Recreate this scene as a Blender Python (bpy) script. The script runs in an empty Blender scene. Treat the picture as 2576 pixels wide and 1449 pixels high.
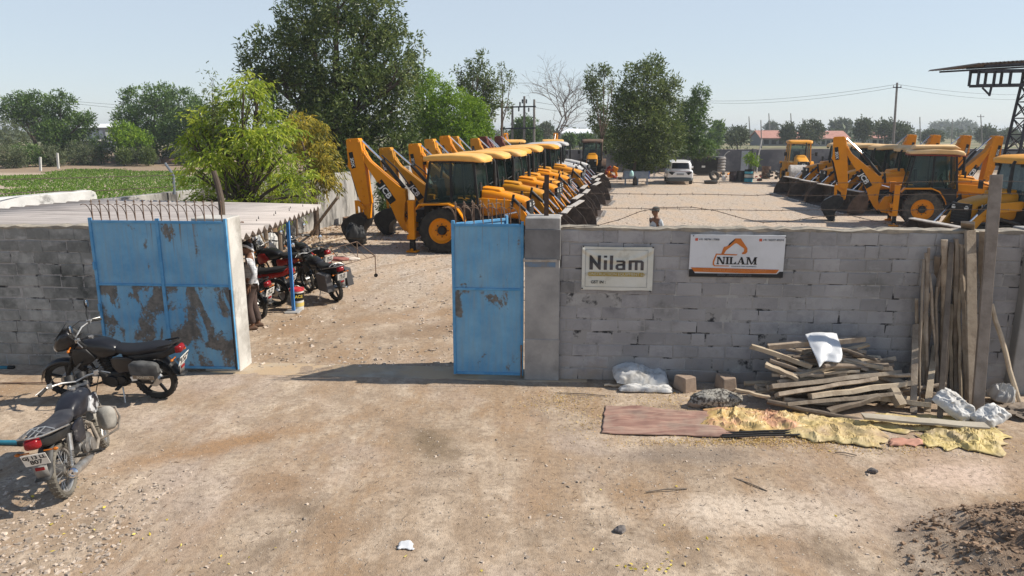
import bpy, bmesh, math, random
import numpy as np
from mathutils import Vector, Matrix, noise, Euler
R = math.radians
PI = math.pi
rnd = random.Random(7)
scene = bpy.context.scene
COL = scene.collection

# ------------------------------------------------------------ camera, world, sun
CAM_H, PITCH, FPX = 3.8, R(12.5), 1800.0
cam_data = bpy.data.cameras.new('camera'); cam = bpy.data.objects.new('camera', cam_data); COL.objects.link(cam)
cam.location = (0, 0, CAM_H); cam.rotation_euler = (R(90) - PITCH, 0, 0)
cam_data.sensor_width = 36; cam_data.lens = 36 * FPX / 2576; cam_data.clip_end = 20000; cam_data.clip_start = .1
scene.camera = cam
SUN_ELEV, SUN_AZ = R(44), R(3.0)         # azimuth measured from +X towards +Y
world = bpy.data.worlds.new('World'); scene.world = world; world.use_nodes = True
wn = world.node_tree.nodes; wl = world.node_tree.links
sky = wn.new('ShaderNodeTexSky'); sky.sky_type = 'NISHITA'; sky.sun_disc = False
sky.sun_elevation = SUN_ELEV; sky.sun_rotation = R(90) - SUN_AZ
sky.air_density = 1.0; sky.dust_density = .15; sky.ozone_density = 1.6; sky.altitude = 150
vm = wn.new('ShaderNodeMix'); vm.data_type = 'RGBA'; tcw = wn.new('ShaderNodeTexCoord'); szw = wn.new('ShaderNodeSeparateXYZ'); wl.new(tcw.outputs['Generated'], szw.inputs[0])
mrw = wn.new('ShaderNodeMapRange'); mrw.interpolation_type = 'SMOOTHSTEP'; wl.new(szw.outputs['Z'], mrw.inputs[0])
for k_, v_ in enumerate((.28, .70, .70, .06)): mrw.inputs[k_ + 1].default_value = v_
wl.new(mrw.outputs[0], vm.inputs[0])      # the even veil of a dusty, hazy sky over the clear one
wl.new(sky.outputs[0], vm.inputs[6]); vm.inputs[7].default_value = (5.2, 5.85, 6.6, 1)
wl.new(vm.outputs[2], wn['Background'].inputs[0]); wn['Background'].inputs[1].default_value = .10
sd = bpy.data.lights.new('sun', 'SUN'); sun = bpy.data.objects.new('sun', sd); COL.objects.link(sun)
sd.energy = 5.0; sd.angle = R(.55); sd.color = (1, .93, .82)
sv = Vector((math.cos(SUN_ELEV) * math.cos(SUN_AZ), math.cos(SUN_ELEV) * math.sin(SUN_AZ), math.sin(SUN_ELEV)))
sun.rotation_euler = sv.to_track_quat('Z', 'Y').to_euler(); sun.location = (30, 10, 40)
scene.view_settings.view_transform = 'Standard'; scene.view_settings.look = 'None'
scene.view_settings.exposure = 0.36; scene.view_settings.gamma = 1

def at(u, v, z=0.0):
    """point of height z seen at photo position (u, v) (2576 x 1449 scale)"""
    a = PITCH + math.atan((v - 724.5) / FPX); D = (CAM_H - z) / math.tan(a)
    return Vector(((u - 1288) / FPX * (D * math.cos(PITCH) + (CAM_H - z) * math.sin(PITCH)), D, z))
def atD(u, v, D):
    a = PITCH + math.atan((v - 724.5) / FPX); z = CAM_H - D * math.tan(a)
    return Vector(((u - 1288) / FPX * (D * math.cos(PITCH) + (CAM_H - z) * math.sin(PITCH)), D, z))

# ------------------------------------------------------------ materials
def newmat(name):
    m = bpy.data.materials.new(name); m.use_nodes = True
    nt = m.node_tree; b = nt.nodes['Principled BSDF']
    return m, nt, b
def N(nt, t, **k):
    n = nt.nodes.new(t)
    for a, v in k.items():
        if a.startswith('i_'): n.inputs[int(a[2:]) if a[2:].isdigit() else a[2:]].default_value = v
        else: setattr(n, a, v)
    return n
def ramp(nt, src, stops, mode='LINEAR'):
    r = nt.nodes.new('ShaderNodeValToRGB'); r.color_ramp.interpolation = mode
    e = r.color_ramp.elements
    while len(e) < len(stops): e.new(.5)
    for k, (p, c) in enumerate(stops):
        e[k].position = p; e[k].color = (c, c, c, 1) if isinstance(c, (int, float)) else (*c, 1)
    nt.links.new(src, r.inputs[0]); return r.outputs[0]
def mixc(nt, f, a, b, bt='MIX'):
    n = nt.nodes.new('ShaderNodeMix'); n.data_type = 'RGBA'; n.blend_type = bt
    for sock, v in ((n.inputs[0], f), (n.inputs[6], a), (n.inputs[7], b)):
        if isinstance(v, bpy.types.NodeSocket): nt.links.new(v, sock)
        elif isinstance(v, (int, float)): sock.default_value = v
        else: sock.default_value = (*v, 1)
    return n.outputs[2]
def noiseN(nt, vec, scale, detail=5, rough=.55, dist=0):
    n = N(nt, 'ShaderNodeTexNoise'); n.inputs['Scale'].default_value = scale; n.inputs['Detail'].default_value = detail
    n.inputs['Roughness'].default_value = rough; n.inputs['Distortion'].default_value = dist
    nt.links.new(vec, n.inputs['Vector']); return n.outputs[0]
def mapping(nt, vec, sc=(1, 1, 1), loc=(0, 0, 0), rot=(0, 0, 0)):
    m = nt.nodes.new('ShaderNodeMapping'); nt.links.new(vec, m.inputs[0])
    m.inputs['Scale'].default_value = sc; m.inputs['Location'].default_value = loc; m.inputs['Rotation'].default_value = rot
    return m.outputs[0]
def bumpN(nt, b, h, strength=.4, dist=.01, prev=None):
    n = nt.nodes.new('ShaderNodeBump'); n.inputs['Strength'].default_value = strength; n.inputs['Distance'].default_value = dist
    nt.links.new(h, n.inputs['Height'])
    if prev: nt.links.new(prev, n.inputs['Normal'])
    nt.links.new(n.outputs[0], b.inputs['Normal']); return n.outputs[0]
def M(name, c1, c2=None, scale=6., rough=.6, metal=0., bump=0., bscale=60., lo=.42, hi=.62, c3=None, scale3=2.5, lo3=.55, hi3=.68, stretch=(1, 1, 1), spec=.28, coat=0., tone=None, rvar=.0, splash=None):
    """worn surface: two colours by noise, a third as larger stains, bump; tone = strength of the per-face 'tone' attribute"""
    m, nt, b = newmat(name)
    tc = N(nt, 'ShaderNodeTexCoord').outputs['Object']
    oi = N(nt, 'ShaderNodeObjectInfo')
    off = N(nt, 'ShaderNodeVectorMath', operation='MULTIPLY_ADD'); 
    nt.links.new(oi.outputs['Random'], off.inputs[0]); off.inputs[1].default_value = (37, 23, 51); nt.links.new(tc, off.inputs[2])
    vec = mapping(nt, off.outputs[0], stretch)
    col = None
    if c2 is not None:
        n = noiseN(nt, vec, scale, 7, .62)
        col = mixc(nt, ramp(nt, n, [(lo, 0.), (hi, 1.)]), c1, c2)
    if c3 is not None:
        n3 = noiseN(nt, vec, scale3, 9, .68)
        col = mixc(nt, ramp(nt, n3, [(lo3, 0.), (hi3, 1.)]), col if col is not None else c1, c3)
    if splash:      # dried mud thrown up on the lowest courses, a second pale cement smear higher up
        sz = N(nt, 'ShaderNodeSeparateXYZ'); nt.links.new(tc, sz.inputs[0])
        ad = N(nt, 'ShaderNodeMath', operation='MULTIPLY_ADD'); nt.links.new(noiseN(nt, tc, 3.5, 8, .7), ad.inputs[0]); ad.inputs[1].default_value = -1.1; nt.links.new(sz.outputs['Z'], ad.inputs[2])
        col = mixc(nt, ramp(nt, noiseN(nt, mapping(nt, tc, (1, 1, 2.2), (5, 0, 3)), 1.9, 9, .72), [(.56, 0.), (.66, .6)]), col, splash[1])
        mp = N(nt, 'ShaderNodeMapRange'); nt.links.new(ad.outputs[0], mp.inputs[0]); mp.inputs[1].default_value = -.62; mp.inputs[2].default_value = -.18; mp.inputs[3].default_value = .7; mp.inputs[4].default_value = 0.
        col = mixc(nt, mp.outputs[0], col, splash[0])
    if tone:
        a = N(nt, 'ShaderNodeAttribute', attribute_name='tone')
        mul = N(nt, 'ShaderNodeMapRange'); nt.links.new(a.outputs['Fac'], mul.inputs[0])
        mul.inputs[3].default_value = 1 - tone; mul.inputs[4].default_value = 1 + tone
        v = N(nt, 'ShaderNodeVectorMath', operation='SCALE')
        if col is not None: nt.links.new(col, v.inputs[0])
        else: v.inputs[0].default_value = c1
        nt.links.new(mul.outputs[0], v.inputs['Scale']); col = v.outputs[0]
    if col is not None: nt.links.new(col, b.inputs['Base Color'])
    else: b.inputs['Base Color'].default_value = (*c1, 1)
    b.inputs['Roughness'].default_value = rough; b.inputs['Metallic'].default_value = metal
    b.inputs['Specular IOR Level'].default_value = spec; b.inputs['Coat Weight'].default_value = coat
    if rvar:
        nr = noiseN(nt, vec, scale * 1.7, 5)
        mr = N(nt, 'ShaderNodeMapRange'); nt.links.new(nr, mr.inputs[0]); mr.inputs[3].default_value = rough - rvar; mr.inputs[4].default_value = rough + rvar
        nt.links.new(mr.outputs[0], b.inputs['Roughness'])
    if bump:
        bumpN(nt, b, noiseN(nt, vec, bscale, 6, .6), bump, .01)
    return m
def glassmat(name, col=(.02, .035, .035), rough=.06, alpha=.82):
    m, nt, b = newmat(name)
    b.inputs['Base Color'].default_value = (*col, 1); b.inputs['Roughness'].default_value = rough
    b.inputs['Specular IOR Level'].default_value = .6
    tr = N(nt, 'ShaderNodeBsdfTransparent'); tr.inputs[0].default_value = (.62, .75, .72, 1)
    mx = N(nt, 'ShaderNodeMixShader'); mx.inputs[0].default_value = alpha
    nt.links.new(tr.outputs[0], mx.inputs[1]); nt.links.new(b.outputs[0], mx.inputs[2])
    nt.links.new(mx.outputs[0], nt.nodes['Material Output'].inputs[0]); return m
def leafmat(name, cols, trans=.35, rough=.5):
    """cols: dark, mid, light; per-leaf 'tone' picks between them"""
    m, nt, b = newmat(name)
    a = N(nt, 'ShaderNodeAttribute', attribute_name='tone')
    c = ramp(nt, a.outputs['Fac'], [(0, cols[0]), (.5, cols[1]), (1, cols[2])])
    nt.links.new(c, b.inputs['Base Color']); b.inputs['Roughness'].default_value = rough; b.inputs['Specular IOR Level'].default_value = .35
    t = N(nt, 'ShaderNodeBsdfTranslucent'); nt.links.new(c, t.inputs[0])
    mx = N(nt, 'ShaderNodeMixShader'); mx.inputs[0].default_value = trans
    nt.links.new(b.outputs[0], mx.inputs[1]); nt.links.new(t.outputs[0], mx.inputs[2])
    nt.links.new(mx.outputs[0], nt.nodes['Material Output'].inputs[0]); return m

# ------------------------------------------------------------ mesh builder
def frame_from(d, up=Vector((0, 0, 1))):
    d = Vector(d).normalized()
    if abs(d.dot(up)) > .97: up = Vector((1, 0, 0))
    x = up.cross(d).normalized(); y = d.cross(x)
    return x, y, d
class MB:
    def __init__(s): s.v = []; s.f = []; s.mi = []; s.tone = []; s.cur = 0; s.t = .5
    def add(s, vs, fs):
        o = len(s.v); s.v += [tuple(p) for p in vs]
        for f in fs: s.f.append(tuple(i + o for i in f)); s.mi.append(s.cur); s.tone.append(s.t)
        return s
    def slot(s, k): s.cur = k; return s
    def box(s, c, d, rot=None, taper=None, jit=0):
        hx, hy, hz = d[0] / 2, d[1] / 2, d[2] / 2
        tx, ty = taper or (1, 1)
        vs = [Vector((sx * hx * (tx if sz > 0 else 1), sy * hy * (ty if sz > 0 else 1), sz * hz)) for sz in (-1, 1) for sx, sy in ((-1, -1), (1, -1), (1, 1), (-1, 1))]
        if jit: vs = [p + Vector((rnd.uniform(-jit, jit), rnd.uniform(-jit, jit), rnd.uniform(-jit, jit))) for p in vs]
        if rot is not None:
            m = rot if isinstance(rot, Matrix) else Euler(rot).to_matrix()
            vs = [m @ p for p in vs]
        c = Vector(c)
        return s.add([p + c for p in vs], [(0, 3, 2, 1), (4, 5, 6, 7), (0, 1, 5, 4), (1, 2, 6, 5), (2, 3, 7, 6), (3, 0, 4, 7)])
    def beam(s, p0, p1, w, h, up=(0, 0, 1), jit=0, taper=1):
        """rectangular bar from p0 to p1"""
        p0, p1 = Vector(p0), Vector(p1); x, y, d = frame_from(p1 - p0, Vector(up))
        vs = []
        for p, k in ((p0, 1), (p1, taper)):
            for a, b in ((-1, -1), (1, -1), (1, 1), (-1, 1)):
                vs.append(p + x * (a * w / 2 * k + rnd.uniform(-jit, jit)) + y * (b * h / 2 * k + rnd.uniform(-jit, jit)))
        return s.add(vs, [(0, 3, 2, 1), (4, 5, 6, 7), (0, 1, 5, 4), (1, 2, 6, 5), (2, 3, 7, 6), (3, 0, 4, 7)])
    def cyl(s, p0, p1, r0, r1=None, n=12, caps=True):
        r1 = r0 if r1 is None else r1
        p0, p1 = Vector(p0), Vector(p1); x, y, d = frame_from(p1 - p0)
        vs = []
        for p, r in ((p0, r0), (p1, r1)):
            vs += [p + x * (r * math.cos(2 * PI * k / n)) + y * (r * math.sin(2 * PI * k / n)) for k in range(n)]
        fs = [(k, (k + 1) % n, n + (k + 1) % n, n + k) for k in range(n)]
        if caps: fs += [tuple(range(n))[::-1], tuple(range(n, 2 * n))]
        return s.add(vs, fs)
    def tube(s, pts, r, n=7, closed=False, caps=True):
        pts = [Vector(p) for p in pts]; m = len(pts)
        rs = r if isinstance(r, (list, tuple)) else [r] * m
        vs, up = [], Vector((0, 0, 1)); px = None
        for i, p in enumerate(pts):
            a = pts[(i - 1) % m] if (i > 0 or closed) else p
            b = pts[(i + 1) % m] if (i < m - 1 or closed) else p
            d = (b - a)
            if d.length < 1e-9: d = Vector((0, 0, 1))
            d.normalize()
            if px is None: x, y, _ = frame_from(d)
            else:
                x = (px - d * px.dot(d))
                if x.length < 1e-6: x, y, _ = frame_from(d)
                x.normalize(); y = d.cross(x)
            px = x
            vs += [p + x * (rs[i] * math.cos(2 * PI * k / n)) + y * (rs[i] * math.sin(2 * PI * k / n)) for k in range(n)]
        fs = []
        for i in range(m if closed else m - 1):
            j = (i + 1) % m
            fs += [(i * n + k, i * n + (k + 1) % n, j * n + (k + 1) % n, j * n + k) for k in range(n)]
        if caps and not closed: fs += [tuple(range(n))[::-1], tuple(range((m - 1) * n, m * n))]
        return s.add(vs, fs)
    def prism(s, poly, y0, y1, plane='xz', mtx=None):
        """extrude a 2D outline (a, b) between y0 and y1 along the third axis"""
        mk = {'xz': lambda a, b, c: Vector((a, c, b)), 'xy': lambda a, b, c: Vector((a, b, c)), 'yz': lambda a, b, c: Vector((c, a, b))}[plane]
        n = len(poly)
        vs = [mk(a, b, y0) for a, b in poly] + [mk(a, b, y1) for a, b in poly]
        if mtx is not None: vs = [mtx @ p for p in vs]
        area = sum(poly[k][0] * poly[(k + 1) % n][1] - poly[(k + 1) % n][0] * poly[k][1] for k in range(n))
        fs = [tuple(range(n)), tuple(range(n, 2 * n))[::-1]] + [(k, n + k, n + (k + 1) % n, (k + 1) % n) for k in range(n)]
        flip = (area > 0) == (plane in ('xy', 'yz')) 
        if (y1 < y0): flip = not flip
        if flip: fs = [f[::-1] for f in fs]
        return s.add(vs, fs)
    def lathe(s, prof, p0=(0, 0, 0), axis=(0, 0, 1), n=16, closed=False):
        """prof: list of (radius, height) turned about axis through p0"""
        p0 = Vector(p0); x, y, d = frame_from(axis); vs = []
        for r, h in prof:
            vs += [p0 + d * h + x * (r * math.cos(2 * PI * k / n)) + y * (r * math.sin(2 * PI * k / n)) for k in range(n)]
        m = len(prof); fs = []
        for i in range(m if closed else m - 1):
            j = (i + 1) % m
            fs += [(i * n + k, i * n + (k + 1) % n, j * n + (k + 1) % n, j * n + k) for k in range(n)]
        return s.add(vs, fs)
    def ell(s, c, r, n=12, m=8, rot=None):
        c = Vector(c); vs = []; 
        for i in range(m + 1):
            t = PI * i / m
            for k in range(n):
                p = Vector((r[0] * math.sin(t) * math.cos(2 * PI * k / n), r[1] * math.sin(t) * math.sin(2 * PI * k / n), -r[2] * math.cos(t)))
                if rot is not None: p = (rot if isinstance(rot, Matrix) else Euler(rot).to_matrix()) @ p
                vs.append(c + p)
        fs = [(i * n + k, i * n + (k + 1) % n, (i + 1) * n + (k + 1) % n, (i + 1) * n + k) for i in range(m) for k in range(n)]
        return s.add(vs, fs)
    def loft(s, secs, n=16, p=2.6, axis='x', caps=True):
        """secs: (x, half_width, z_low, z_high[, y_off]) super-elliptic rings"""
        vs = []
        for sec in secs:
            x, hw, zl, zh = sec[:4]; yo = sec[4] if len(sec) > 4 else 0; pp = sec[5] if len(sec) > 5 else p
            for k in range(n):
                a = 2 * PI * (k + .5) / n; ca, sa = math.cos(a), math.sin(a)
                yy = yo + hw * math.copysign(abs(ca) ** (2 / pp), ca); zz = (zl + zh) / 2 + (zh - zl) / 2 * math.copysign(abs(sa) ** (2 / pp), sa)
                vs.append({'x': (x, yy, zz), 'z': (zz, yy, x), 'y': (yy, x, zz)}[axis])
        m = len(secs); fs = [(i * n + k, (i + 1) * n + k, (i + 1) * n + (k + 1) % n, i * n + (k + 1) % n) for i in range(m - 1) for k in range(n)]
        if caps: fs += [tuple(range(n)), tuple(range((m - 1) * n, m * n))[::-1]]
        return s.add(vs, fs)
    def xf(s, mtx, start=0):
        s.v[start:] = [tuple(mtx @ Vector(p)) for p in s.v[start:]]; return s
    def build(s, name, mats, parent=None, smooth=35, bevel=0, bseg=2, loc=None, subdiv=0, solid=0):
        me = bpy.data.meshes.new(name); me.from_pydata(s.v, [], s.f); me.update()
        if not isinstance(mats, (list, tuple)): mats = [mats]
        for m in mats: me.materials.append(m)
        if len(mats) > 1: me.polygons.foreach_set('material_index', s.mi)
        at_ = me.attributes.new('tone', 'FLOAT', 'FACE'); at_.data.foreach_set('value', s.tone)
        bm = bmesh.new(); bm.from_mesh(me); bmesh.ops.recalc_face_normals(bm, faces=bm.faces); bm.to_mesh(me); bm.free()
        if smooth:
            me.polygons.foreach_set('use_smooth', [True] * len(me.polygons)); me.set_sharp_from_angle(angle=R(smooth))
        o = bpy.data.objects.new(name, me); COL.objects.link(o)
        if loc is not None: o.location = loc
        if parent: o.parent = parent
        if solid:
            md = o.modifiers.new('solidify', 'SOLIDIFY'); md.thickness = solid; md.offset = 0
        if bevel:
            md = o.modifiers.new('bevel', 'BEVEL'); md.width = bevel; md.segments = bseg; md.limit_method = 'ANGLE'; md.angle_limit = R(35); md.harden_normals = True
        if subdiv:
            md = o.modifiers.new('subdivision', 'SUBSURF'); md.levels = subdiv; md.render_levels = subdiv
        return o

def tag(o, label=None, cat=None, group=None, kind=None):
    if label: o['label'] = label
    if cat: o['category'] = cat
    if group: o['group'] = group
    if kind: o['kind'] = kind
    return o
def empty(name, loc, rz=0, label=None, cat=None, group=None, rot=None):
    o = bpy.data.objects.new(name, None); COL.objects.link(o); o.location = loc; o.empty_display_size = .2
    o.rotation_euler = rot or (0, 0, rz); return tag(o, label, cat, group)
def copy_tree(o, parent=None):
    c = o.copy(); COL.objects.link(c)
    if parent: c.parent = parent
    for ch in o.children: copy_tree(ch, c)
    return c
def text_mesh(body, size, mat, parent, name='lettering', loc=(0, 0, 0), rot=None, bold=0., ext=.002, align='CENTER', sx=1., shear=0., spacing=1., subdiv=0):
    cu = bpy.data.curves.new(name, 'FONT'); cu.body = body; cu.size = size; cu.offset = bold; cu.extrude = ext
    cu.align_x = align; cu.align_y = 'CENTER'; cu.shear = shear; cu.space_character = spacing; cu.resolution_u = 3
    t = bpy.data.objects.new('tmp', cu); COL.objects.link(t)
    dg = bpy.context.evaluated_depsgraph_get(); me = bpy.data.meshes.new_from_object(t.evaluated_get(dg))
    bpy.data.objects.remove(t); bpy.data.curves.remove(cu)
    me.materials.clear(); me.materials.append(mat)
    for v in me.vertices: v.co.x *= sx
    o = bpy.data.objects.new(name, me); COL.objects.link(o); o.parent = parent
    m = (rot if isinstance(rot, Matrix) else Euler(rot or (0, 0, 0)).to_matrix()).to_4x4()
    me.transform(Matrix.Translation(Vector(loc)) @ m)
    return o
def np_mesh(name, verts, faces, mat, tone=None, parent=None, smooth=False):
    """quads from numpy arrays"""
    me = bpy.data.meshes.new(name); nv, nf = len(verts), len(faces); k = faces.shape[1]
    me.vertices.add(nv); me.vertices.foreach_set('co', np.asarray(verts, np.float32).ravel())
    me.loops.add(nf * k); me.loops.foreach_set('vertex_index', faces.astype(np.int32).ravel())
    me.polygons.add(nf); me.polygons.foreach_set('loop_start', np.arange(0, nf * k, k, dtype=np.int32))
    me.polygons.foreach_set('use_smooth', [smooth] * nf)
    me.update(calc_edges=True)
    if tone is not None:
        a = me.attributes.new('tone', 'FLOAT', 'FACE'); a.data.foreach_set('value', np.asarray(tone, np.float32))
    me.materials.append(mat)
    o = bpy.data.objects.new(name, me); COL.objects.link(o)
    if parent: o.parent = parent
    return o
def fbm(x, y, z=0., o=4):
    return noise.fractal(Vector((x, y, z)), 1., 2., o)
# ============================================================ ground
STAINS = []
for (u, v, rx, ry, rot, col, st) in ((1085, 1110, .55, .8, .3, (.155, .110, .065), .8), (690, 1215, .6, .7, .5, (.25, .155, .085), .75), (560, 1120, 2.0, .33, .55, (.31, .185, .095), .8), (1120, 830, 1.6, .7, .5, (.22, .145, .09), .8), (980, 800, 1.2, .5, .4, (.33, .215, .125), .7),
    (1720, 1150, 1.3, .42, 0, (.20, .16, .13), .75), (1330, 1190, .9, .5, .2, (.33, .25, .18), .5), (1900, 1290, 1.5, .55, 0, (.60, .50, .40), .75), (2400, 1190, 1.2, .55, .1, (.60, .46, .37), .75), (850, 1340, .5, .4, .9, (.28, .19, .12), .7), (1180, 1330, .35, .8, .1, (.27, .19, .125), .6), (200, 1120, .7, .3, .2, (.50, .39, .28), .6)):
    p = at(u, v); STAINS.append((p.x, p.y, rx, ry, rot, col, st))
STAINS.append((5.2, 5.5, 1.9, 1.5, 0, (.175, .112, .072), .95)); STAINS.append((5.6, 5.1, 1.2, .9, .3, (.12, .075, .048), .8))
TRACKS = [(9.0, 7.5, 11.9), (9.0, 7.5, 13.4), (-13, 5.5, 12.0), (-13, 5.5, 13.6), (3.2, 15.6, 6.6), (3.2, 15.6, 8.1)]
def ground_material():
    m, nt, b = newmat('dusty_ground'); L = nt.links.new
    P = N(nt, 'ShaderNodeNewGeometry').outputs['Position']
    big = noiseN(nt, P, .35, 6, .6); mid = noiseN(nt, mapping(nt, P, (1, 1, 1), (9, 4, 0)), 1.1, 8, .66); fine = noiseN(nt, P, 14, 8, .7)
    trk = noiseN(nt, mapping(nt, P, (1.25, .42, 1), (3, 1, 0), (0, 0, R(-16))), .85, 10, .70)
    blot = noiseN(nt, mapping(nt, P, (1, 1, 1), (17, 5, 0)), 4.2, 8, .68)
    c = mixc(nt, ramp(nt, mid, [(.36, 0.), (.62, 1.)]), (.34, .258, .185), (.53, .425, .32))
    c = mixc(nt, ramp(nt, blot, [(.40, .55), (.55, 0.)]), c, (.255, .190, .135))
    c = mixc(nt, ramp(nt, trk, [(.47, 0.), (.60, .85)]), c, (.31, .205, .122))            # rusty brown wear in the wheel tracks
    c = mixc(nt, ramp(nt, noiseN(nt, mapping(nt, P, (1, .6, 1), (40, 7, 0)), .8, 10, .72), [(.56, 0.), (.70, .85)]), c, (.155, .112, .075))
    c = mixc(nt, ramp(nt, big, [(.5, 0.), (.66, .6)]), c, (.44, .355, .30))
    # yard gravel further in
    sx = N(nt, 'ShaderNodeSeparateXYZ'); L(P, sx.inputs[0])
    wob = N(nt, 'ShaderNodeMath', operation='MULTIPLY_ADD'); L(big, wob.inputs[0]); wob.inputs[1].default_value = 7; L(sx.outputs['Y'], wob.inputs[2])
    mr = N(nt, 'ShaderNodeMapRange'); L(wob.outputs[0], mr.inputs[0]); mr.inputs[1].default_value = 18.5; mr.inputs[2].default_value = 22.5
    gr = mixc(nt, ramp(nt, noiseN(nt, P, 7, 9, .80), [(.38, 0.), (.60, 1.)]), (.235, .185, .145), (.60, .505, .41))
    gr = mixc(nt, ramp(nt, trk, [(.45, 0.), (.58, .8)]), gr, (.50, .38, .275))
    c = mixc(nt, mr.outputs[0], c, gr)
    # fields beyond the yard
    def band(sock, lo, hi, soft):
        a = N(nt, 'ShaderNodeMapRange'); L(sock, a.inputs[0]); a.inputs[1].default_value = lo; a.inputs[2].default_value = lo + soft
        z = N(nt, 'ShaderNodeMapRange'); L(sock, z.inputs[0]); z.inputs[1].default_value = hi; z.inputs[2].default_value = hi + soft; z.inputs[3].default_value = 1; z.inputs[4].default_value = 0
        k = N(nt, 'ShaderNodeMath', operation='MULTIPLY'); L(a.outputs[0], k.inputs[0]); L(z.outputs[0], k.inputs[1]); return k.outputs[0]
    fld = mixc(nt, ramp(nt, noiseN(nt, mapping(nt, P, (.12, 1, 1)), .5, 6, .7), [(.38, 0.), (.62, 1.)]), (.23, .165, .115), (.34, .26, .175))
    c = mixc(nt, band(wob.outputs[0], 66, 9000, 4), c, fld)
    far = mixc(nt, ramp(nt, noiseN(nt, mapping(nt, P, (.02, .06, 1)), 1., 7, .6), [(.40, 0.), (.56, 1.)]), (.10, .13, .055), (.27, .235, .14))
    c = mixc(nt, band(sx.outputs['Y'], 125, 90000, 25), c, far)
    # old spills and worn places, each with a shape of its own
    for (sx_, sy_, rx, ry, rot, col, st) in STAINS:
        q = mapping(nt, P, (1, 1, 1), (-sx_, -sy_, 0)); q = mapping(nt, q, (1, 1, 1), (0, 0, 0), (0, 0, -rot)); q = mapping(nt, q, (1 / rx, 1 / ry, 0))
        wv = N(nt, 'ShaderNodeVectorMath', operation='LENGTH'); L(q, wv.inputs[0])
        ad = N(nt, 'ShaderNodeMath', operation='MULTIPLY_ADD'); L(noiseN(nt, P, 2.6, 8, .75), ad.inputs[0]); ad.inputs[1].default_value = .75; hv = N(nt, 'ShaderNodeMath', operation='MULTIPLY'); L(wv.outputs['Value'], hv.inputs[0]); hv.inputs[1].default_value = .5; L(hv.outputs[0], ad.inputs[2])
        c = mixc(nt, ramp(nt, ad.outputs[0], [(.52, st), (.86, 0.)]), c, col)
    # wheel tracks swinging out through the gateway
    for (cx, cy, R_) in TRACKS:
        q = mapping(nt, P, (1, 1, 0), (-cx, -cy, 0)); wv = N(nt, 'ShaderNodeVectorMath', operation='LENGTH'); L(q, wv.inputs[0])
        d1 = N(nt, 'ShaderNodeMath', operation='SUBTRACT'); L(wv.outputs['Value'], d1.inputs[0]); d1.inputs[1].default_value = R_
        d2 = N(nt, 'ShaderNodeMath', operation='ABSOLUTE'); L(d1.outputs[0], d2.inputs[0])
        d3 = N(nt, 'ShaderNodeMath', operation='MULTIPLY_ADD'); L(noiseN(nt, P, 1.8, 7, .7), d3.inputs[0]); d3.inputs[1].default_value = .9; L(d2.outputs[0], d3.inputs[2])
        c = mixc(nt, ramp(nt, d3.outputs[0], [(.42, .62), (.66, 0.)]), c, (.33, .235, .155))
    # grit and pebbles
    vo = N(nt, 'ShaderNodeTexVoronoi', feature='F1'); L(mapping(nt, P, (1, 1, 1)), vo.inputs['Vector']); vo.inputs['Scale'].default_value = 24; vo.inputs['Randomness'].default_value = 1
    vs = N(nt, 'ShaderNodeTexVoronoi', feature='F1'); L(P, vs.inputs['Vector']); vs.inputs['Scale'].default_value = 75
    peb = ramp(nt, vo.outputs['Distance'], [(.16, 1.), (.30, 0.)])
    sepc = N(nt, 'ShaderNodeSeparateColor'); L(vo.outputs['Color'], sepc.inputs[0])
    keep = ramp(nt, sepc.outputs[0], [(.76, 0.), (.80, 1.)])
    pk = N(nt, 'ShaderNodeMath', operation='MULTIPLY'); L(peb, pk.inputs[0]); L(keep, pk.inputs[1])
    c = mixc(nt, pk.outputs[0], c, mixc(nt, sepc.outputs[1], (.20, .15, .12), (.52, .45, .37)))
    c = mixc(nt, ramp(nt, fine, [(.40, .42), (.53, 0.)]), c, (.175, .130, .095))
    c = mixc(nt, ramp(nt, noiseN(nt, P, 33, 5, .75), [(.33, .6), (.42, 0.)]), c, (.12, .09, .068))
    c = mixc(nt, ramp(nt, noiseN(nt, P, 48, 4, .6), [(.62, 0.), (.72, .4)]), c, (.58, .49, .39))
    L(c, b.inputs['Base Color']); b.inputs['Roughness'].default_value = .95; b.inputs['Specular IOR Level'].default_value = .15
    h = N(nt, 'ShaderNodeMath', operation='MULTIPLY_ADD'); L(pk.outputs[0], h.inputs[0]); h.inputs[1].default_value = .6; L(fine, h.inputs[2])
    n1 = bumpN(nt, b, h.outputs[0], .6, .018); n2 = bumpN(nt, b, ramp(nt, vs.outputs['Distance'], [(.1, 1.), (.55, 0.)]), .35, .008, n1)
    bumpN(nt, b, mid, .55, .06, n2)
    return m
def mound(x, y):
    """a heap of dug soil at the near right corner"""
    d = math.hypot((x - 5.15) / 1.75, (y - 5.55) / 1.25)
    return max(0, 1 - d) * .62
def ground_z(x, y):
    z = 0
    if y < 19 and -14 < x < 16:
        k = min(1, max(0, (19 - y) / 4))
        z = k * (.022 * fbm(x * .55, y * .4, 3) + .010 * fbm(x * 2.3, y * 2.3, 7) + .006 * fbm(x * 7, y * 7, 1, 3))
        mo = mound(x, y)
        z += mo + min(1, mo * 5) * .07 * fbm(x * 4, y * 4, 2)
    if y > 130: z += min(1, (y - 130) / 300) * (1.2 * fbm(x * .004, y * .004, 5))
    return z
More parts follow.
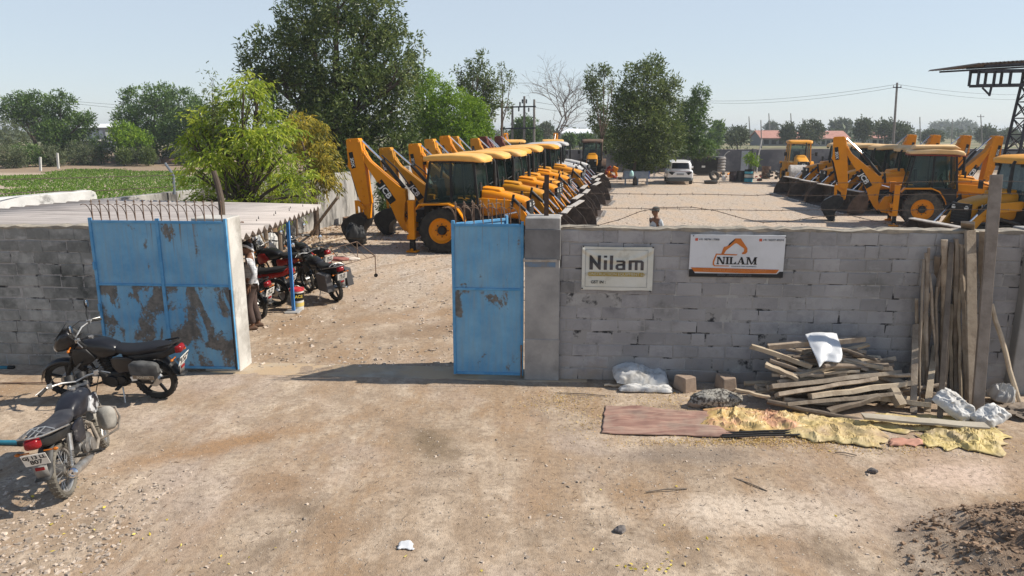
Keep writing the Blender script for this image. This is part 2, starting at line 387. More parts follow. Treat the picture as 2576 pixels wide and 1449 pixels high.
def make_ground():
    xs = list(np.arange(-9, 9.01, .085)); ys = list(np.arange(4.2, 16, .085))
    s = .1
    while xs[-1] < 6000: s *= 1.16; xs.append(xs[-1] + s); xs.insert(0, xs[0] - s)
    s = .1
    while ys[-1] < 9000: s *= 1.13; ys.append(ys[-1] + s)
    s = .3
    while ys[0] > -60: s *= 1.5; ys.insert(0, ys[0] - s)
    nx, ny = len(xs), len(ys)
    V = [(x, y, ground_z(x, y)) for y in ys for x in xs]
    idx = np.arange(nx * ny).reshape(ny, nx)
    F = np.stack([idx[:-1, :-1], idx[:-1, 1:], idx[1:, 1:], idx[1:, :-1]], -1).reshape(-1, 4)
    o = np_mesh('ground', np.array(V), F, ground_material(), smooth=True)
    tag(o, kind='structure'); return o
make_ground()

def stones_mesh(name, pts, sizes, mat, label=None, seed=1, flat=.6):
    """many small broken stones as one mesh"""
    rg = np.random.default_rng(seed); n = len(pts)
    base = np.array([(-1, -1, -.3), (1, -1, -.3), (1, 1, -.3), (-1, 1, -.3), (-.7, -.7, .9), (.7, -.7, .9), (.7, .7, .9), (-.7, .7, .9)], float)
    V = np.repeat(base[None], n, 0) + rg.normal(0, .28, (n, 8, 3))
    V *= (np.array(sizes)[:, None, None] * rg.uniform(.6, 1.3, (n, 1, 3)) * np.array([1, 1, flat]))
    a = rg.uniform(0, 2 * PI, n); c, s_ = np.cos(a), np.sin(a)
    X = V[:, :, 0] * c[:, None] - V[:, :, 1] * s_[:, None]; Y = V[:, :, 0] * s_[:, None] + V[:, :, 1] * c[:, None]
    V = np.stack([X, Y, V[:, :, 2]], -1) + np.array(pts)[:, None, :]
    f = np.array([(4, 5, 6, 7), (0, 1, 5, 4), (1, 2, 6, 5), (2, 3, 7, 6), (3, 0, 4, 7)])
    F = (f[None] + (np.arange(n) * 8)[:, None, None]).reshape(-1, 4)
    o = np_mesh(name, V.reshape(-1, 3), F, mat, np.repeat(rg.uniform(0, 1, n), 5))
    return tag(o, label, kind='stuff')
m_gravel = M('gravel_stone', (.42, .345, .275), (.32, .26, .21), 30, .9, tone=.42)
rg = np.random.default_rng(3)
pts, szs = [], []
for k in range(9500):           # loose stones over the forecourt, thicker by the bikes
    u = rg.uniform(-150, 2700); v = 1449 * (.63 + .42 * rg.uniform() ** .8)
    p = at(u, v)
    if p.y > 10.4: continue
    dens = .05 + .50 * max(0, fbm(p.x * .6, p.y * .6, 9)) + (.9 if (p.x < -3.6 and p.y < 7.6) else 0)
    if rg.uniform() > dens: continue
    s_ = .006 + .013 * rg.uniform() ** 3 + (.006 if p.x < -3.6 and p.y < 7.3 else 0)
    pts.append((p.x, p.y, ground_z(p.x, p.y) + s_ * .1)); szs.append(s_)
for k in range(9000):           # gateway and yard
    p = at(rg.uniform(600, 2300), rg.uniform(455, 930))
    if rg.uniform() < .35: continue
    s_ = .012 + .022 * rg.uniform() ** 2.5
    pts.append((p.x, p.y, s_ * .1)); szs.append(s_)
stones_mesh('gravel', pts, szs, m_gravel, 'loose broken stones and grit strewn over the dusty ground', 5)
pts, szs = [], []
for k in range(9000):
    x, y = rg.normal(5.15, 1.0), rg.normal(5.55, .75)
    mo = mound(x, y)
    if mo < .015: continue
    s_ = .004 + .018 * rg.uniform() ** 4
    pts.append((x, y, ground_z(x, y) + s_ * .2)); szs.append(s_)
stones_mesh('soil_clods', pts, szs, M('dark_soil', (.26, .175, .115), (.18, .12, .08), 20, .95, tone=.5), 'dark crumbly clods on the dug heap at the near right corner', 8, .8)
# ============================================================ front wall, pillars
WALL_O = Vector((.72, 10.52, 0)); WALL_A = R(-4.1)
WM = Matrix.Translation(WALL_O) @ Matrix.Rotation(WALL_A, 4, 'Z')
def wp(x, y, z=0): return WM @ Vector((x, y, z))
WINV = WM.inverted()
def on_wall(u, v, y=0.0):
    """wall-local (x, z) of the point of the wall plane seen at (u, v)"""
    a = at(u, 1400); o = Vector((0, 0, CAM_H)); d = (a - o)
    d = atD(u, v, 10) - o
    lo, ld = WINV @ o, WINV.to_3x3() @ d
    t = (y - lo.y) / ld.y; p = lo + ld * t; return p.x, p.z
m_block = M('concrete_block', (.235, .229, .232), (.40, .388, .385), 2.2, .93, bump=.6, bscale=50, lo=.36, hi=.62, c3=(.19, .186, .18), scale3=1.1, lo3=.50, hi3=.68, tone=.13, splash=((.33, .265, .205), (.40, .39, .38)))
m_block_old = M('weathered_block', (.21, .212, .20), (.33, .33, .312), 3.5, .95, bump=.6, bscale=45, c3=(.085, .09, .085), scale3=1.4, lo3=.50, hi3=.68, tone=.13, splash=((.33, .265, .205), (.40, .39, .38)))
m_mortar = M('mortar', (.31, .30, .288), (.04, .04, .042), 3.8, .97, bump=.8, bscale=50, lo=.52, hi=.60, c3=(.38, .37, .355), scale3=2, lo3=.55, hi3=.62)
m_plaster = M('cement_plaster', (.27, .262, .25), (.37, .355, .335), 1.6, .93, bump=.4, bscale=40, c3=(.17, .162, .155), scale3=.9, lo3=.55, hi3=.72)
m_plaster_light = M('pale_plaster', (.44, .42, .385), (.55, .53, .49), 2, .92, bump=.4, bscale=35, c3=(.30, .28, .25), scale3=1.2, lo3=.55, hi3=.70)
m_coping = M('sandy_coping', (.36, .315, .25), (.22, .20, .17), 5, .95, bump=.7, bscale=30)
def block_wall(name, x0, x1, h, y, mat, seed, label, rows=12, thick=.2):
    r = random.Random(seed); mb = MB(); root = MB()
    rh = (h - .05) / rows
    mb.slot(1).t = .5
    mb.box(((x0 + x1) / 2, y + thick / 2 + .001, (h - .05) / 2 - .1), (x1 - x0, thick - .008, h - .05 + .2))
    mb.slot(0)
    for k in range(rows):
        x = x0 - r.uniform(0, .39); off = r.uniform(-.004, .004)
        while x < x1:
            L = .39 + r.uniform(-.02, .02)
            if r.random() < .10: L *= .5
            jw = r.choice((.002, .003, .004, .005, .008, .012)); a, b_ = max(x, x0) + jw, min(x + L, x1) - jw
            if b_ - a > .03:
                z0 = k * rh + .006 + r.uniform(-.005, .008); z1 = (k + 1) * rh - .006 + r.uniform(-.008, .005)
                yy = y + off + r.uniform(-.006, .003); c = .011
                mb.t = r.random()
                j = lambda: r.uniform(-.010, .010)
                out = [(a + j(), z0 + j()), (b_ + j(), z0 + j()), (b_ + j(), z1 + j()), (a + j(), z1 + j())]
                cx, cz = (a + b_) / 2, (z0 + z1) / 2
                inn = [(px + (c if px < cx else -c), pz + (c if pz < cz else -c)) for px, pz in out]
                vs = [(px, y + .02, pz) for px, pz in out] + [(px, yy + .005, pz) for px, pz in out] + [(px, yy, pz) for px, pz in inn]
                mb.add(vs, [(8, 9, 10, 11)] + [(4 + q, 4 + (q + 1) % 4, 8 + (q + 1) % 4, 8 + q) for q in range(4)] + [(q, (q + 1) % 4, 4 + (q + 1) % 4, 4 + q) for q in range(4)])
            x += L
    o = mb.build(name, [mat, m_mortar], smooth=0); o.matrix_world = WM
    cp = MB(); n = int((x1 - x0) / .12)
    prof = []
    for k in range(n + 1):
        x = x0 + (x1 - x0) * k / n; zt = h + r.uniform(-.022, .014) + .02 * noise.noise(Vector((x * 1.1, seed, 0))); yo = r.uniform(-.025, .006)
        prof.append([(x, y + yo, h - .055 + r.uniform(-.012, .012)), (x, y + yo - .004, zt - .012), (x, y + .03, zt), (x, y + thick, zt), (x, y + thick + .01, h - .055)])
    V = [p for q in prof for p in q]; F = [(k * 5 + a, (k + 1) * 5 + a, (k + 1) * 5 + (a + 1) % 5, k * 5 + (a + 1) % 5) for k in range(n) for a in range(5)]
    cp.add(V, F + [(0, 1, 2, 3, 4), tuple(range(n * 5, n * 5 + 5))]); cp.build('coping', m_coping, o, smooth=30)
    return tag(o, label, 'wall')
wall_r = block_wall('block_wall', 0.0, 6.62, 2.40, .05, m_block, 4, 'grey concrete block wall carrying the two company signs right of the gateway')
wall_l = block_wall('block_wall', -13.2, -5.68, 2.33, .10, m_block_old, 9, 'dark weathered block wall left of the gateway behind the black motorcycles')
def pillar(x0, x1, y0, y1, h, mat, label, capm=None, seed=0):
    mb = MB(); r = random.Random(seed)
    mb.box(((x0 + x1) / 2, (y0 + y1) / 2, h / 2 - .05), (x1 - x0, y1 - y0, h + .1))
    o = mb.build('gate_pillar', mat, bevel=.022, bseg=2); o.matrix_world = WM
    return tag(o, label, 'pillar')
p_r = pillar(-.525, 0.0, -.035, .46, 2.53, m_plaster, 'grey concrete gate pillar between the folded gate leaf and the sign wall')
# old render bands, a pour joint and the slotted angle iron that held the hinge
mb = MB(); mb.box((-.262, -.03, 2.13), (.535, .035, .46)); mb.build('render_band', M('dark_render', (.15, .145, .142), (.21, .205, .2), 2.5, .95, bump=.5, c3=(.30, .29, .28), scale3=2.2, lo3=.62, hi3=.70), p_r, bevel=.012)
mb = MB(); mb.box((-.262, -.033, .34), (.531, .022, .66)); mb.build('render_band', m_plaster, p_r, bevel=.012)
mb = MB(); mb.box((-.30, -.062, 1.905), (.50, .03, .012)); mb.box((-.30, -.05, 1.885), (.50, .008, .03)); mb.build('angle_iron', M('galvanised_iron', (.40, .39, .38), (.30, .26, .22), 9, .5, .6), p_r)
mb = MB(); mb.box((-.30, -.042, 1.83), (.46, .016, .075)); mb.build('shade_strip', M('bluish_shade', (.14, .22, .32), (.2, .2, .2), 8, .6, .1), p_r)  # bluish shade below the angle iron, built as a coloured strip
p_l = pillar(-5.69, -5.10, .055, .50, 2.47, m_plaster_light, 'pale plastered gate pillar behind the open double gate leaf')
pier = pillar(6.62, 7.6, -.10, .42, 2.42, m_plaster, 'plain plastered pier ending the wall at the right edge')
mb = MB(); mb.box((-2.6, .22, -.030), (6.1, .60, .075), jit=.01)
sill = mb.build('concrete_threshold', M('worn_concrete', (.40, .345, .27), (.30, .25, .19), 3, .95, bump=.5, c3=(.42, .31, .2), scale3=.9, lo3=.42, hi3=.56), bevel=.02); sill.matrix_world = WM
tag(sill, 'worn dusty concrete threshold strip across the gateway', 'threshold')

# ============================================================ gates
def gate_paint(name, amount, seed):
    m, nt, b = newmat(name); L = nt.links.new
    tc = mapping(nt, N(nt, 'ShaderNodeTexCoord').outputs['Object'], (1, 1, 1), (seed * 3.1, 0, seed * 1.7))
    blue = mixc(nt, ramp(nt, noiseN(nt, tc, 1.7, 8, .65), [(.35, 0.), (.65, 1.)]), (.090, .285, .49), (.185, .405, .58))
    blue = mixc(nt, ramp(nt, noiseN(nt, mapping(nt, tc, (6, 1, .5)), 2.5, 7, .65), [(.44, 0.), (.70, .7)]), blue, (.20, .30, .37))
    p = N(nt, 'ShaderNodeMath', operation='ADD'); L(noiseN(nt, mapping(nt, tc, (1.25, 1, .7)), 2.4, 4, .55, .6), p.inputs[0])
    q = N(nt, 'ShaderNodeMath', operation='MULTIPLY'); L(noiseN(nt, tc, 22, 5, .7), q.inputs[0]); q.inputs[1].default_value = .26; L(q.outputs[0], p.inputs[1])
    pm = ramp(nt, p.outputs[0], [(amount - .03, 0.), (amount + .02, 1.)])
    bare = mixc(nt, ramp(nt, noiseN(nt, tc, 9, 7, .65), [(.4, 0.), (.62, 1.)]), (.095, .094, .088), (.185, .17, .15))
    c = mixc(nt, pm, blue, bare)
    # chipped specks
    sp = ramp(nt, noiseN(nt, tc, 34, 3, .5), [(.735, 0.), (.75, 1.)]); c = mixc(nt, sp, c, (.10, .085, .07))
    # rust runs from the top rail
    sz = N(nt, 'ShaderNodeSeparateXYZ'); L(N(nt, 'ShaderNodeTexCoord').outputs['Object'], sz.inputs[0])
    top = N(nt, 'ShaderNodeMapRange'); L(sz.outputs['Z'], top.inputs[0]); top.inputs[1].default_value = 1.85; top.inputs[2].default_value = 2.4
    st = ramp(nt, noiseN(nt, mapping(nt, tc, (1, 1, .03)), 15, 3, .5), [(.60, 0.), (.70, 1.)])
    k = N(nt, 'ShaderNodeMath', operation='MULTIPLY'); L(st, k.inputs[0]); L(top.outputs[0], k.inputs[1])
    c = mixc(nt, k.outputs[0], c, (.19, .13, .06))
    L(c, b.inputs['Base Color']); b.inputs['Roughness'].default_value = .55; b.inputs['Specular IOR Level'].default_value = .35
    n1 = bumpN(nt, b, noiseN(nt, tc, 2.3, 3, .5), .55, .05); bumpN(nt, b, pm, .25, .004, n1).node.invert = True
    return m
gp_lo = gate_paint('peeling_blue_paint', .64, 1); gp_hi = gate_paint('faded_blue_paint', .815, 2); gp_r = gate_paint('chipped_blue_paint', .765, 5)
m_bluefr = M('blue_gate_frame', (.07, .26, .48), (.13, .34, .55), 5, .5, bump=.15, c3=(.2, .2, .2), scale3=7, lo3=.66, hi3=.7)
m_rust = M('rusty_rod', (.16, .10, .07), (.26, .19, .14), 14, .8, .2)
def spikes(mb, x0, n, dx, z, tall=.29):
    """arrow-headed rods, with one bent bar curling out of the foot of each"""
    for k in range(n):
        x = x0 + dx * k
        mb.cyl((x, 0, z), (x, 0, z + tall), .0075, n=6)
        mb.add([(x - .024, 0, z + tall - .012), (x + .024, 0, z + tall - .012), (x, 0, z + tall + .04), (x, -.008, z + tall + .005), (x, .008, z + tall + .005)], [(0, 3, 2), (3, 1, 2), (1, 4, 2), (4, 0, 2), (0, 4, 1, 3)])
        r = .13 + rnd.uniform(-.012, .012)
        pts = [(x - .006 - r * (1 - math.cos(t)), rnd.uniform(-.004, .004), z + .03 + (tall - .07) * math.sin(t)) for t in np.linspace(0, PI * .62, 9)]
        mb.tube(pts, .0065, 5)
def gate_leaf(parent, w, z0, z1, zm, mats, cols=1, sp=True):
    """sheet-steel leaf; local x from 0 to w, front towards -y"""
    cw = w / cols
    for c in range(cols):
        for (a, b_, mt) in ((z0, zm, mats[0]), (zm, z1, mats[1])):
            mb = MB(); mb.box((cw * (c + .5), .0, (a + b_) / 2), (cw - .03, .006, b_ - a - .02))
            # slight dents so the sheet does not mirror like glass
            mb.build('gate_panel', mt, parent, smooth=0)
    mb = MB()
    for c in range(cols + 1):
        x = cw * c; x = min(max(x, .02), w - .02)
        mb.box((x, -.003, (z0 + z1) / 2 + (.02 if c in (0, cols) else .015)), (.042 if c in (0, cols) else .05, .046, z1 - z0 + .04))
    for z in (z0 + .02, z1 - .02): mb.box((w / 2, .001, z), (w - .09, .038, .04))
    for c in range(cols): mb.box((cw * (c + .5), -.006, zm), (cw - .06, .028, .035))
    mb.build('gate_frame', m_bluefr, parent, bevel=.004)
    if sp:
        mb = MB(); n = int(w / .135); spikes(mb, .07, n, (w - .13) / (n - 1), z1)
        mb.build('spike_row', m_rust, parent)
gl = empty('double_gate', (0, 0, 0), label='blue sheet steel gate folded back against the left pillar, lower panels badly peeling', cat='gate')
gl.matrix_world = WM @ Matrix.Translation((-7.28, -.015, 0))
gate_leaf(gl, 2.19, .06, 2.43, 1.42, (gp_lo, gp_hi), 2)
mb = MB(); mb.box((2.175, -.04, .72), (.02, .03, 1.3)); mb.build('edge_strip', M('black_rubber', (.02, .02, .022), rough=.8), gl)
for z in (1.72, 1.05): mb = MB(); mb.box((.02, -.035, z), (.03, .05, .12)); mb.build('latch', m_bluefr, gl, bevel=.004)
gr = empty('folding_gate', (0, 0, 0), label='narrow blue gate folded in two beside the right pillar, spikes on top', cat='gate')
gr.matrix_world = WM @ Matrix.Translation((-1.64, .06, 0))
gate_leaf(gr, 1.09, .05, 2.42, 1.42, (gp_r, gp_r), 1)
hb = empty('rear_leaf', (.0, .05, 0), R(43)); hb.parent = gr
gate_leaf(hb, 1.07, .05, 2.42, 1.42, (gp_r, gp_r), 1)
mb = MB(); mb.cyl((1.06, -.03, .02), (1.06, -.03, .45), .012); mb.box((1.06, -.03, .5), (.03, .03, .1)); mb.build('drop_bolt', m_rust, gr)

# ============================================================ signs
def sign_frame(u0, v0, u1, v1, y):
    x0, z1 = on_wall(u0, v0, y); x1, z0 = on_wall(u1, v1, y); return x0, x1, z0, z1
m_white = M('white_board', (.66, .67, .69), (.60, .61, .62), 3, .45, c3=(.50, .48, .44), scale3=1.5, lo3=.66, hi3=.78)
m_ink = M('black_ink', (.018, .018, .02), rough=.5); m_orange = M('orange_print', (.56, .17, .03), (.45, .13, .025), 5, .45)
m_greyink = M('grey_ink', (.12, .13, .15), rough=.5); m_yell_ink = M('gold_print', (.36, .27, .055), (.30, .22, .05), 6, .5)
m_pale_ink = M('pale_print', (.50, .48, .42), rough=.5); m_screw = M('screw_head', (.05, .05, .05), rough=.4, metal=.8)
def serif(mb, ch, x, h, y, th=.002):
    """slab-serif capital; returns its advance"""
    w = h * .21; t = h * .095; sv = h * .085
    def bar(a, b_, c, d): mb.prism([(x + a, b_), (x + c, b_), (x + c, d), (x + a, d)], y, y - th)
    def poly(p): mb.prism([(x + a, b_) for a, b_ in p], y, y - th)
    if ch == 'I': bar(sv, 0, sv + w, h); bar(0, 0, w + 2 * sv, t); bar(0, h - t, w + 2 * sv, h); return w + 2 * sv
    if ch == 'L': bar(sv, 0, sv + w, h); bar(0, h - t, w + 2 * sv, h); bar(0, 0, h * .72, t); poly([(h * .72, t), (h * .72, h * .34), (h * .66, h * .34), (h * .5, t)]); return h * .76
    if ch == 'N':
        W = h * .92; bar(sv, 0, sv + t * 1.2, h); bar(0, 0, 2 * sv + t * 1.2, t); bar(0, h - t, .3 * h, h)
        poly([(sv, h), (sv + w * 1.1, h), (W - sv, 0), (W - sv - w * 1.05, 0)]); bar(W - sv - t * 1.2, 0, W - sv, h); bar(W - 2 * sv - t * 1.2, h - t, W, h); return W + .02 * h
    if ch == 'A':
        W = h * 1.0; poly([(.12 * h, 0), (.20 * h, 0), (.52 * h, .85 * h), (.46 * h, h)]); poly([(.62 * h, 0), (.88 * h, 0), (.58 * h, h), (.40 * h, h)])
        bar(.26 * h, .28 * h, .70 * h, .36 * h); bar(0, 0, .32 * h, t); bar(.54 * h, 0, W, t); return W
    if ch == 'M':
        W = h * 1.16; bar(sv, 0, sv + t * 1.2, h); bar(0, 0, 2 * sv + t * 1.2, t); bar(0, h - t, .28 * h, h)
        poly([(sv, h), (sv + w * 1.15, h), (W * .55, .12 * h), (W * .55 - .05 * h, 0), (W * .55 - w * .6, 0)]); poly([(W - sv - w, h), (W - sv, h), (W * .55, 0), (W * .55 - .06 * h, 0)])
        bar(W - sv - w, 0, W - sv, h); bar(W - 2 * sv - w, 0, W, t); bar(W - sv - w, h - t, W, h); return W
x0, x1, z0, z1 = sign_frame(1738, 590, 1969, 699, .01)
W_, H_ = x1 - x0, z1 - z0
board = empty('sign_board', (0, 0, 0), label='white company board with an orange digger arm emblem and NILAM in serif letters', cat='sign')
board.matrix_world = WM @ Matrix.Translation((x0, .012, z0))
mb = MB(); mb.box((W_ / 2, .012, H_ / 2), (W_, .022, H_)); mb.build('board', m_white, board, bevel=.003)
fy = -.0005
def bp(px, py): return ((px - 125) / 2270 * W_, (1140 - py) / 1060 * H_)      # from the board as photographed
mb = MB(); mb.prism([(0, 0), (W_, 0), (W_, .145 * H_), (W_ - .05, .145 * H_), (W_ - .09, .085 * H_), (.09, .085 * H_), (.05, .18 * H_), (0, .18 * H_)], fy, fy - .002); mb.build('black_band', m_ink, board, smooth=0)
mb = MB(); mb.prism([bp(*p) for p in ((165, 905), (2290, 935), (2230, 1030), (1500, 1038), (250, 1010))], fy - .003, fy - .006); mb.build('orange_ribbon', m_orange, board, smooth=0)
mb = MB()
for poly in (((880, 560), (905, 470), (935, 380), (1010, 360), (1190, 165), (1330, 165), (1360, 215), (1500, 410), (1505, 500), (1460, 550), (1385, 560), (1375, 525), (1420, 490), (1425, 420), (1235, 285), (1190, 295), (990, 470), (945, 560)),
             ((755, 550), (1270, 560), (1250, 590), (780, 580), (725, 760), (725, 810), (745, 845), (1090, 850), (1090, 870), (730, 870), (690, 830), (690, 740))):
    mb.prism([bp(*p) for p in poly], fy, fy - .002)
mb.build('arm_emblem', m_orange, board, smooth=0)
mb = MB(); mb.prism([bp(*p) for p in ((1040, 350), (1050, 300), (1180, 185), (1200, 190), (1075, 330))], fy - .003, fy - .0045); mb.build('emblem_shade', m_ink, board, smooth=0)
mb = MB(); xx = bp(780, 0)[0]; hh = .175 * H_; zb = bp(0, 815)[1]
st = len(mb.v)
for ch in 'NILAM': xx += serif(mb, ch, xx, hh, fy - .002) + hh * .02
sc = (bp(1755, 0)[0] - bp(780, 0)[0]) / (xx - bp(780, 0)[0]); bx = bp(780, 0)[0]
mb.v = [(bx + (a - bx) * sc, b_, c + zb) for a, b_, c in mb.v]
mb.build('lettering', m_ink, board, smooth=0)
RX = Euler((R(90), 0, 0)).to_matrix()
for px, body in ((570, '+91 98794 17000'), (2100, '+91 94277 49574')):
    text_mesh(body, .055 * H_ * 1.15, m_greyink, board, loc=(bp(px, 0)[0], fy - .001, bp(0, 200)[1]), rot=RX, bold=.0008, sx=1.05)
    mb = MB(); cx, cz = bp(px - 300, 200); mb.prism([(cx + .02 * a, cz + .02 * b_) for a, b_ in ((-.8, -1), (.8, -1), (1, -.8), (1, .8), (.8, 1), (-.8, 1), (-1, .8), (-1, -.8))], fy, fy - .002); mb.build('phone_icon', M('red_orange_print', (.55, .10, .05), rough=.5), board, smooth=0)
text_mesh('CONSTRUCTION EQUIPMENTS', .026, m_greyink, board, loc=(bp(1440, 0)[0], fy - .001, bp(0, 868)[1]), rot=RX, sx=1.0)
text_mesh('SALES & SERVICE OF USED CONSTRUCTION EQUIPMENT', .036, M('dull_print', (.62, .26, .10), rough=.5), board, loc=(bp(1230, 0)[0], fy - .007, bp(0, 968)[1]), rot=RX)
text_mesh('GSTIN : 24AAQFN5001R1ZB', .04, m_greyink, board, loc=(bp(1230, 0)[0], fy - .003, bp(0, 1088)[1]), rot=RX)
for px, py in ((192, 110), (2390, 125), (150, 1105), (2330, 1140)):
    mb = MB(); a, b_ = bp(px, py); mb.cyl((a, fy, b_), (a, fy - .006, b_), .009, n=8); mb.build('screw', m_screw, board)
# cloth banner
x0, x1, z0, z1 = sign_frame(1465, 619, 1640, 731, .03); W_, H_ = x1 - x0, z1 - z0
ban = empty('cloth_banner', (0, 0, 0), label='creased pale cloth banner reading Nilam with a gold strip', cat='banner')
ban.matrix_world = WM @ Matrix.Translation((x0, .03, z0))
def crease(x, z):
    a, b_ = x / W_, z / H_
    sag = .26 * (1 - (2 * a - 1) ** 2)                      # swag hanging from the two upper corners
    d = (1 - b_) - sag - .06
    f = .013 * math.exp(-(d / .05) ** 2) - .010 * math.exp(-((d - .09) / .045) ** 2)
    f += .007 * math.exp(-(((a - b_ * .9 + .28)) / .05) ** 2) * b_
    f += .008 * math.exp(-((a - .93 + .12 * (1 - b_)) / .025) ** 2) * b_
    f += .004 * fbm(x * 5, z * 3, 2) + .012 * math.exp(-(a / .05) ** 2) * fbm(x * 2, z * 7, 8)
    return -f - .02
mb = MB(); nx, nz = 72, 48
V = []
for j in range(nz + 1):
    for i in range(nx + 1):
        a, b_ = i / nx, j / nz
        x = a * W_; z = b_ * H_ + (.012 * math.sin(a * PI * 3) * (1 - b_) * .4) - .02 * (1 - (2 * a - 1) ** 2) * b_ * .35
        V.append((x, crease(x, z), z))
mb.add(V, [(j * (nx + 1) + i, j * (nx + 1) + i + 1, (j + 1) * (nx + 1) + i + 1, (j + 1) * (nx + 1) + i) for j in range(nz) for i in range(nx)])
mb.build('banner_cloth', M('pale_banner', (.58, .57, .49), (.65, .645, .58), 2.5, .55, c3=(.36, .33, .25), scale3=2.2, lo3=.56, hi3=.72), ban, smooth=180)
def on_cloth(o):
    bm = bmesh.new(); bm.from_mesh(o.data); bmesh.ops.triangulate(bm, faces=bm.faces)
    for _ in range(4):
        es = [e for e in bm.edges if e.calc_length() > .016]
        if es: bmesh.ops.subdivide_edges(bm, edges=es, cuts=1); bmesh.ops.triangulate(bm, faces=bm.faces)
    for v in bm.verts: v.co.y += crease(v.co.x, v.co.z) - .007
    bm.to_mesh(o.data); bm.free()
def bq(px, py): return ((px - 85) / 2020 * W_, (1350 - py) / 1290 * H_)
mb = MB()
def nb(*p): mb.prism([bq(*q) for q in p], 0, -.0012)
nb((298, 740), (298, 320), (345, 320), (530, 560), (530, 320), (620, 320), (620, 740), (570, 740), (395, 530), (395, 740))
nb((705, 325), (795, 325), (795, 380), (705, 380)); nb((705, 740), (705, 455), (795, 455), (795, 740)); nb((875, 740), (875, 320), (965, 320), (965, 740))
nb((1060, 455), (1270, 455), (1320, 500), (1320, 740), (1235, 740), (1235, 690), (1235, 620), (1235, 560), (1235, 515), (1060, 515))
nb((1235, 745), (1100, 745), (1040, 700), (1040, 620), (1095, 565), (1235, 555), (1235, 615), (1130, 622), (1115, 650), (1130, 690), (1235, 690))
nb((1410, 740), (1410, 455), (1500, 455), (1780, 455), (1835, 500), (1835, 740), (1750, 740), (1750, 520), (1665, 520), (1665, 740), (1585, 740), (1585, 520), (1500, 520), (1500, 740))
o = mb.build('lettering', M('faded_black_print', (.045, .043, .045), (.09, .08, .08), 7, .5), ban, smooth=0); on_cloth(o)
mb = MB(); c = []
for k in range(9): t = PI / 2 + PI * k / 8; c.append((310 + 60 * math.cos(t), 868 - 62 * math.sin(t)))
for k in range(9): t = -PI / 2 + PI * k / 8; c.append((1810 + 60 * math.cos(t), 872 - 62 * math.sin(t)))
mb.prism([bq(*p) for p in c], 0, -.0012); o = mb.build('gold_strip', m_yell_ink, ban, smooth=0); on_cloth(o)
o = text_mesh('CONSTRUCTION EQUIPMENT LLP', .06, m_pale_ink, ban, loc=(bq(1060, 0)[0], -.002, bq(0, 870)[1]), rot=RX, ext=.0005, sx=.98); on_cloth(o)
o = text_mesh('GST IN :', .062, m_ink, ban, loc=(bq(560, 0)[0], -.001, bq(0, 1110)[1]), rot=RX, ext=.0005, bold=.0012); on_cloth(o)
mb = MB()
for a, b_, c, d in ((180, 150, 1945, 158), (180, 1245, 1945, 1252), (180, 150, 188, 1252), (1937, 150, 1945, 1252)):
    mb.prism([bq(a, d), bq(c, d), bq(c, b_), bq(a, b_)], 0, -.0008)
o = mb.build('border_line', m_greyink, ban, smooth=0); on_cloth(o)
for px, py in ((120, 62), (2080, 72), (105, 1305), (2045, 1362)): mb = MB(); a, b_ = bq(px, py); mb.cyl((a, .0, b_), (a, -.035, b_), .011, n=8); mb.build('nail', m_screw, ban)

# ============================================================ yard walls
m_yardwall = M('yard_wall', (.40, .385, .36), (.30, .29, .275), 1.2, .95, bump=.4, bscale=20, c3=(.085, .08, .075), scale3=1.0, lo3=.47, hi3=.60, stretch=(1.6, 1.6, .45))
m_whitewash = M('whitewash', (.62, .61, .59), (.50, .49, .47), 2, .9, bump=.4, bscale=20, c3=(.28, .27, .26), scale3=1.5, lo3=.58, hi3=.66)
def long_wall(name, a, b_, h, t, mat, label, joints=0, round_end=False):
    a, b_ = Vector((*a, 0)), Vector((*b_, 0)); L = (b_ - a).length
    mb = MB(); n = max(1, int(L / 3)); 
    if round_end: mb.prism([(0, -.1), (L, -.1), (L, h - .15), (L - .04, h - .05), (L - .15, h), (0, h)], -t / 2, t / 2)
    else:
        top = [(L * k / n, h + rnd.uniform(-.03, .03)) for k in range(n + 1)]
        mb.prism([(0, -.1), (L, -.1)] + top[::-1], -t / 2, t / 2)
    o = mb.build(name, mat, bevel=.02); d = (b_ - a).normalized()
    o.location = a; o.rotation_euler = (0, 0, math.atan2(d.y, d.x))
    return tag(o, label, 'wall')
long_wall('yard_wall', (-10.7, 18.4), (4.2, 64.7), 2.05, .25, m_yardwall, 'stained plastered yard wall running back behind the row of diggers')
long_wall('parapet_wall', (-12.9, 12.3), (-10.72, 18.35), 2.30, .34, m_whitewash, 'whitewashed wall with a rounded end behind the shed roof', round_end=True)
m_farwall = M('grey_yard_wall', (.105, .105, .115), (.15, .15, .16), .8, .95, bump=.3, bscale=10, c3=(.07, .072, .085), scale3=.35, lo3=.5, hi3=.62)
fw = long_wall('back_wall', (4.3, 65), (62, 71), 2.02, .25, m_farwall, 'long grey wall closing the back of the yard')
mb = MB()
for k in range(14): mb.box((2 + k * 4, -.16, 1.02), (.35, .12, 2.04))
mb.build('wall_pilaster', M('grey_pilaster', (.19, .19, .205), (.14, .14, .15), 2, .95), fw)

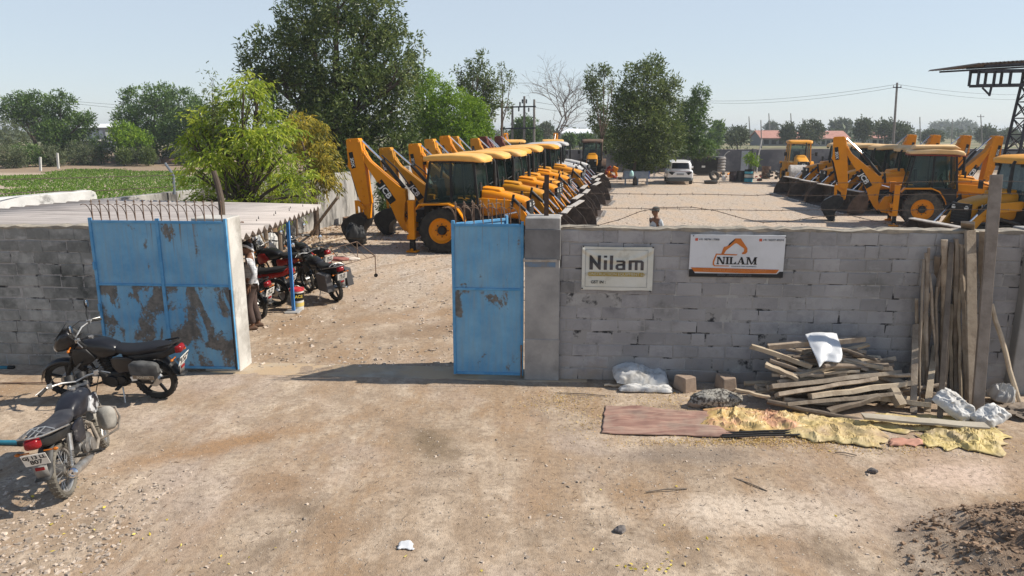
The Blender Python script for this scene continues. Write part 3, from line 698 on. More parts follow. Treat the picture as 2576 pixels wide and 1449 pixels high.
# ============================================================ shed
m_sheet = M('asbestos_sheet', (.46, .415, .385), (.37, .33, .305), 1.5, .9, bump=.2, bscale=30, c3=(.25, .225, .21), scale3=.9, lo3=.52, hi3=.66, stretch=(.16, 2.2, 1))
m_postwood = M('grey_post_wood', (.21, .165, .125), (.12, .092, .07), 6, .9, bump=.5, bscale=25, stretch=(1, 1, .2))
shed = empty('lean_to_shed', (-4.6, 14, 0), label='open lean-to shed with a pale corrugated sheet roof behind the left wall', cat='shed')
def roof_pt(s, t):
    """s 0..1 from the right edge to the left, t 0..1 front to back"""
    a, b_ = Vector((-4.55, 11.55, 2.03)), Vector((-4.5, 16.9, 2.02)); c, d = Vector((-12.75, 12.25, 2.06)), Vector((-10.85, 18.2, 2.03))
    return a.lerp(b_, t).lerp(c.lerp(d, t), s)
mb = MB(); NT, NS = 18 * 8, 4
V = []
for i in range(NS + 1):
    for j in range(NT + 1):
        p = roof_pt(i / NS, j / NT); p.z += .052 * (1, .55, 0, -.55, -1, -.55, 0, .55)[j % 8] + .004 * math.sin(i * 9 + j)
        V.append(p - shed.location)
mb.add(V, [(i * (NT + 1) + j, (i + 1) * (NT + 1) + j, (i + 1) * (NT + 1) + j + 1, i * (NT + 1) + j + 1) for i in range(NS) for j in range(NT)])
mb.build('corrugated_roof', m_sheet, shed, smooth=180, solid=.008)
for k in range(11): mb = MB(); p = roof_pt(.05 + .02 * (k % 2), .04 + .088 * k) - shed.location; mb.cyl(p, p + Vector((0, 0, .09)), .016, .004, 6); mb.build('hook_bolt', m_screw, shed)
mb = MB(); a, b_ = at(739, 785) - shed.location, Vector((-4.72, 14.85, 1.98)) - shed.location
mb.box((a.x, a.y, .98), (.065, .065, 1.96)); mb.build('blue_post', M('blue_post_paint', (.035, .16, .42), (.06, .22, .50), 5, .45), shed, bevel=.004)
mb = MB(); mb.box((a.x, a.y, .0), (.3, .3, .06), jit=.02); mb.build('post_footing', m_plaster, shed, bevel=.01)
mb = MB(); mb.beam(Vector((-4.72, 11.9, 1.93)) - shed.location, Vector((-4.72, 16.6, 1.93)) - shed.location, .06, .08); mb.beam(Vector((-9, 14.9, 1.95)) - shed.location, Vector((-4.7, 14.85, 1.93)) - shed.location, .06, .08); mb.build('roof_beam', m_postwood, shed)
for u, v, r in ((672, 650, .075), (706, 640, .07), (748, 600, .045)):
    p = at(u, v) - shed.location; mb = MB(); mb.tube([p + Vector((0, 0, -.1)), p + Vector((.02, 0, .7)), p + Vector((-.02, 0, 1.3)), p + Vector((0, 0, 1.97))], [r, r * .95, r * .9, r * .85], 8)
    mb.build('wooden_post', m_postwood, shed)
mb = MB(); p0, p1 = at(781, 592), Vector((-5.0, 20.6, 1.9)); mb.tube([p0, p0.lerp(p1, .5) + Vector((0, 0, .04)), p1], [.05, .05, .045], 7); o = mb.build('timber_prop', m_postwood); tag(o, 'slanting dark timber prop leaning beside the shed roof corner', 'timber prop')
# ============================================================ backhoe loaders
def yellow(name, c1, c2, dirt):
    return M(name, c1, c2, 1.6, .42, bump=.05, bscale=20, c3=dirt, scale3=2.6, lo3=.58, hi3=.80, rvar=.12, spec=.2)
Y_FRESH = yellow('digger_yellow', (.72, .255, .006), (.65, .225, .006), (.42, .18, .03))
Y_DULL = yellow('dull_ochre', (.46, .20, .010), (.52, .22, .010), (.27, .14, .035))
Y_SUN = yellow('sunned_yellow', (.72, .33, .045), (.66, .29, .03), (.50, .28, .10))
Y_CANOPY = M('sunlit_canopy', (.76, .42, .115), (.70, .36, .08), 1.5, .5, c3=(.58, .36, .17), scale3=2, lo3=.55, hi3=.75)  # digger yellow with the brightness of a sunlit top put into the colour
M_GREYC = M('grey_canopy', (.46, .45, .44), (.38, .37, .36), 2, .55); M_RED = M('dull_red', (.28, .035, .02), (.22, .03, .02), 3, .5)
M_RUSTC = M('rusty_brown', (.17, .105, .07), (.11, .075, .055), 4, .8)
M_PALEC = M('glare_canopy', (.70, .48, .25), (.62, .38, .16), 1.5, .6)  # cream glare of overexposed sunlit roofs put into the canopy colour
M_BLACK = M('black_steel', (.018, .018, .019), (.032, .03, .028), 4, .5, spec=.2); M_TYRE = M('tyre_rubber', (.022, .021, .020), (.045, .04, .034), 6, .85)
M_DTYRE = M('dusty_tyre', (.045, .042, .038), (.10, .085, .068), 7, .9)
M_CHROME = M('chrome_rod', (.75, .75, .76), rough=.16, metal=1.); M_WORN = M('worn_bucket_edge', (.55, .51, .46), (.36, .32, .28), 8, .55, .2)
M_BUCKET = M('bucket_brown', (.070, .052, .042), (.125, .092, .072), 4, .6, .2); M_CABGLASS = glassmat('cab_glass', (.03, .055, .05), .05, .42)
M_BLUEGLASS = glassmat('tinted_blue_glass', (.045, .085, .10), .06, .80)
M_PLATEK = M('black_decal', (.012, .012, .012), rough=.4); M_LETW = M('white_decal', (.72, .71, .68), rough=.45); M_LENS = M('lamp_lens', (.62, .62, .58), rough=.15)
M_AMBER = M('amber_lens', (.42, .12, .012), rough=.25); M_REDLENS = M('red_lens', (.22, .010, .013), rough=.2); M_SEAT = M('seat_vinyl', (.02, .02, .023), rough=.5)
BOOM = [(-1.52, .51), (-1.68, .69), (-1.83, .95), (-1.95, 1.25), (-2.06, 1.46), (-2.47, 2.17), (-2.73, 2.55), (-2.96, 2.95), (-3.0, 3.12), (-2.86, 3.14), (-2.78, 2.97), (-2.66, 2.80), (-2.02, 2.27), (-1.61, 1.95), (-1.47, 1.9), (-1.45, 1.54), (-1.50, 1.40), (-1.53, .95), (-1.42, .67)]
DIPPER = [(-3.44, 3.46), (-3.38, 3.50), (-3.02, 3.52), (-2.94, 3.39), (-2.86, 2.95), (-2.81, 2.43), (-2.70, 1.42), (-2.74, 1.37), (-2.92, 1.37), (-3.07, 1.54), (-3.21, 2.05), (-3.34, 2.49), (-3.43, 2.61), (-3.40, 2.78)]
def digger(name, paint, canopy, hood=None, hood2=None, loader=True, backhoe=True, tyre=None, glass=None, trim=None, boom_txt='JCB', dip_txt='3DX', hood_txt='JCB', cab=None, tall=0):
    hood = hood or paint; glass = glass or M_CABGLASS; tyre = tyre or M_TYRE; cab = cab or M_BLACK
    t = empty(name, (0, 0, 0))
    RXm = Euler((R(90), 0, 0)).to_matrix(); RXp = Euler((R(90), 0, R(180))).to_matrix()
    # chassis
    mb = MB(); mb.box((.9, 0, .78), (3.4, .72, .42)); mb.box((2.15, 0, .48), (.22, 1.5, .2)); mb.box((0, 0, .7), (.34, 1.3, .34)); mb.box((.55, -.72, .78), (.8, .34, .5)); mb.box((.55, .72, .78), (.8, .34, .5)); mb.box((-.75, 0, .85), (.5, 1.0, .5))
    for sy in (-1, 1): mb.box((.95, sy * .78, .55), (.34, .28, .06)); mb.box((1.0, sy * .86, .82), (.06, .06, .5))
    mb.build('chassis', M_BLACK, t, bevel=.015)
    # wheels
    def wheel(x, y, r, w, rr):
        s = 1 if y > 0 else -1
        mb = MB(); mb.lathe([(rr, -w * .42), (r * .86, -w * .5), (r * .97, -w * .46), (r, -w * .2), (r, w * .2), (r * .97, w * .46), (r * .86, w * .5), (rr, w * .42)], (0, 0, 0), (0, 1, 0), 36, closed=True)
        nl = 20 if r > .6 else 14
        for k in range(nl):
            for sd in (-1, 1):
                a = 2 * PI * (k + (.25 * sd)) / nl
                c = Vector((math.cos(a), 0, math.sin(a))); d = Vector((-math.sin(a), 0, math.cos(a)))
                p0 = c * (r + .012) + Vector((0, sd * w * .03, 0)); p1 = c * (r * .985) + d * (-.13 * r / .7) + Vector((0, sd * w * .5, 0))
                mb.beam(p0, p1, .05 * r / .7, .045, up=c)
        o = mb.build('wheel', tyre, t, loc=(x, y, r))
        mb = MB(); mb.lathe([(rr * 1.03, s * w * .40), (rr * .97, s * w * .46), (rr * .93, s * w * .40), (rr * .80, s * w * .22), (rr * .62, s * w * .16), (rr * .42, s * w * .16), (rr * .40, s * w * .10), (0.01, s * w * .10)], (0, 0, 0), (0, 1, 0), 28); mb.build('rim', paint if paint is not Y_DULL else Y_FRESH, o)
        mb = MB(); mb.cyl((0, s * w * .08, 0), (0, s * w * .40, 0), rr * .38, rr * .30, 16)
        for k in range(8): a = 2 * PI * k / 8; mb.cyl((rr * .50 * math.cos(a), s * w * .14, rr * .50 * math.sin(a)), (rr * .50 * math.cos(a), s * w * .22, rr * .50 * math.sin(a)), .02, n=6)
        mb.build('hub', M_BLACK, o)
    for sy in (-1, 1): wheel(0, sy * .84, .71, .43, .40); wheel(2.17, sy * .84, .44, .30, .24)
    # cab
    mb = MB()
    def post(x0, z0, x1, z1, w=.07, y0=.73, y1=.66):
        for s in (-1, 1): mb.beam((x0, s * y0, z0), (x1, s * y1, z1), w, .07, up=(0, 1, 0))
    post(-.62, 1.5, -.42, 2.82); post(.98, 2.82, 1.13, 1.45, .075, .66, .73); post(.27, 1.5, .24, 2.82, .075)
    post(-.64, 1.52, 1.13, 1.5, .08, .73, .73); post(-.43, 2.82, .99, 2.82, .08, .66, .66)
    for x, z, y in ((-.62, 1.52, .73), (-.42, 2.82, .66), (1.13, 1.48, .73), (.98, 2.82, .66)): mb.beam((x, -y, z), (x, y, z), .07, .07)
    mb.prism([(-.62, 1.0), (1.05, .85), (1.15, 1.0), (1.13, 1.5), (-.64, 1.52)], -.73, .73)
    cabo = mb.build('cab', cab, t, bevel=.012)
    for s in (-1, 1):
        f = lambda x, z: (x, s * (.735 - (z - 1.5) / 1.32 * .07), z)
        mb = MB(); mb.add([f(-.57, 1.56), f(.22, 1.56), f(.20, 2.76), f(-.39, 2.76)], [(0, 1, 2, 3)]); mb.build('side_window', glass, cabo, smooth=0)
        mb = MB(); mb.add([f(.31, 1.56), f(1.06, 1.56), f(.93, 2.76), f(.28, 2.76)], [(0, 1, 2, 3)]); mb.build('door_window', glass, cabo, smooth=0)
    mb = MB(); mb.add([(1.135, -.67, 1.54), (1.135, .67, 1.54), (1.0, .61, 2.78), (1.0, -.61, 2.78)], [(0, 1, 2, 3)]); mb.build('windscreen', glass, cabo, smooth=0)
    mb = MB(); mb.add([(-.63, -.67, 1.56), (-.63, .67, 1.56), (-.43, .61, 2.78), (-.43, -.61, 2.78)], [(0, 1, 2, 3)]); mb.build('rear_window', glass, cabo, smooth=0)
    mb = MB(); mb.box((-.05, 0, 1.62), (.5, .5, .14)); mb.box((-.28, 0, 1.95), (.14, .48, .62), (0, R(-8), 0)); mb.build('driver_seat', M_SEAT, cabo, bevel=.04)
    mb = MB(); mb.tube([(.62 + .06 * math.cos(a), .19 * math.sin(a), 1.93 + .17 * math.cos(a)) for a in np.linspace(0, 2 * PI, 18)[:-1]], .018, 6, closed=True); mb.cyl((.62, 0, 1.93), (.85, 0, 1.5), .03, n=8); mb.build('steering_wheel', M_BLACK, cabo)
    for s in (-1, 1): mb = MB(); mb.box((.35, s * .775, 2.0), (.025, .03, .36)); mb.build('door_handle', M_BLACK, cabo)
    # canopy
    mb = MB(); mb.loft([(-.66, .60, 2.87, 2.93), (-.62, .74, 2.83, 2.98), (-.4, .80, 2.82, 3.03), (.3, .82, 2.83, 3.07), (.95, .81, 2.81, 3.05), (1.2, .76, 2.79, 2.98), (1.29, .6, 2.80, 2.90)], 28, 5)
    if tall: mb.loft([(-.5, .6, 3.04, 3.06), (-.45, .70, 3.03, 3.12 + tall), (.9, .72, 3.03, 3.14 + tall), (1.1, .6, 3.04, 3.08)], 24, 5)
    cano = mb.build('canopy', canopy, t, smooth=50)
    if trim is not None: mb = MB(); mb.loft([(-.67, .65, 2.80, 2.84), (-.4, .82, 2.79, 2.84), (.95, .83, 2.78, 2.83), (1.31, .64, 2.77, 2.81)], 28, 6); mb.build('canopy_trim', trim, cano, smooth=50)
    for x, y in ((1.2, .5), (1.2, -.5), (-.62, .5), (-.62, -.5)): mb = MB(); mb.box((x + (.05 if x > 0 else -.03), y, 2.76), (.07, .14, .1)); mb.build('work_lamp', M_BLACK, cano, bevel=.01)
    # hood
    mb = MB(); mb.loft([(1.16, .40, 1.12, 1.98), (1.5, .43, 1.1, 1.95), (2.1, .42, 1.06, 1.82), (2.5, .40, 1.04, 1.71), (2.62, .35, 1.08, 1.62)], 24, 5)
    ho = mb.build('hood', hood, t, smooth=50)
    if hood2 is not None: mb = MB(); mb.loft([(1.3, .445, 1.25, 1.66), (2.1, .435, 1.2, 1.58), (2.55, .415, 1.15, 1.5)], 20, 8); mb.build('hood_side', hood2, ho)
    else:
        mb = MB(); mb.loft([(1.17, .30, 1.95, 2.04), (1.7, .30, 1.90, 1.99), (1.75, .26, 1.88, 1.93)], 16, 5); mb.build('hood_ridge', hood, ho, smooth=50)
    mb = MB(); mb.box((2.63, 0, 1.32), (.10, .74, .62)); 
    for k in range(6): mb.box((2.69, 0, 1.08 + .09 * k), (.03, .66, .03))
    mb.build('grille', M_BLACK, ho, bevel=.01)
    for s in (-1, 1): mb = MB(); mb.cyl((2.66, s * .27, 1.5), (2.70, s * .27, 1.5), .075, n=12); mb.build('headlight', M_LENS, ho)
    if hood_txt:
        for s, rot in ((-1, RXm), (1, RXp)):
            text_mesh(hood_txt, .24, M_LETW, ho, loc=(2.15, s * .442, 1.55), rot=Euler((0, R(10), 0)).to_matrix() @ rot, bold=.006, sx=1.12)
            mb = MB(); mb.prism([(1.86, 1.67), (2.46, 1.57), (2.44, 1.43), (1.84, 1.53)], s * .436, s * .44); mb.build('decal_plate', M_PLATEK, ho, smooth=0)
    mb = MB(); mb.tube([(1.42, .30, 1.9), (1.42, .30, 2.3), (1.41, .30, 2.78), (1.36, .30, 2.88)], [.055, .055, .045, .045], 10); mb.build('exhaust_stack', M_BLACK, t)
    # mudguards over the rear wheels
    for s in (-1, 1):
        pr = [(-.80, 1.40), (-.70, 1.54), (.24, 1.57), (.52, 1.45), (.72, 1.15), (.78, .98)]; mb = MB(); n = len(pr)
        vs = [(x, s * y, z + dz) for dz in (0, -.05) for x, z in pr for y in (.58, 1.08)]
        fs = []
        for l in range(2):
            for k in range(n - 1): a = l * 2 * n + 2 * k; fs.append((a, a + 1, a + 3, a + 2))
        for k in range(n - 1): a = 2 * k + 1; fs.append((a, a + 2, 2 * n + a + 2, 2 * n + a))
        fs += [(0, 1, 2 * n + 1, 2 * n), (2 * n - 2, 2 * n - 1, 4 * n - 1, 4 * n - 2)]
        mb.add(vs, fs); mb.build('fender', paint, t, smooth=40)
        mb = MB(); mb.tube([(1.13, s * .74, 2.05), (1.28, s * .98, 2.15)], .014, 6); mb.box((1.29, s * 1.02, 2.1), (.04, .17, .26)); mb.build('mirror', M_BLACK, t)
    if loader:
        for s in (-1, 1):
            y0, y1 = s * .50, s * .60
            mb = MB(); mb.prism([(.98, 1.50), (1.02, 1.66), (1.2, 1.72), (2.2, 1.66), (2.42, 1.52), (2.62, 1.22), (3.12, .52), (3.14, .40), (3.02, .36), (2.86, .50), (2.40, 1.12), (2.22, 1.36), (1.1, 1.44)], y0, y1)
            mb.build('loader_arm', paint, t, bevel=.015)
            mb = MB(); mb.cyl((1.25, s * .66, 1.05), (1.95, s * .66, 1.22), .055, n=10); c1 = mb.build('lift_ram', M_BLACK, t)
            mb = MB(); mb.cyl((1.95, s * .66, 1.22), (2.35, s * .66, 1.32), .03, n=8); mb.build('ram_rod', M_CHROME, c1)
            mb = MB(); mb.cyl((2.2, s * .66, 1.74), (2.62, s * .66, 1.36), .052, n=10); mb.beam((2.16, s * .66, 1.4), (2.24, s * .66, 1.85), .07, .07); c1 = mb.build('tilt_ram', M_BLACK, t)
            mb = MB(); mb.cyl((2.62, s * .66, 1.36), (3.0, s * .66, .98), .03, n=8); mb.build('ram_rod', M_CHROME, c1)
        prof = [(3.46, 1.02), (3.34, 1.03), (3.20, .98), (3.10, .80), (3.07, .50), (3.12, .24), (3.26, .09), (3.5, .06), (4.12, .04)]
        mb = MB(); n = len(prof)
        vs = []
        for k, (x, z) in enumerate(prof):
            a = prof[max(k - 1, 0)]; b_ = prof[min(k + 1, n - 1)]; d = Vector((b_[0] - a[0], b_[1] - a[1])).normalized(); nx, nz = -d.y * .03, d.x * .03
            vs += [(x, -1.12, z), (x, 1.12, z), (x + nx, -1.12, z + nz), (x + nx, 1.12, z + nz)]
        fs = []
        for k in range(n - 1):
            a, b_ = 4 * k, 4 * k + 4
            fs += [(a, a + 1, b_ + 1, b_), (a + 2, b_ + 2, b_ + 3, a + 3), (a, b_, b_ + 2, a + 2), (a + 1, a + 3, b_ + 3, b_ + 1)]
        fs += [(0, 2, 3, 1), (4 * n - 4, 4 * n - 3, 4 * n - 1, 4 * n - 2)]
        mb.add(vs, fs)
        for s in (-1, 1): mb.prism([(3.46, 1.02), (3.34, 1.03), (3.20, .98), (3.10, .80), (3.07, .50), (3.12, .24), (3.26, .09), (3.5, .06), (4.02, .05), (3.98, .35), (3.82, .68)], s * 1.12, s * 1.145)
        for y in (-.55, .55): mb.box((3.08, y, .62), (.14, .2, .5))
        lb = mb.build('loader_bucket', M_BUCKET, t)
        mb = MB(); mb.box((3.40, 0, 1.045), (.20, 2.29, .03), (0, R(4), 0)); mb.box((4.06, 0, .045), (.22, 2.31, .035))
        for k in range(7): mb.box((4.2, -1.02 + .34 * k, .055), (.20, .10, .05), taper=(.7, .8))
        mb.build('cutting_edge', M_WORN, lb)
    if backhoe:
        K = -1.2
        mb = MB(); mb.box((-1.02, 0, .82), (.22, 2.1, .16)); mb.box((-1.02, 0, .48), (.20, 2.1, .14)); mb.prism([(-1.02, .42), (-1.36, .46), (-1.5, .60), (-1.48, .78), (-1.3, 1.12), (-1.02, 1.14)], -.20, .20); mb.build('rear_frame', paint, t, bevel=.015)
        mb = MB(); mb.tube([(-.8, .1, 1.15), (-1.2, .05, 1.3), (-1.5, .02, 1.1), (-1.6, 0, 1.4)], .03, 6); mb.tube([(-.8, -.1, 1.1), (-1.15, -.12, 1.25), (-1.5, -.05, 1.0), (-1.6, -.05, 1.35)], .03, 6); mb.box((-.86, 0, 1.15), (.25, .9, .3)); mb.build('hose_bundle', M_BLACK, t)
        for s in (-1, 1):
            mb = MB(); mb.box((-.95, s * 1.0, 1.03), (.20, .20, 1.22)); mb.box((-.95, s * 1.0, 1.62), (.22, .22, .06)); st = mb.build('stabilizer_leg', paint, t, bevel=.012)
            mb = MB(); mb.box((-.95, s * 1.0, .25), (.15, .15, .4)); mb.build('inner_leg', M_BLACK, st)
            mb = MB(); mb.box((-.95, s * 1.0, .04), (.34, .30, .05)); mb.cyl((-.95, s * 1.0 - .12, .09), (-.95, s * 1.0 + .12, .09), .05, n=8); mb.build('foot_pad', paint, st)
        sh = lambda pts: [(x - K, z) for x, z in pts]
        mb = MB(); mb.prism(sh(BOOM), -.13, .13)
        for x, z in ((-1.52, 1.78), (-1.45, .66), (-2.86, 3.02)): mb.cyl((x - K, -.17, z), (x - K, .17, z), .05, n=10)
        boom = mb.build('boom', paint, t, bevel=.018, loc=(K, 0, 0))
        for s in (-1, 1):
            mb = MB(); mb.prism(sh([(-2.47, 2.07), (-2.26, 2.22), (-1.79, 1.55), (-2.0, 1.40)]), s * .1335, s * .137)
            mb.build('decal_plate', M_PLATEK, boom, smooth=0)
        Ry = Euler((0, R(55), 0)).to_matrix()
        for s, rot in ((-1, RXm), (1, RXp)):
            if boom_txt: text_mesh(boom_txt, .27, M_LETW, boom, loc=(-2.13 - K, s * .139, 1.81), rot=Ry @ rot, bold=.007, sx=1.12)
            mb = MB(); a = Vector((-2.335 - K, 2.105)); mb.prism([(a.x - .05, a.y + .03), (a.x + .0, a.y + .07), (a.x + .05, a.y + .0), (a.x, a.y - .04)], s * .138, s * .141); mb.build('decal_badge', M_AMBER, boom, smooth=0)
        # dipper, a hollow pair of plates over the boom head
        mb = MB(); mb.prism(sh(DIPPER), -.16, .16)
        for x, z in ((-3.3, 3.42), (-3.02, 3.40), (-2.92, 2.98), (-3.35, 2.7), (-2.95, 1.9), (-2.9, 1.65), (-2.98, 2.15)): mb.cyl((x - K, -.19, z), (x - K, .19, z), .038, n=8)
        dip = mb.build('dipper', paint, t, bevel=.015, loc=(K, 0, 0))
        for s in (-1, 1): mb = MB(); mb.prism(sh([(-3.36, 3.06), (-3.22, 3.09), (-3.13, 2.58), (-3.27, 2.54)]), s * .1635, s * .166); mb.build('decal_plate', M_PLATEK, dip, smooth=0)
        Ry2 = Euler((0, R(80), 0)).to_matrix()
        for s, rot in ((-1, RXm), (1, RXp)) if dip_txt else (): text_mesh(dip_txt, .15, M_LETW, dip, loc=(-3.24 - K, s * .168, 2.75), rot=Ry2 @ rot, bold=.004)
        ax, bx = Vector((-1.56 - K, 0, 1.93)), Vector((-2.95 - K, 0, 3.42))
        off = Vector((.10, 0, .09))
        mb = MB(); mb.cyl(ax + off * .2, ax.lerp(bx, .56) + off * .6, .062, n=12); mb.tube([ax + off * 1.6, ax.lerp(bx, .3) + off * 2.0, ax.lerp(bx, .62) + off * 1.4], .022, 6)
        cy = mb.build('boom_ram', M_BLACK, t, loc=(K, 0, 0))
        mb = MB(); mb.cyl(ax.lerp(bx, .56) + off * .6, bx + off * .1, .034, n=10); mb.build('ram_rod', M_CHROME, cy)
        mb = MB(); mb.cyl((-3.40 - K, 0, 2.62), (-3.14 - K, 0, 1.62), .05, n=10); cy2 = mb.build('bucket_ram', M_BLACK, t, loc=(K, 0, 0))
        mb = MB(); mb.cyl((-3.14 - K, 0, 1.62), (-3.10 - K, 0, 1.42), .028, n=8); mb.build('ram_rod', M_CHROME, cy2)
        mb = MB()
        for s in (-1, 1):
            mb.prism(sh([(-3.22, 1.52), (-3.06, 1.52), (-2.98, 1.40), (-2.84, 1.26), (-2.92, 1.20), (-3.10, 1.34)]), s * .17, s * .21); mb.prism(sh([(-3.22, 1.50), (-3.12, 1.50), (-3.10, 1.05), (-3.20, 1.05)]), s * .17, s * .20)
        mb.prism(sh([(-2.98, 1.42), (-2.72, 1.42), (-2.76, .92), (-2.90, .90)]), -.12, .12)
        mb.build('bucket_link', paint, t, loc=(K, 0, 0), bevel=.01)
        bk = [(-2.80, .88), (-2.86, 1.02), (-3.02, 1.10), (-3.22, 1.08), (-3.40, .98), (-3.58, .86), (-3.68, .68), (-3.64, .50), (-3.50, .24), (-3.34, .06), (-3.16, .02), (-3.08, .10), (-3.10, .34), (-3.02, .52), (-2.86, .68)]
        mb = MB(); mb.prism(sh(bk), -.36, .36)
        for k in range(5): y = -.32 + .16 * k; mb.prism(sh([(-3.34, .10), (-3.24, .14), (-3.06, .02), (-3.12, -.03)]), y - .04, y + .04)
        for s in (-1, 1): mb.prism(sh([(-3.66, .66), (-3.60, .70), (-3.20, .06), (-3.28, .02)]), s * .36, s * .385)
        mb.build('rear_bucket', M('black_bucket', (.014, .014, .015), (.03, .028, .026), 5, .5) if 'black_bucket' not in bpy.data.materials else bpy.data.materials['black_bucket'], t, loc=(K, 0, 0), bevel=.015)
    return t
def place(o, x, y, yaw, label, group, swing=0, cat='backhoe loader', z=0, zs=1.):
    o.location = (x, y, z); o.rotation_euler = (0, 0, R(yaw)); tag(o, label, cat, group)
    if swing:
        for ch in o.children:
            if ch.name.split('.')[0] in ('boom', 'dipper', 'boom_ram', 'bucket_ram', 'bucket_link', 'rear_bucket'): ch.rotation_euler = (0, 0, R(swing)); ch.scale = (1, 1, zs)
ROW = 'yellow diggers parked side by side along the left of the yard'
pa = digger('backhoe_loader', Y_FRESH, Y_CANOPY)
pb = digger('backhoe_loader', Y_DULL, Y_CANOPY)
Y_MID = yellow('worn_digger_yellow', (.60, .235, .012), (.66, .27, .02), (.36, .20, .07)); pd_ = digger('backhoe_loader', Y_MID, Y_SUN)
pc = digger('backhoe_loader', M('brownish_red', (.17, .04, .025), (.13, .035, .025), 3, .55), M_GREYC, hood=M_GREYC, hood2=M_RED, boom_txt='', dip_txt='', hood_txt='')
names = ['nearest digger of the left row, bright yellow with its stabilizer leg down beside the gate',
         'dull ochre digger second in the left row, just behind the nearest one',
         'third digger of the left row, orange boom rising behind the dull ochre one',
         'fourth digger of the left row from the gate', 'fifth digger of the left row from the gate',
         'sixth digger of the left row, last but one with a yellow hood', 'seventh digger of the left row, last with a yellow hood',
         'nearest grey roofed digger with a grey and red hood', 'middle grey roofed digger with a grey and red hood', 'farthest grey roofed digger with a grey and red hood']
protos = [pa, pb, None, pd_, None, None, None, pc, None, None]
for k in range(10):
    o = protos[k] or copy_tree(pc if k > 7 else (pb if k in (1, 5) else (pd_ if k in (3, 6) else pa)))
    place(o, -2.0 + .48 * k + (rnd.uniform(-.28, .28) if k else 0), 23.15 + 2.57 * k + (rnd.uniform(-.12, .12) if k else 0), -12 + (rnd.uniform(-2.4, 2.4) if k else 0), names[k], ROW, swing=(0 if k == 0 else rnd.uniform(-9, 6)), zs=(1, .90, .925, .965, 1., .985, .95, .97, .93, .96)[k])
o = copy_tree(pa); place(o, .1, 54.5, -84, 'yellow canopied digger facing away behind the left row, partly hidden by the hoods', ROW, 8)
o = copy_tree(pa); place(o, 3.1, 55.6, -92, 'digger at the far end of the left row with its orange boom beside the canopy', ROW, -9)
RROW = 'yellow diggers parked along the right of the yard'
pr = digger('backhoe_loader', Y_FRESH, M_PALEC, tyre=M_DTYRE)
rn = ['nearest digger of the right hand row, its loader bucket facing left', 'second digger of the right hand row, between its pale roofed neighbours',
      'third digger of the right hand row, black bucket reaching into the open yard', 'farthest digger of the right hand row beside the yellow roller']
for k in range(4):
    o = pr if k == 0 else copy_tree(pr)
    place(o, 19.2 + .2 * k, 33.6 + 2.9 * k, 180 + rnd.uniform(-2, 2), rn[k], RROW, rnd.uniform(-6, 6))
m1 = digger('backhoe_loader', Y_FRESH, M_PALEC, tyre=M_DTYRE, trim=M_RED, tall=.07)
place(m1, 16.55, 29.1, -23, 'digger with a red edged pale roof facing right, dusty rear tyre and raised arm', RROW, -3)
m2 = digger('backhoe_loader', Y_DULL, Y_SUN, glass=M_BLUEGLASS, backhoe=False, tyre=M_DTYRE)
place(m2, 16.2, 21.9, 186, 'digger with blue tinted cab glass at the right edge, hood sloping left', RROW)
md = digger('tractor_loader', M_RUSTC, M_RUSTC, hood=Y_DULL, backhoe=False, loader=False, hood_txt='')
place(md, 6.3, 57.0, -97, 'old loader tractor with a rusty brown roof and yellow hood facing the yard', None, cat='tractor')
me_ = digger('road_roller', Y_SUN, Y_SUN, hood=Y_SUN, backhoe=False, loader=False, cab=Y_SUN, hood_txt='', glass=glassmat('clear_glass', (.2, .25, .25), .05, .25))
mb = MB(); mb.cyl((3.4, -1.0, .72), (3.4, 1.0, .72), .72, n=32); mb.build('roller_drum', M_WORN, me_)
mb = MB(); mb.box((3.1, 0, .8), (.5, 2.3, .3)); mb.build('drum_frame', Y_SUN, me_, bevel=.02)
mb = MB(); mb.box((2.74, 0, 1.44), (.02, .8, .2)); st = mb.build('name_strip', M_PLATEK, me_)
text_mesh('JCB', .15, M_LETW, st, loc=(2.755, 0, 1.44), rot=Euler((R(90), 0, R(90))).to_matrix(), bold=.004)
place(me_, 20.6, 52.5, -102, 'yellow road roller with a see-through cab facing the camera at the back', None, cat='road roller')
# ============================================================ motorcycles
M_BLKP = M('black_paint', (.012, .012, .014), (.02, .02, .022), 3, .28, coat=.35); M_BLKD = M('dusty_black', (.014, .014, .014), (.028, .026, .025), 5, .5, c3=(.075, .068, .06), scale3=4, lo3=.60, hi3=.76, spec=.3)
M_REDP = M('red_paint', (.38, .02, .015), (.30, .015, .012), 4, .3, coat=.3); M_SILV = M('silver_metal', (.50, .49, .47), (.34, .32, .30), 9, .38, .75); M_ENG = M('engine_alloy', (.26, .25, .235), (.15, .14, .13), 12, .5, .6)
M_DUSTM = M('dust_caked_metal', (.30, .26, .215), (.17, .15, .13), 10, .85, .15); M_PLATE = M('plate_white', (.72, .71, .67), (.62, .60, .55), 8, .5); M_MUD = M('grey_mudflap', (.19, .185, .175), (.28, .26, .24), 7, .8)
M_TANK2 = M('dusty_tank', (.022, .023, .03), (.010, .010, .014), 4, .35, c3=(.24, .235, .22), scale3=6, lo3=.58, hi3=.66); M_PANN = M('grey_pannier', (.075, .073, .075), (.10, .095, .095), 4, .6); M_GREYD = M('dusty_guard', (.32, .30, .265), (.20, .19, .17), 6, .85)
M_MIRR = M('mirror_glass', (.75, .77, .80), rough=.05, metal=1.)
M_ORANGE2 = M('orange_graphic', (.60, .10, .02), rough=.4)
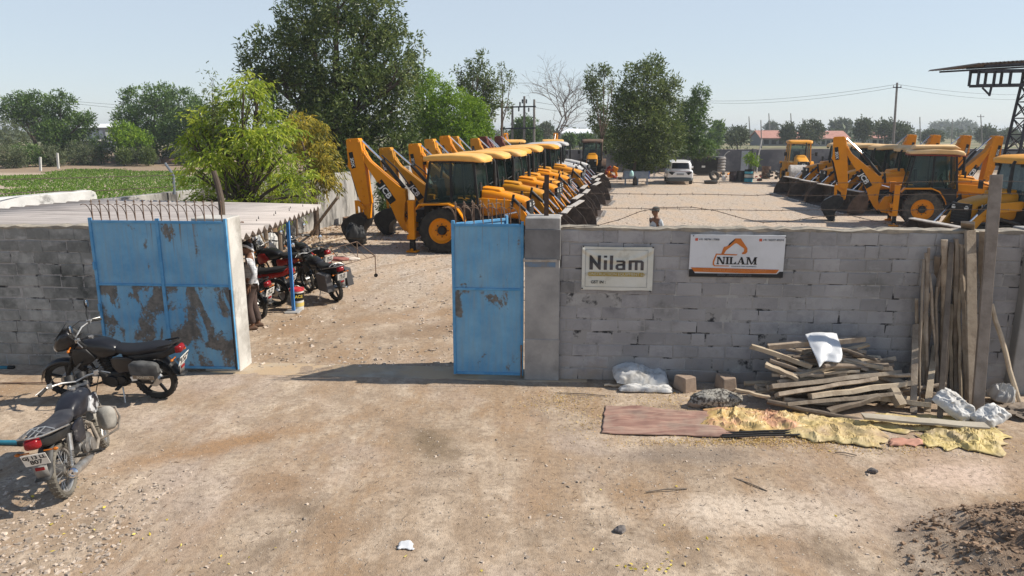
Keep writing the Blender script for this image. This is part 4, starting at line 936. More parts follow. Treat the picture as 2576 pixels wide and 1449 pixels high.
def bike(name, tank=None, accent=None, spoke=False, rack=False, guard=False, cowl=True, pannier=None, bag=False, plate=('GJ 13', '807'), steer=0., body=None, dusty=False, legshield=False, mirrors=True, shroud=None):
    t = empty(name, (0, 0, 0)); tank = tank or M_BLKP; body = body or M_BLKD; accent = accent or body
    WB, RW = 1.29, .305
    frame_m = M_DUSTM if dusty else M_BLACK; tyre = M('dust_tyre', (.10, .09, .075), (.16, .145, .12), 7, .9) if dusty else M_TYRE
    def wheel(parent, loc, w):
        mb = MB(); rr = RW; mb.lathe([(rr * .80, -w * .36), (rr * .90, -w * .5), (rr * .975, -w * .34), (rr, 0), (rr * .975, w * .34), (rr * .90, w * .5), (rr * .80, w * .36)], (0, 0, 0), (0, 1, 0), 40, closed=True)
        for k in range(30):
            a = 2 * PI * k / 30; c = Vector((math.cos(a), 0, math.sin(a)))
            for s in (-1, 1): mb.beam(c * (rr * .998) + Vector((0, s * .006, 0)), c * (rr * .965) + Vector((0, s * w * .42, 0)) + Vector((-c.z, 0, c.x)) * .02, .016, .01, up=c)
        o = mb.build('wheel', tyre, parent, loc=loc)
        mb = MB(); mb.lathe([(rr * .83, -w * .34), (rr * .83, w * .34), (rr * .74, w * .22), (rr * .76, 0), (rr * .74, -w * .22)], (0, 0, 0), (0, 1, 0), 36, closed=True)
        mb.cyl((0, -.055, 0), (0, .055, 0), .05, n=14)
        if spoke:
            for k in range(28):
                a = 2 * PI * k / 28; b_ = a + (.38 if k % 2 else -.38); s = 1 if k % 4 < 2 else -1
                mb.cyl((.045 * math.cos(b_), s * .035, .045 * math.sin(b_)), (rr * .77 * math.cos(a), 0, rr * .77 * math.sin(a)), .0028, n=4, caps=False)
        else:
            for k in range(5):
                a = 2 * PI * k / 5 + .3
                mb.beam((.04 * math.cos(a), 0, .04 * math.sin(a)), (rr * .77 * math.cos(a + .12), 0, rr * .77 * math.sin(a + .12)), .03, .034, up=(0, 1, 0))
        mb.build('rim', M_SILV if spoke else M_BLACK, o); 
        mb = MB(); mb.cyl((0, -.05, 0), (0, .06, 0), .075 if spoke else .085, n=18); mb.build('hub', M_ENG if spoke else M_SILV, o)
        return o
    wheel(t, (0, 0, RW), .105)
    # steered front end, pivot on the head stock
    HS = Vector((WB - .30, 0, .86)); fe = empty('front_end', HS); fe.parent = t
    fe.rotation_mode = 'QUATERNION'; ax = Vector((-.42, 0, 1)).normalized(); from mathutils import Quaternion
    fe.rotation_quaternion = Quaternion(ax, steer)
    q = lambda x, y, z: Vector((x, y, z)) - HS
    wheel(fe, q(WB, 0, RW), .088)
    mb = MB()
    for s in (-1, 1): mb.cyl(q(WB, s * .085, RW), q(WB - .13, s * .085, .60), .027, n=10); mb.cyl(q(WB - .13, s * .085, .60), q(WB - .30, s * .085, .98), .019, n=10)
    mb.box(q(WB - .285, 0, .95), (.08, .22, .03)); mb.box(q(WB - .2, 0, .76), (.08, .22, .04)); mb.build('front_fork', M_SILV if spoke else M_BLACK, fe)
    mb = MB(); pr = [(WB + .335 * math.cos(a), RW + .335 * math.sin(a)) for a in np.linspace(R(5), R(150), 13)]; n = len(pr)
    vs = [q(x, y, z - (.035 if abs(y) > .05 else 0)) for x, z in pr for y in (-.065, -.03, .03, .065)]
    mb.add(vs, [(4 * k + j, 4 * k + j + 1, 4 * k + j + 5, 4 * k + j + 4) for k in range(n - 1) for j in range(3)]); mb.build('front_fender', tank if not spoke else M_GREYD, fe, smooth=60, solid=.006)
    # lamp
    if cowl:
        mb = MB(); mb.loft([(-.16, .10, .0, .16), (-.10, .125, -.06, .22), (.0, .13, -.09, .20), (.08, .115, -.10, .10), (.13, .07, -.09, .02)], 18, 3); mb.xf(Matrix.Translation(q(WB - .12, 0, .89))); 
        lo = mb.build('headlamp_cowl', tank, fe, smooth=50)
        mb = MB(); mb.add([q(WB - .03, -.085, .99), q(WB - .03, .085, .99), q(WB - .19, .075, 1.17), q(WB - .19, -.075, 1.17)], [(0, 1, 2, 3)]); mb.build('fly_screen', M('smoke_screen', (.01, .01, .01), rough=.12) if 'smoke_screen' not in bpy.data.materials else bpy.data.materials['smoke_screen'], lo, solid=.006)
        mb = MB(); mb.ell(q(WB - .012, 0, .845), (.05, .085, .07), 14, 8); mb.build('headlamp_lens', M_LENS, lo)
    else:
        mb = MB(); mb.ell(q(WB - .12, 0, .90), (.10, .10, .10), 16, 10); lo = mb.build('headlamp', tank, fe); mb = MB(); mb.cyl(q(WB - .06, 0, .895), q(WB - .025, 0, .89), .088, .08, 18); mb.build('headlamp_lens', M_LENS, lo)
    mb = MB()
    for s in (-1, 1): mb.cyl(q(WB - .27, s * .065, .99), q(WB - .22, s * .065, 1.06), .058, n=16)
    mb.build('instrument', M_BLACK, fe)
    mb = MB(); hp = [q(WB - .52, -.36, 1.02), q(WB - .42, -.28, 1.06), q(WB - .33, -.14, 1.04), q(WB - .30, 0, 1.0), q(WB - .33, .14, 1.04), q(WB - .42, .28, 1.06), q(WB - .52, .36, 1.02)]
    mb.tube(hp, .012, 8); hb_ = mb.build('handlebar', M_SILV, fe)
    for s in (-1, 1):
        mb = MB(); mb.cyl(q(WB - .525, s * .362, 1.018), q(WB - .43, s * .288, 1.056), .019, n=10); mb.build('grip', M_TYRE, hb_)
        mb = MB(); mb.tube([q(WB - .40, s * .25, 1.06), q(WB - .42, s * .31, 1.06), q(WB - .50, s * .40, 1.03)], .007, 6); mb.box(q(WB - .40, s * .25, 1.06), (.05, .05, .05)); mb.build('lever', M_SILV, hb_)
        if not mirrors: continue
        mb = MB(); mb.tube([q(WB - .40, s * .24, 1.07), q(WB - .38, s * .30, 1.17), q(WB - .40, s * .33, 1.25)], .006, 6); mb.ell(q(WB - .40, s * .35, 1.30), (.022, .05, .065), 14, 8); mi = mb.build('mirror', M_BLACK, fe)
        mb = MB(); mb.ell(q(WB - .416, s * .35, 1.30), (.012, .044, .058), 14, 8); mb.build('mirror_glass', M_MIRR, mi)
        mb = MB(); mb.cyl(q(WB - .22, s * .10, .88), q(WB - .22, s * .20, .88), .008, n=6); mb.ell(q(WB - .22, s * .22, .88), (.022, .028, .02), 10, 6); mb.build('indicator', M_AMBER, fe)
    for pts in ([q(WB - .42, -.29, 1.05), q(WB - .30, -.22, 1.10), q(WB - .16, -.08, 1.04), q(WB - .20, -.03, .86)], [q(WB - .42, .29, 1.05), q(WB - .28, .20, 1.12), q(WB - .14, .09, 1.05), q(WB - .18, .05, .84)], [q(WB - .44, -.30, 1.04), q(WB - .26, -.24, .98), q(WB - .10, -.12, .74), q(WB - .06, -.09, .42)]):
        mb = MB(); mb.tube(pts, .006, 5); mb.build('control_cable', M_TYRE, fe)
    # frame and engine
    mb = MB(); mb.tube([HS + Vector((0, 0, -.02)), Vector((.62, 0, .76)), Vector((.25, 0, .72)), Vector((-.20, 0, .76))], .022, 8); mb.tube([HS + Vector((0, 0, -.1)), Vector((.86, 0, .42)), Vector((.72, 0, .24)), Vector((.40, 0, .24))], .02, 8)
    for s in (-1, 1): mb.tube([Vector((.40, s * .09, .26)), Vector((.40, s * .1, .5)), Vector((.30, s * .11, .72))], .016, 7); mb.beam((.40, s * .085, .32), (.0, s * .085, .305), .03, .045)
    mb.build('frame', frame_m, t)
    mb = MB(); mb.loft([(.36, .09, .25, .46), (.42, .13, .22, .50), (.62, .14, .21, .48), (.74, .10, .24, .44)], 18, 4)
    mb.cyl((.60, 0, .46), (.69, 0, .66), .085, .075, 14)
    for k in range(6): mb.cyl((.605 + .016 * k, 0, .475 + .032 * k), (.609 + .016 * k, 0, .485 + .032 * k), .105, n=14)
    for s in (-1, 1): mb.cyl((.55, s * .12, .34), (.55, s * .165, .34), .095, .085, 18); mb.cyl((.42, s * .11, .36), (.42, s * .15, .36), .065, n=14)
    mb.build('engine', M_ENG if not cowl else M_BLKD, t, bevel=.006)
    mb = MB(); mb.tube([(.70, -.05, .60), (.82, -.09, .50), (.78, -.14, .30), (.60, -.16, .24), (.35, -.17, .25)], .020, 8); ex = mb.build('exhaust_pipe', M_DUSTM if dusty else M_BLACK, t)
    mb = MB(); mb.cyl((.38, -.17, .25), (.10, -.18, .29), .028, .050, 14); mb.cyl((.10, -.18, .29), (-.20, -.19, .335), .050, .055, 16); mb.build('silencer', M_SILV if dusty else M_BLACK, ex)
    mb = MB(); mb.lathe([(.055, 0), (.057, .02), (.040, .03), (.036, .005), (.02, .005), (.02, .025), (.012, .025)], (-.20, -.19, .335), (-.99, -.03, .15), 18); mb.build('silencer_tip', M_CHROME, ex)
    # tank, seat, side panels, tail
    mb = MB(); mb.loft([(.40, .085, .74, .82), (.46, .115, .70, .885), (.60, .14, .66, .945), (.76, .155, .65, .965), (.90, .15, .67, .95), (1.0, .11, .72, .915), (1.04, .07, .76, .87)], 22, 2.9); tk = mb.build('fuel_tank', tank, t, smooth=60)
    mb = MB(); mb.cyl((.80, 0, .955), (.80, 0, .982), .034, n=16); mb.build('filler_cap', M_SILV, tk)
    for s in (-1, 1):
        mb = MB(); mb.loft([(.70, .02, .70, .74, s * .155), (.80, .028, .62, .86, s * .158), (1.0, .03, .56, .84, s * .14), (1.06, .012, .62, .74, s * .12)], 14, 4); mb.build('tank_shroud', shroud or accent, tk, smooth=50)
        mb = MB(); mb.loft([(.18, .015, .56, .70, s * .13), (.24, .02, .50, .73, s * .135), (.42, .022, .46, .74, s * .14), (.50, .012, .56, .70, s * .13)], 14, 4); mb.build('side_panel', accent if accent is not body else tank, t, smooth=50)
        mb = MB(); mb.cyl((-.02, s * .125, .34), (.06, s * .125, .55), .016, n=8); mb.cyl((.04, s * .125, .50), (.10, s * .125, .68), .03, n=10)
        for k in range(9): a = .05 + .028 * k; mb.lathe([(.026, -.004), (.032, 0), (.026, .004)], Vector((-.02, s * .125, .34)).lerp(Vector((.06, s * .125, .55)), .15 + .09 * k), (.08, 0, .21), 10)
        mb.build('shock_absorber', M_SILV, t)
        mb = MB(); mb.cyl((.42, s * .12, .30), (.42, s * .26, .29), .012, n=7); mb.box((.42, s * .24, .295), (.05, .10, .025)); mb.build('footpeg', M_TYRE, t)
        mb = MB(); mb.cyl((.08, s * .12, .40), (.08, s * .22, .40), .011, n=7); mb.box((.08, s * .21, .405), (.045, .09, .025)); mb.build('pillion_peg', M_TYRE, t)
    mb = MB(); mb.loft([(-.34, .075, .84, .885), (-.28, .105, .81, .90), (-.10, .13, .79, .895), (.10, .14, .75, .855), (.28, .13, .74, .84), (.42, .10, .75, .86), (.47, .07, .78, .85)], 20, 3.2); mb.build('seat', M_SEAT if not dusty else M('dusty_seat', (.03, .03, .036), (.07, .07, .075), 3, .55), t, smooth=50)
    mb = MB(); mb.loft([(-.46, .045, .84, .90), (-.42, .075, .77, .91), (-.25, .11, .70, .83), (.05, .125, .64, .78), (.25, .115, .62, .76)], 18, 3.4); tc = mb.build('tail_cowl', accent, t, smooth=50)
    mb = MB(); mb.loft([(-.505, .05, .80, .85), (-.48, .07, .77, .88), (-.42, .075, .76, .89)], 14, 4); mb.build('tail_light', M_REDLENS, t, smooth=50)
    mb = MB(); pr = [(.325 * math.cos(a), RW + .345 * math.sin(a)) for a in np.linspace(R(62), R(165), 10)]; pr += [(-.43, .36)]; n = len(pr)
    vs = [(x - .03, y, z + (.06 if k < 6 else .05)) for k, (x, z) in enumerate(pr) for y in (-.075, .075)]
    mb.add(vs, [(2 * k, 2 * k + 1, 2 * k + 3, 2 * k + 2) for k in range(n - 1)]); mb.build('rear_fender', M_BLKD, t, smooth=60, solid=.008)
    T = Matrix.Translation((-.475, 0, .66)) @ Euler((0, R(-22), 0)).to_matrix().to_4x4()
    mb = MB(); mb.box((0, 0, 0), (.006, .235, .155)); mb.xf(T); pl = mb.build('number_plate', M_PLATE, t, bevel=.002)
    rt = (Euler((0, R(-22), 0)).to_matrix() @ Euler((R(90), 0, R(-90))).to_matrix())
    for body_, dz, sz in ((plate[0], .036, .062), (plate[1], -.030, .078)):
        p = T @ Vector((-.0045, 0, dz)); text_mesh(body_, sz, M_INKP, pl, loc=p, rot=rt, bold=.002, ext=.001)
    mb = MB(); mb.add([T @ Vector((.004, -.07, -.08)), T @ Vector((.004, .07, -.08)), T @ Vector((-.03, .06, -.25)), T @ Vector((-.03, -.06, -.25))], [(0, 1, 2, 3)]); mf = mb.build('mudflap', M_MUD, t, solid=.006)
    mb = MB(); mb.box(T @ Vector((-.012, 0, -.125)), (.016, .085, .035)); mb.build('reflector', M_REDLENS, mf)
    for s in (-1, 1): mb = MB(); mb.cyl((-.41, s * .07, .72), (-.41, s * .15, .72), .008, n=6); mb.ell((-.41, s * .18, .72), (.020, .028, .018), 10, 6); mb.build('indicator', M_AMBER, t)
    mb = MB(); mb.cyl((.44, .12, .24), (.38, .235, .03), .011, n=8); mb.box((.378, .24, .022), (.06, .04, .012)); mb.build('side_stand', M_SILV, t)
    if rack or not cowl:
        mb = MB(); mb.tube([(.10, .15, .78), (-.25, .155, .86), (-.46, .12, .90), (-.50, 0, .905), (-.46, -.12, .90), (-.25, -.155, .86), (.10, -.15, .78)], .010, 7); 
        if rack:
            for y in (-.06, 0, .06): mb.tube([(-.22, y, .91), (-.49, y, .915)], .006, 6)
            mb.tube([(-.22, -.14, .87), (-.22, -.06, .91), (-.22, .06, .91), (-.22, .14, .87)], .008, 6); mb.tube([(-.40, -.12, .90), (-.40, 0, .97), (-.40, .12, .90)], .006, 6)
        mb.build('rear_rack', M_SILV, t)
    else:
        mb = MB(); mb.tube([(-.20, .11, .88), (-.40, .10, .93), (-.47, .04, .945), (-.47, -.04, .945), (-.40, -.10, .93), (-.20, -.11, .88)], .014, 7); mb.build('grab_rail', M_BLACK, t)
    if guard:
        mb = MB()
        for s in (-1, 1): mb.tube([(.88, s * .03, .66), (.90, s * .22, .66), (.92, s * .36, .62), (.90, s * .39, .50), (.86, s * .36, .36), (.82, s * .2, .30), (.76, s * .03, .27)], .014, 8)
        mb.tube([(.89, -.36, .42), (.89, .36, .42)], .008, 6); mb.build('crash_guard', M_DUSTM if dusty else M_BLACK, t)
        if legshield:
            for s in (-1, 1): mb = MB(); mb.loft([(.80, .02, .40, .60, s * .25), (.86, .10, .36, .66, s * .25), (.90, .11, .36, .66, s * .25), (.93, .06, .40, .60, s * .25)], 14, 3); mb.build('leg_shield', M_GREYD, t, smooth=50)
    if pannier:
        for s in (-1, 1): mb = MB(); mb.box((-.10, s * .255, .54), (.44, .17, .40), taper=(.95, .9)); mb.build('pannier', pannier, t, bevel=.02)
    if bag:
        mb = MB(); mb.loft([(-.20, .035, .50, .66, .20), (-.14, .06, .43, .70, .205), (.02, .075, .43, .71, .215), (.15, .06, .45, .70, .205), (.21, .03, .50, .66, .20)], 16, 4.5); bg = mb.build('saddle_bag', M('grey_canvas', (.06, .06, .06), (.10, .10, .098), 8, .8, bump=.3, bscale=40), t, smooth=50)
        mb = MB(); mb.box((-.01, .2865, .50), (.30, .006, .055), (0, R(-2), 0)); mb.build('label_strip', M('brown_label', (.22, .17, .12), rough=.6), bg)
        text_mesh('PONTIA', .05, M_PALE2, bg, loc=(-.01, .2905, .50), rot=Euler((R(90), 0, R(180))).to_matrix(), bold=.001)
        mb = MB(); mb.box((.13, .2845, .48), (.08, .006, .07), (0, R(12), 0)); mb.build('bag_tag', M_PLATE, bg)
    fm = Matrix.Translation(HS) @ fe.rotation_quaternion.to_matrix().to_4x4()       # the steered parts hang directly on the bike
    for ch in list(fe.children): ch.parent = t; ch.matrix_basis = fm @ ch.matrix_basis
    bpy.data.objects.remove(fe)
    return t
M_INKP = M('plate_ink', (.02, .02, .025), rough=.5); M_PALE2 = M('cream_print', (.50, .45, .36), rough=.6)
def park(o, p, yaw, lean, label):
    o.rotation_mode = 'XYZ'; o.location = (p.x, p.y, ground_z(p.x, p.y) + .01); o.rotation_euler = (0, 0, 0)
    m = Matrix.Rotation(R(yaw), 4, 'Z') @ Matrix.Rotation(R(-lean), 4, 'X')
    o.rotation_euler = m.to_euler(); tag(o, label, 'motorcycle', BGRP if 'shed' in label or 'post' in label or 'pail' in label else 'motorcycles parked before the left wall')
BGRP = 'motorcycles parked by the shed'
ba = bike('motorcycle', M_BLKP, spoke=False, cowl=True, bag=True, guard=True, plate=('GJ 27 AN', '5138'), steer=R(16))
park(ba, at(404, 1001), 176.5, 11, 'shiny black motorcycle side-on before the blue gate with a grey saddle bag')
bb = bike('motorcycle', M_TANK2, body=M_BLKD, spoke=True, cowl=False, rack=True, guard=True, legshield=True, dusty=True, mirrors=False, shroud=M('silver_graphic', (.46, .46, .46), (.015, .015, .02), 5, .3, lo=.47, hi=.53), plate=('GJ 13 LL', '807'), steer=R(14))
bb.scale = (.95, .95, .95); park(bb, at(174, 1250), 103, 6.5, 'dusty black motorcycle with spoked wheels, number 807, nearest the camera')
bc = bike('motorcycle', M_BLKP, spoke=False, cowl=True, rack=True, pannier=M_PANN, plate=('GJ 13', '1151'))
park(bc, at(848, 757), 133, 9, 'black motorcycle with grey panniers and a rear rack outside the shed')
bd = bike('motorcycle', M_BLKP, accent=M_REDP, spoke=False, cowl=True, plate=('GJ 13', '4420'))
park(bd, at(700, 768), 168, 9, 'red and black motorcycle just behind the red lidded pail')
be = copy_tree(bd); park(be, at(758, 722), 160, 9, 'red tailed motorcycle between the blue shed post and the pannier bike')
bf = bike('motorcycle', M_BLKP, spoke=False, cowl=True, plate=('GJ 13', '2266'))
park(bf, at(648, 806), 158, 10, 'black motorcycle half hidden by the man at the shed pillar')
bh = copy_tree(bf); park(bh, at(812, 708), 140, 9, 'black motorcycle with a round mirror raised, behind the shed pannier bike')
# ============================================================ people
M_SKIN = M('brown_skin', (.17, .085, .050), (.20, .105, .065), 6, .5); M_HAIR = M('black_hair', (.010, .009, .009), rough=.5)
def skin_mesh(name, pts, edges, radii, mat, parent, root=0, sub=2, smooth=True):
    me = bpy.data.meshes.new(name); me.from_pydata([tuple(p) for p in pts], edges, []); me.materials.append(mat)
    o = bpy.data.objects.new(name, me); COL.objects.link(o); o.parent = parent
    md = o.modifiers.new('skin', 'SKIN'); md.use_smooth_shade = True; md.branch_smoothing = .6
    sl = me.skin_vertices[0].data
    for k, r in enumerate(radii): sl[k].radius = (r, r) if not isinstance(r, tuple) else r
    for k in range(len(pts)): sl[k].use_root = (k == root)
    s = o.modifiers.new('subdivision', 'SUBSURF'); s.levels = sub; s.render_levels = sub
    return o
def person(name, loc, yaw, arms, shirt, trousers, hat=None, label='', legs=0.05, shoe=None, head_yaw=0, head_pitch=0, scarf=None):
    """faces +x; arms = {'l': (elbow, wrist), 'r': ...} as positions, y>0 is the left side"""
    t = empty(name, loc, R(yaw), label, 'person')
    pts, ed, rad = [], [], []
    def v(p, r, link=None):
        pts.append(Vector(p)); rad.append(r)
        if link is not None: ed.append((link, len(pts) - 1))
        return len(pts) - 1
    pel = v((0, 0, .93), .12); wai = v((.01, 0, 1.08), .115, pel); che = v((0, 0, 1.28), .13, wai); nb_ = v((-.01, 0, 1.43), .065, che); nk = v((.0, 0, 1.50), .052, nb_)
    hd = v((.025, 0, 1.575), .075, nk); ht = v((.015, 0, 1.64), .078, hd); v((.0, 0, 1.685), .055, ht)
    sl = {}
    for s, k in ((1, 'l'), (-1, 'r')):
        hip = v((0, s * .095, .87), .092, pel); kn = v((.02 + (legs if s > 0 else -legs * .3), s * .10, .48), .058, hip); an = v((-.02 + (legs * .6 if s > 0 else -legs), s * .105, .085), .036, kn); toe = v((.14 + (legs * .6 if s > 0 else -legs), s * .12, .035), .032, an)
        sh = v((-.01, s * .17, 1.40), .062, che); el, wr = Vector(arms[k][0]), Vector(arms[k][1])
        e = v(el, .041, sh); w = v(wr, .027, e); d = (wr - el).normalized()
        side = d.cross(Vector((0, s, 0))); side = side.normalized() if side.length > .1 else Vector((1, 0, 0))
        palm = v(wr + d * .06, (.036, .020), w)
        nrm = d.cross(side)
        for q, (off, ln) in enumerate(((-.030, .066), (-.010, .076), (.010, .071), (.029, .056))):
            k1 = v(wr + d * .105 + side * off, .0095, palm); k2 = v(wr + d * (.105 + ln * .5) + side * off * 1.05 + nrm * .012, .0085, k1); v(wr + d * (.105 + ln * .85) + side * off + nrm * .034, .0075, k2)
        th = v(wr + d * .055 - side * .045 + nrm * .01, .011, w); v(wr + d * .10 - side * .058 + nrm * .024, .009, th)
        sl[k] = (sh, el, wr)
    skin_mesh('body', pts, ed, rad, M_SKIN, t)
    # face: nose, ears, eyes, mouth
    H = empty('head_frame', (0, 0, 0)); bpy.data.objects.remove(H)
    mb = MB(); mb.ell((.030, 0, 1.60), (.094, .074, .112), 18, 12); mb.loft([(1.54, .05, -.02, .105), (1.50, .04, .01, .085), (1.485, .02, .03, .07)], 12, 2.4, axis='z')
    mb.ell((.128, 0, 1.588), (.020, .015, .028), 8, 6)
    for s in (-1, 1): mb.ell((.02, s * .076, 1.595), (.022, .010, .032), 8, 6); mb.ell((.108, s * .032, 1.628), (.016, .026, .010), 8, 5)
    hm = Matrix.Translation((.01, 0, 1.5)) @ Euler((0, R(head_pitch), R(head_yaw))).to_matrix().to_4x4() @ Matrix.Translation((-.01, 0, -1.5))
    mb.xf(hm); mb.build('face', M_SKIN, t, smooth=80)
    mb = MB()
    for s in (-1, 1): mb.ell((.116, s * .032, 1.610), (.008, .013, .007), 8, 5)
    mb.box((.112, 0, 1.545), (.012, .045, .008)); mb.xf(hm); mb.build('eyes_and_mouth', M('eye_dark', (.03, .015, .012), rough=.4), t)
    mb = MB(); mb.ell((.008, 0, 1.628), (.106, .084, .105), 16, 10); mb.v = [(x, y, max(z, 1.585 + max(0, (x - .02)) * .75)) for x, y, z in mb.v]; mb.xf(hm); mb.build('hair', M_HAIR, t, smooth=80)
    if hat is not None:
        mb = MB(); mb.loft([(1.635, .090, -.10, .115), (1.67, .092, -.10, .112), (1.715, .078, -.085, .09), (1.738, .04, -.04, .05)], 18, 2.3, axis='z'); mb.prism([(.09, -.07), (.19, -.05), (.20, 0), (.19, .05), (.09, .07)], 1.640, 1.652, plane='xy'); mb.xf(hm); mb.build('cap', hat, t, smooth=60)
    if scarf is not None:
        mb = MB(); mb.tube([Vector((.0 + .085 * math.cos(a), .095 * math.sin(a), 1.66 - .07 * (1 + math.cos(a)) * 0 + .02 * math.sin(3 * a) - .17 * max(0, -math.cos(a)))) for a in np.linspace(0, 2 * PI, 14)[:-1]], .022, 6, closed=True); mb.xf(hm); mb.build('head_cloth', scarf, t, smooth=80)
    # clothes
    P2, E2, R2 = [], [], []
    def w_(p, r, link=None):
        P2.append(Vector(p)); R2.append(r)
        if link is not None: E2.append((link, len(P2) - 1))
        return len(P2) - 1
    a0 = w_((0, 0, 1.06), .150); a1 = w_((0, 0, .90), .160, a0); a2 = w_((0, 0, .82), .155, a1); b1 = w_((0, 0, 1.25), .155, a0); b2 = w_((-.005, 0, 1.40), .095, b1); w_((-.005, 0, 1.455), .07, b2)
    for s, k in ((1, 'l'), (-1, 'r')):
        sh = w_((-.01, s * .16, 1.39), .080, b1); el, wr = Vector(arms[k][0]), Vector(arms[k][1]); S = Vector((-.01, s * .17, 1.40))
        m1 = w_(S.lerp(el, .55), .068, sh); m2 = w_(el, .060, m1)
        if k in arms.get('long', ''): w_(el.lerp(wr, .85), .046, m2)
    skin_mesh('shirt', P2, E2, R2, shirt, t)
    P2, E2, R2 = [], [], []
    c0 = w_((0, 0, .92), .132)
    for s in (1, -1):
        h = w_((0, s * .09, .84), .104, c0); kn = w_((.02 + (legs if s > 0 else -legs * .3), s * .10, .48), .082, h); w_((-.02 + (legs * .6 if s > 0 else -legs), s * .105, .11), .070, kn)
    skin_mesh('trousers', P2, E2, R2, trousers, t)
    for s in (1, -1):
        x = -.02 + (legs * .6 if s > 0 else -legs); mb = MB(); mb.loft([(x - .08, .035, .0, .05, s * .11), (x - .03, .042, .0, .085, s * .11), (x + .08, .047, .0, .06, s * .115), (x + .17, .045, .0, .04, s * .12), (x + .20, .025, .0, .03, s * .12)], 12, 3); mb.build('sandal', shoe or M('brown_sandal', (.10, .06, .04), rough=.8), t, smooth=60)
    return t
def check_mat():
    m, nt, b = newmat('checked_cotton'); L = nt.links.new
    tc = N(nt, 'ShaderNodeTexCoord').outputs['Object']; s = N(nt, 'ShaderNodeSeparateXYZ'); L(tc, s.inputs[0])
    c = (.56, .56, .57)
    for ax, sc in (('Y', 13), ('Z', 13), ('X', 13)):
        f = N(nt, 'ShaderNodeMath', operation='MULTIPLY'); L(s.outputs[ax], f.inputs[0]); f.inputs[1].default_value = sc
        g = N(nt, 'ShaderNodeMath', operation='FRACT'); L(f.outputs[0], g.inputs[0])
        c = mixc(nt, ramp(nt, g.outputs[0], [(.0, .0), (.72, .0), (.78, .45), (.95, .45), (1, 0.)]), c, (.19, .22, .26))
    L(c, b.inputs['Base Color']); b.inputs['Roughness'].default_value = .85
    return m
pp = at(641, 826)
person('person', pp, 196, {'r': ((-.02, -.27, 1.66), (.06, -.22, 1.93)), 'l': ((-.10, .29, 1.13), (.02, .30, .90)), 'long': 'l'},
       check_mat(), M('brown_trousers', (.085, .058, .050), (.06, .042, .036), 5, .85), label='man in a pale checked shirt and brown trousers reaching up to the shed eave', legs=.06, head_yaw=18, head_pitch=14,
       scarf=M('white_cloth', (.66, .66, .66), rough=.9))
def stripe_mat():
    m, nt, b = newmat('striped_cotton'); L = nt.links.new
    s = N(nt, 'ShaderNodeSeparateXYZ'); L(N(nt, 'ShaderNodeTexCoord').outputs['Object'], s.inputs[0])
    f = N(nt, 'ShaderNodeMath', operation='MULTIPLY'); L(s.outputs['X'], f.inputs[0]); f.inputs[1].default_value = 16
    g = N(nt, 'ShaderNodeMath', operation='FRACT'); L(f.outputs[0], g.inputs[0])
    L(mixc(nt, ramp(nt, g.outputs[0], [(.55, 0.), (.65, 1.)]), (.46, .48, .49), (.17, .19, .21)), b.inputs['Base Color']); b.inputs['Roughness'].default_value = .85; return m
q2 = atD(1643, 700, 19.6)
person('person', (q2.x, 19.6, 0), 207, {'r': ((-.06, -.25, 1.12), (.06, -.26, .90)), 'l': ((-.06, .25, 1.12), (.08, .26, .90))}, stripe_mat(), M('grey_trousers', (.10, .10, .11), rough=.85),
       hat=M('grey_cap', (.085, .09, .085), rough=.8), label='man in a grey cap and striped shirt standing in the yard behind the sign wall', legs=.05)
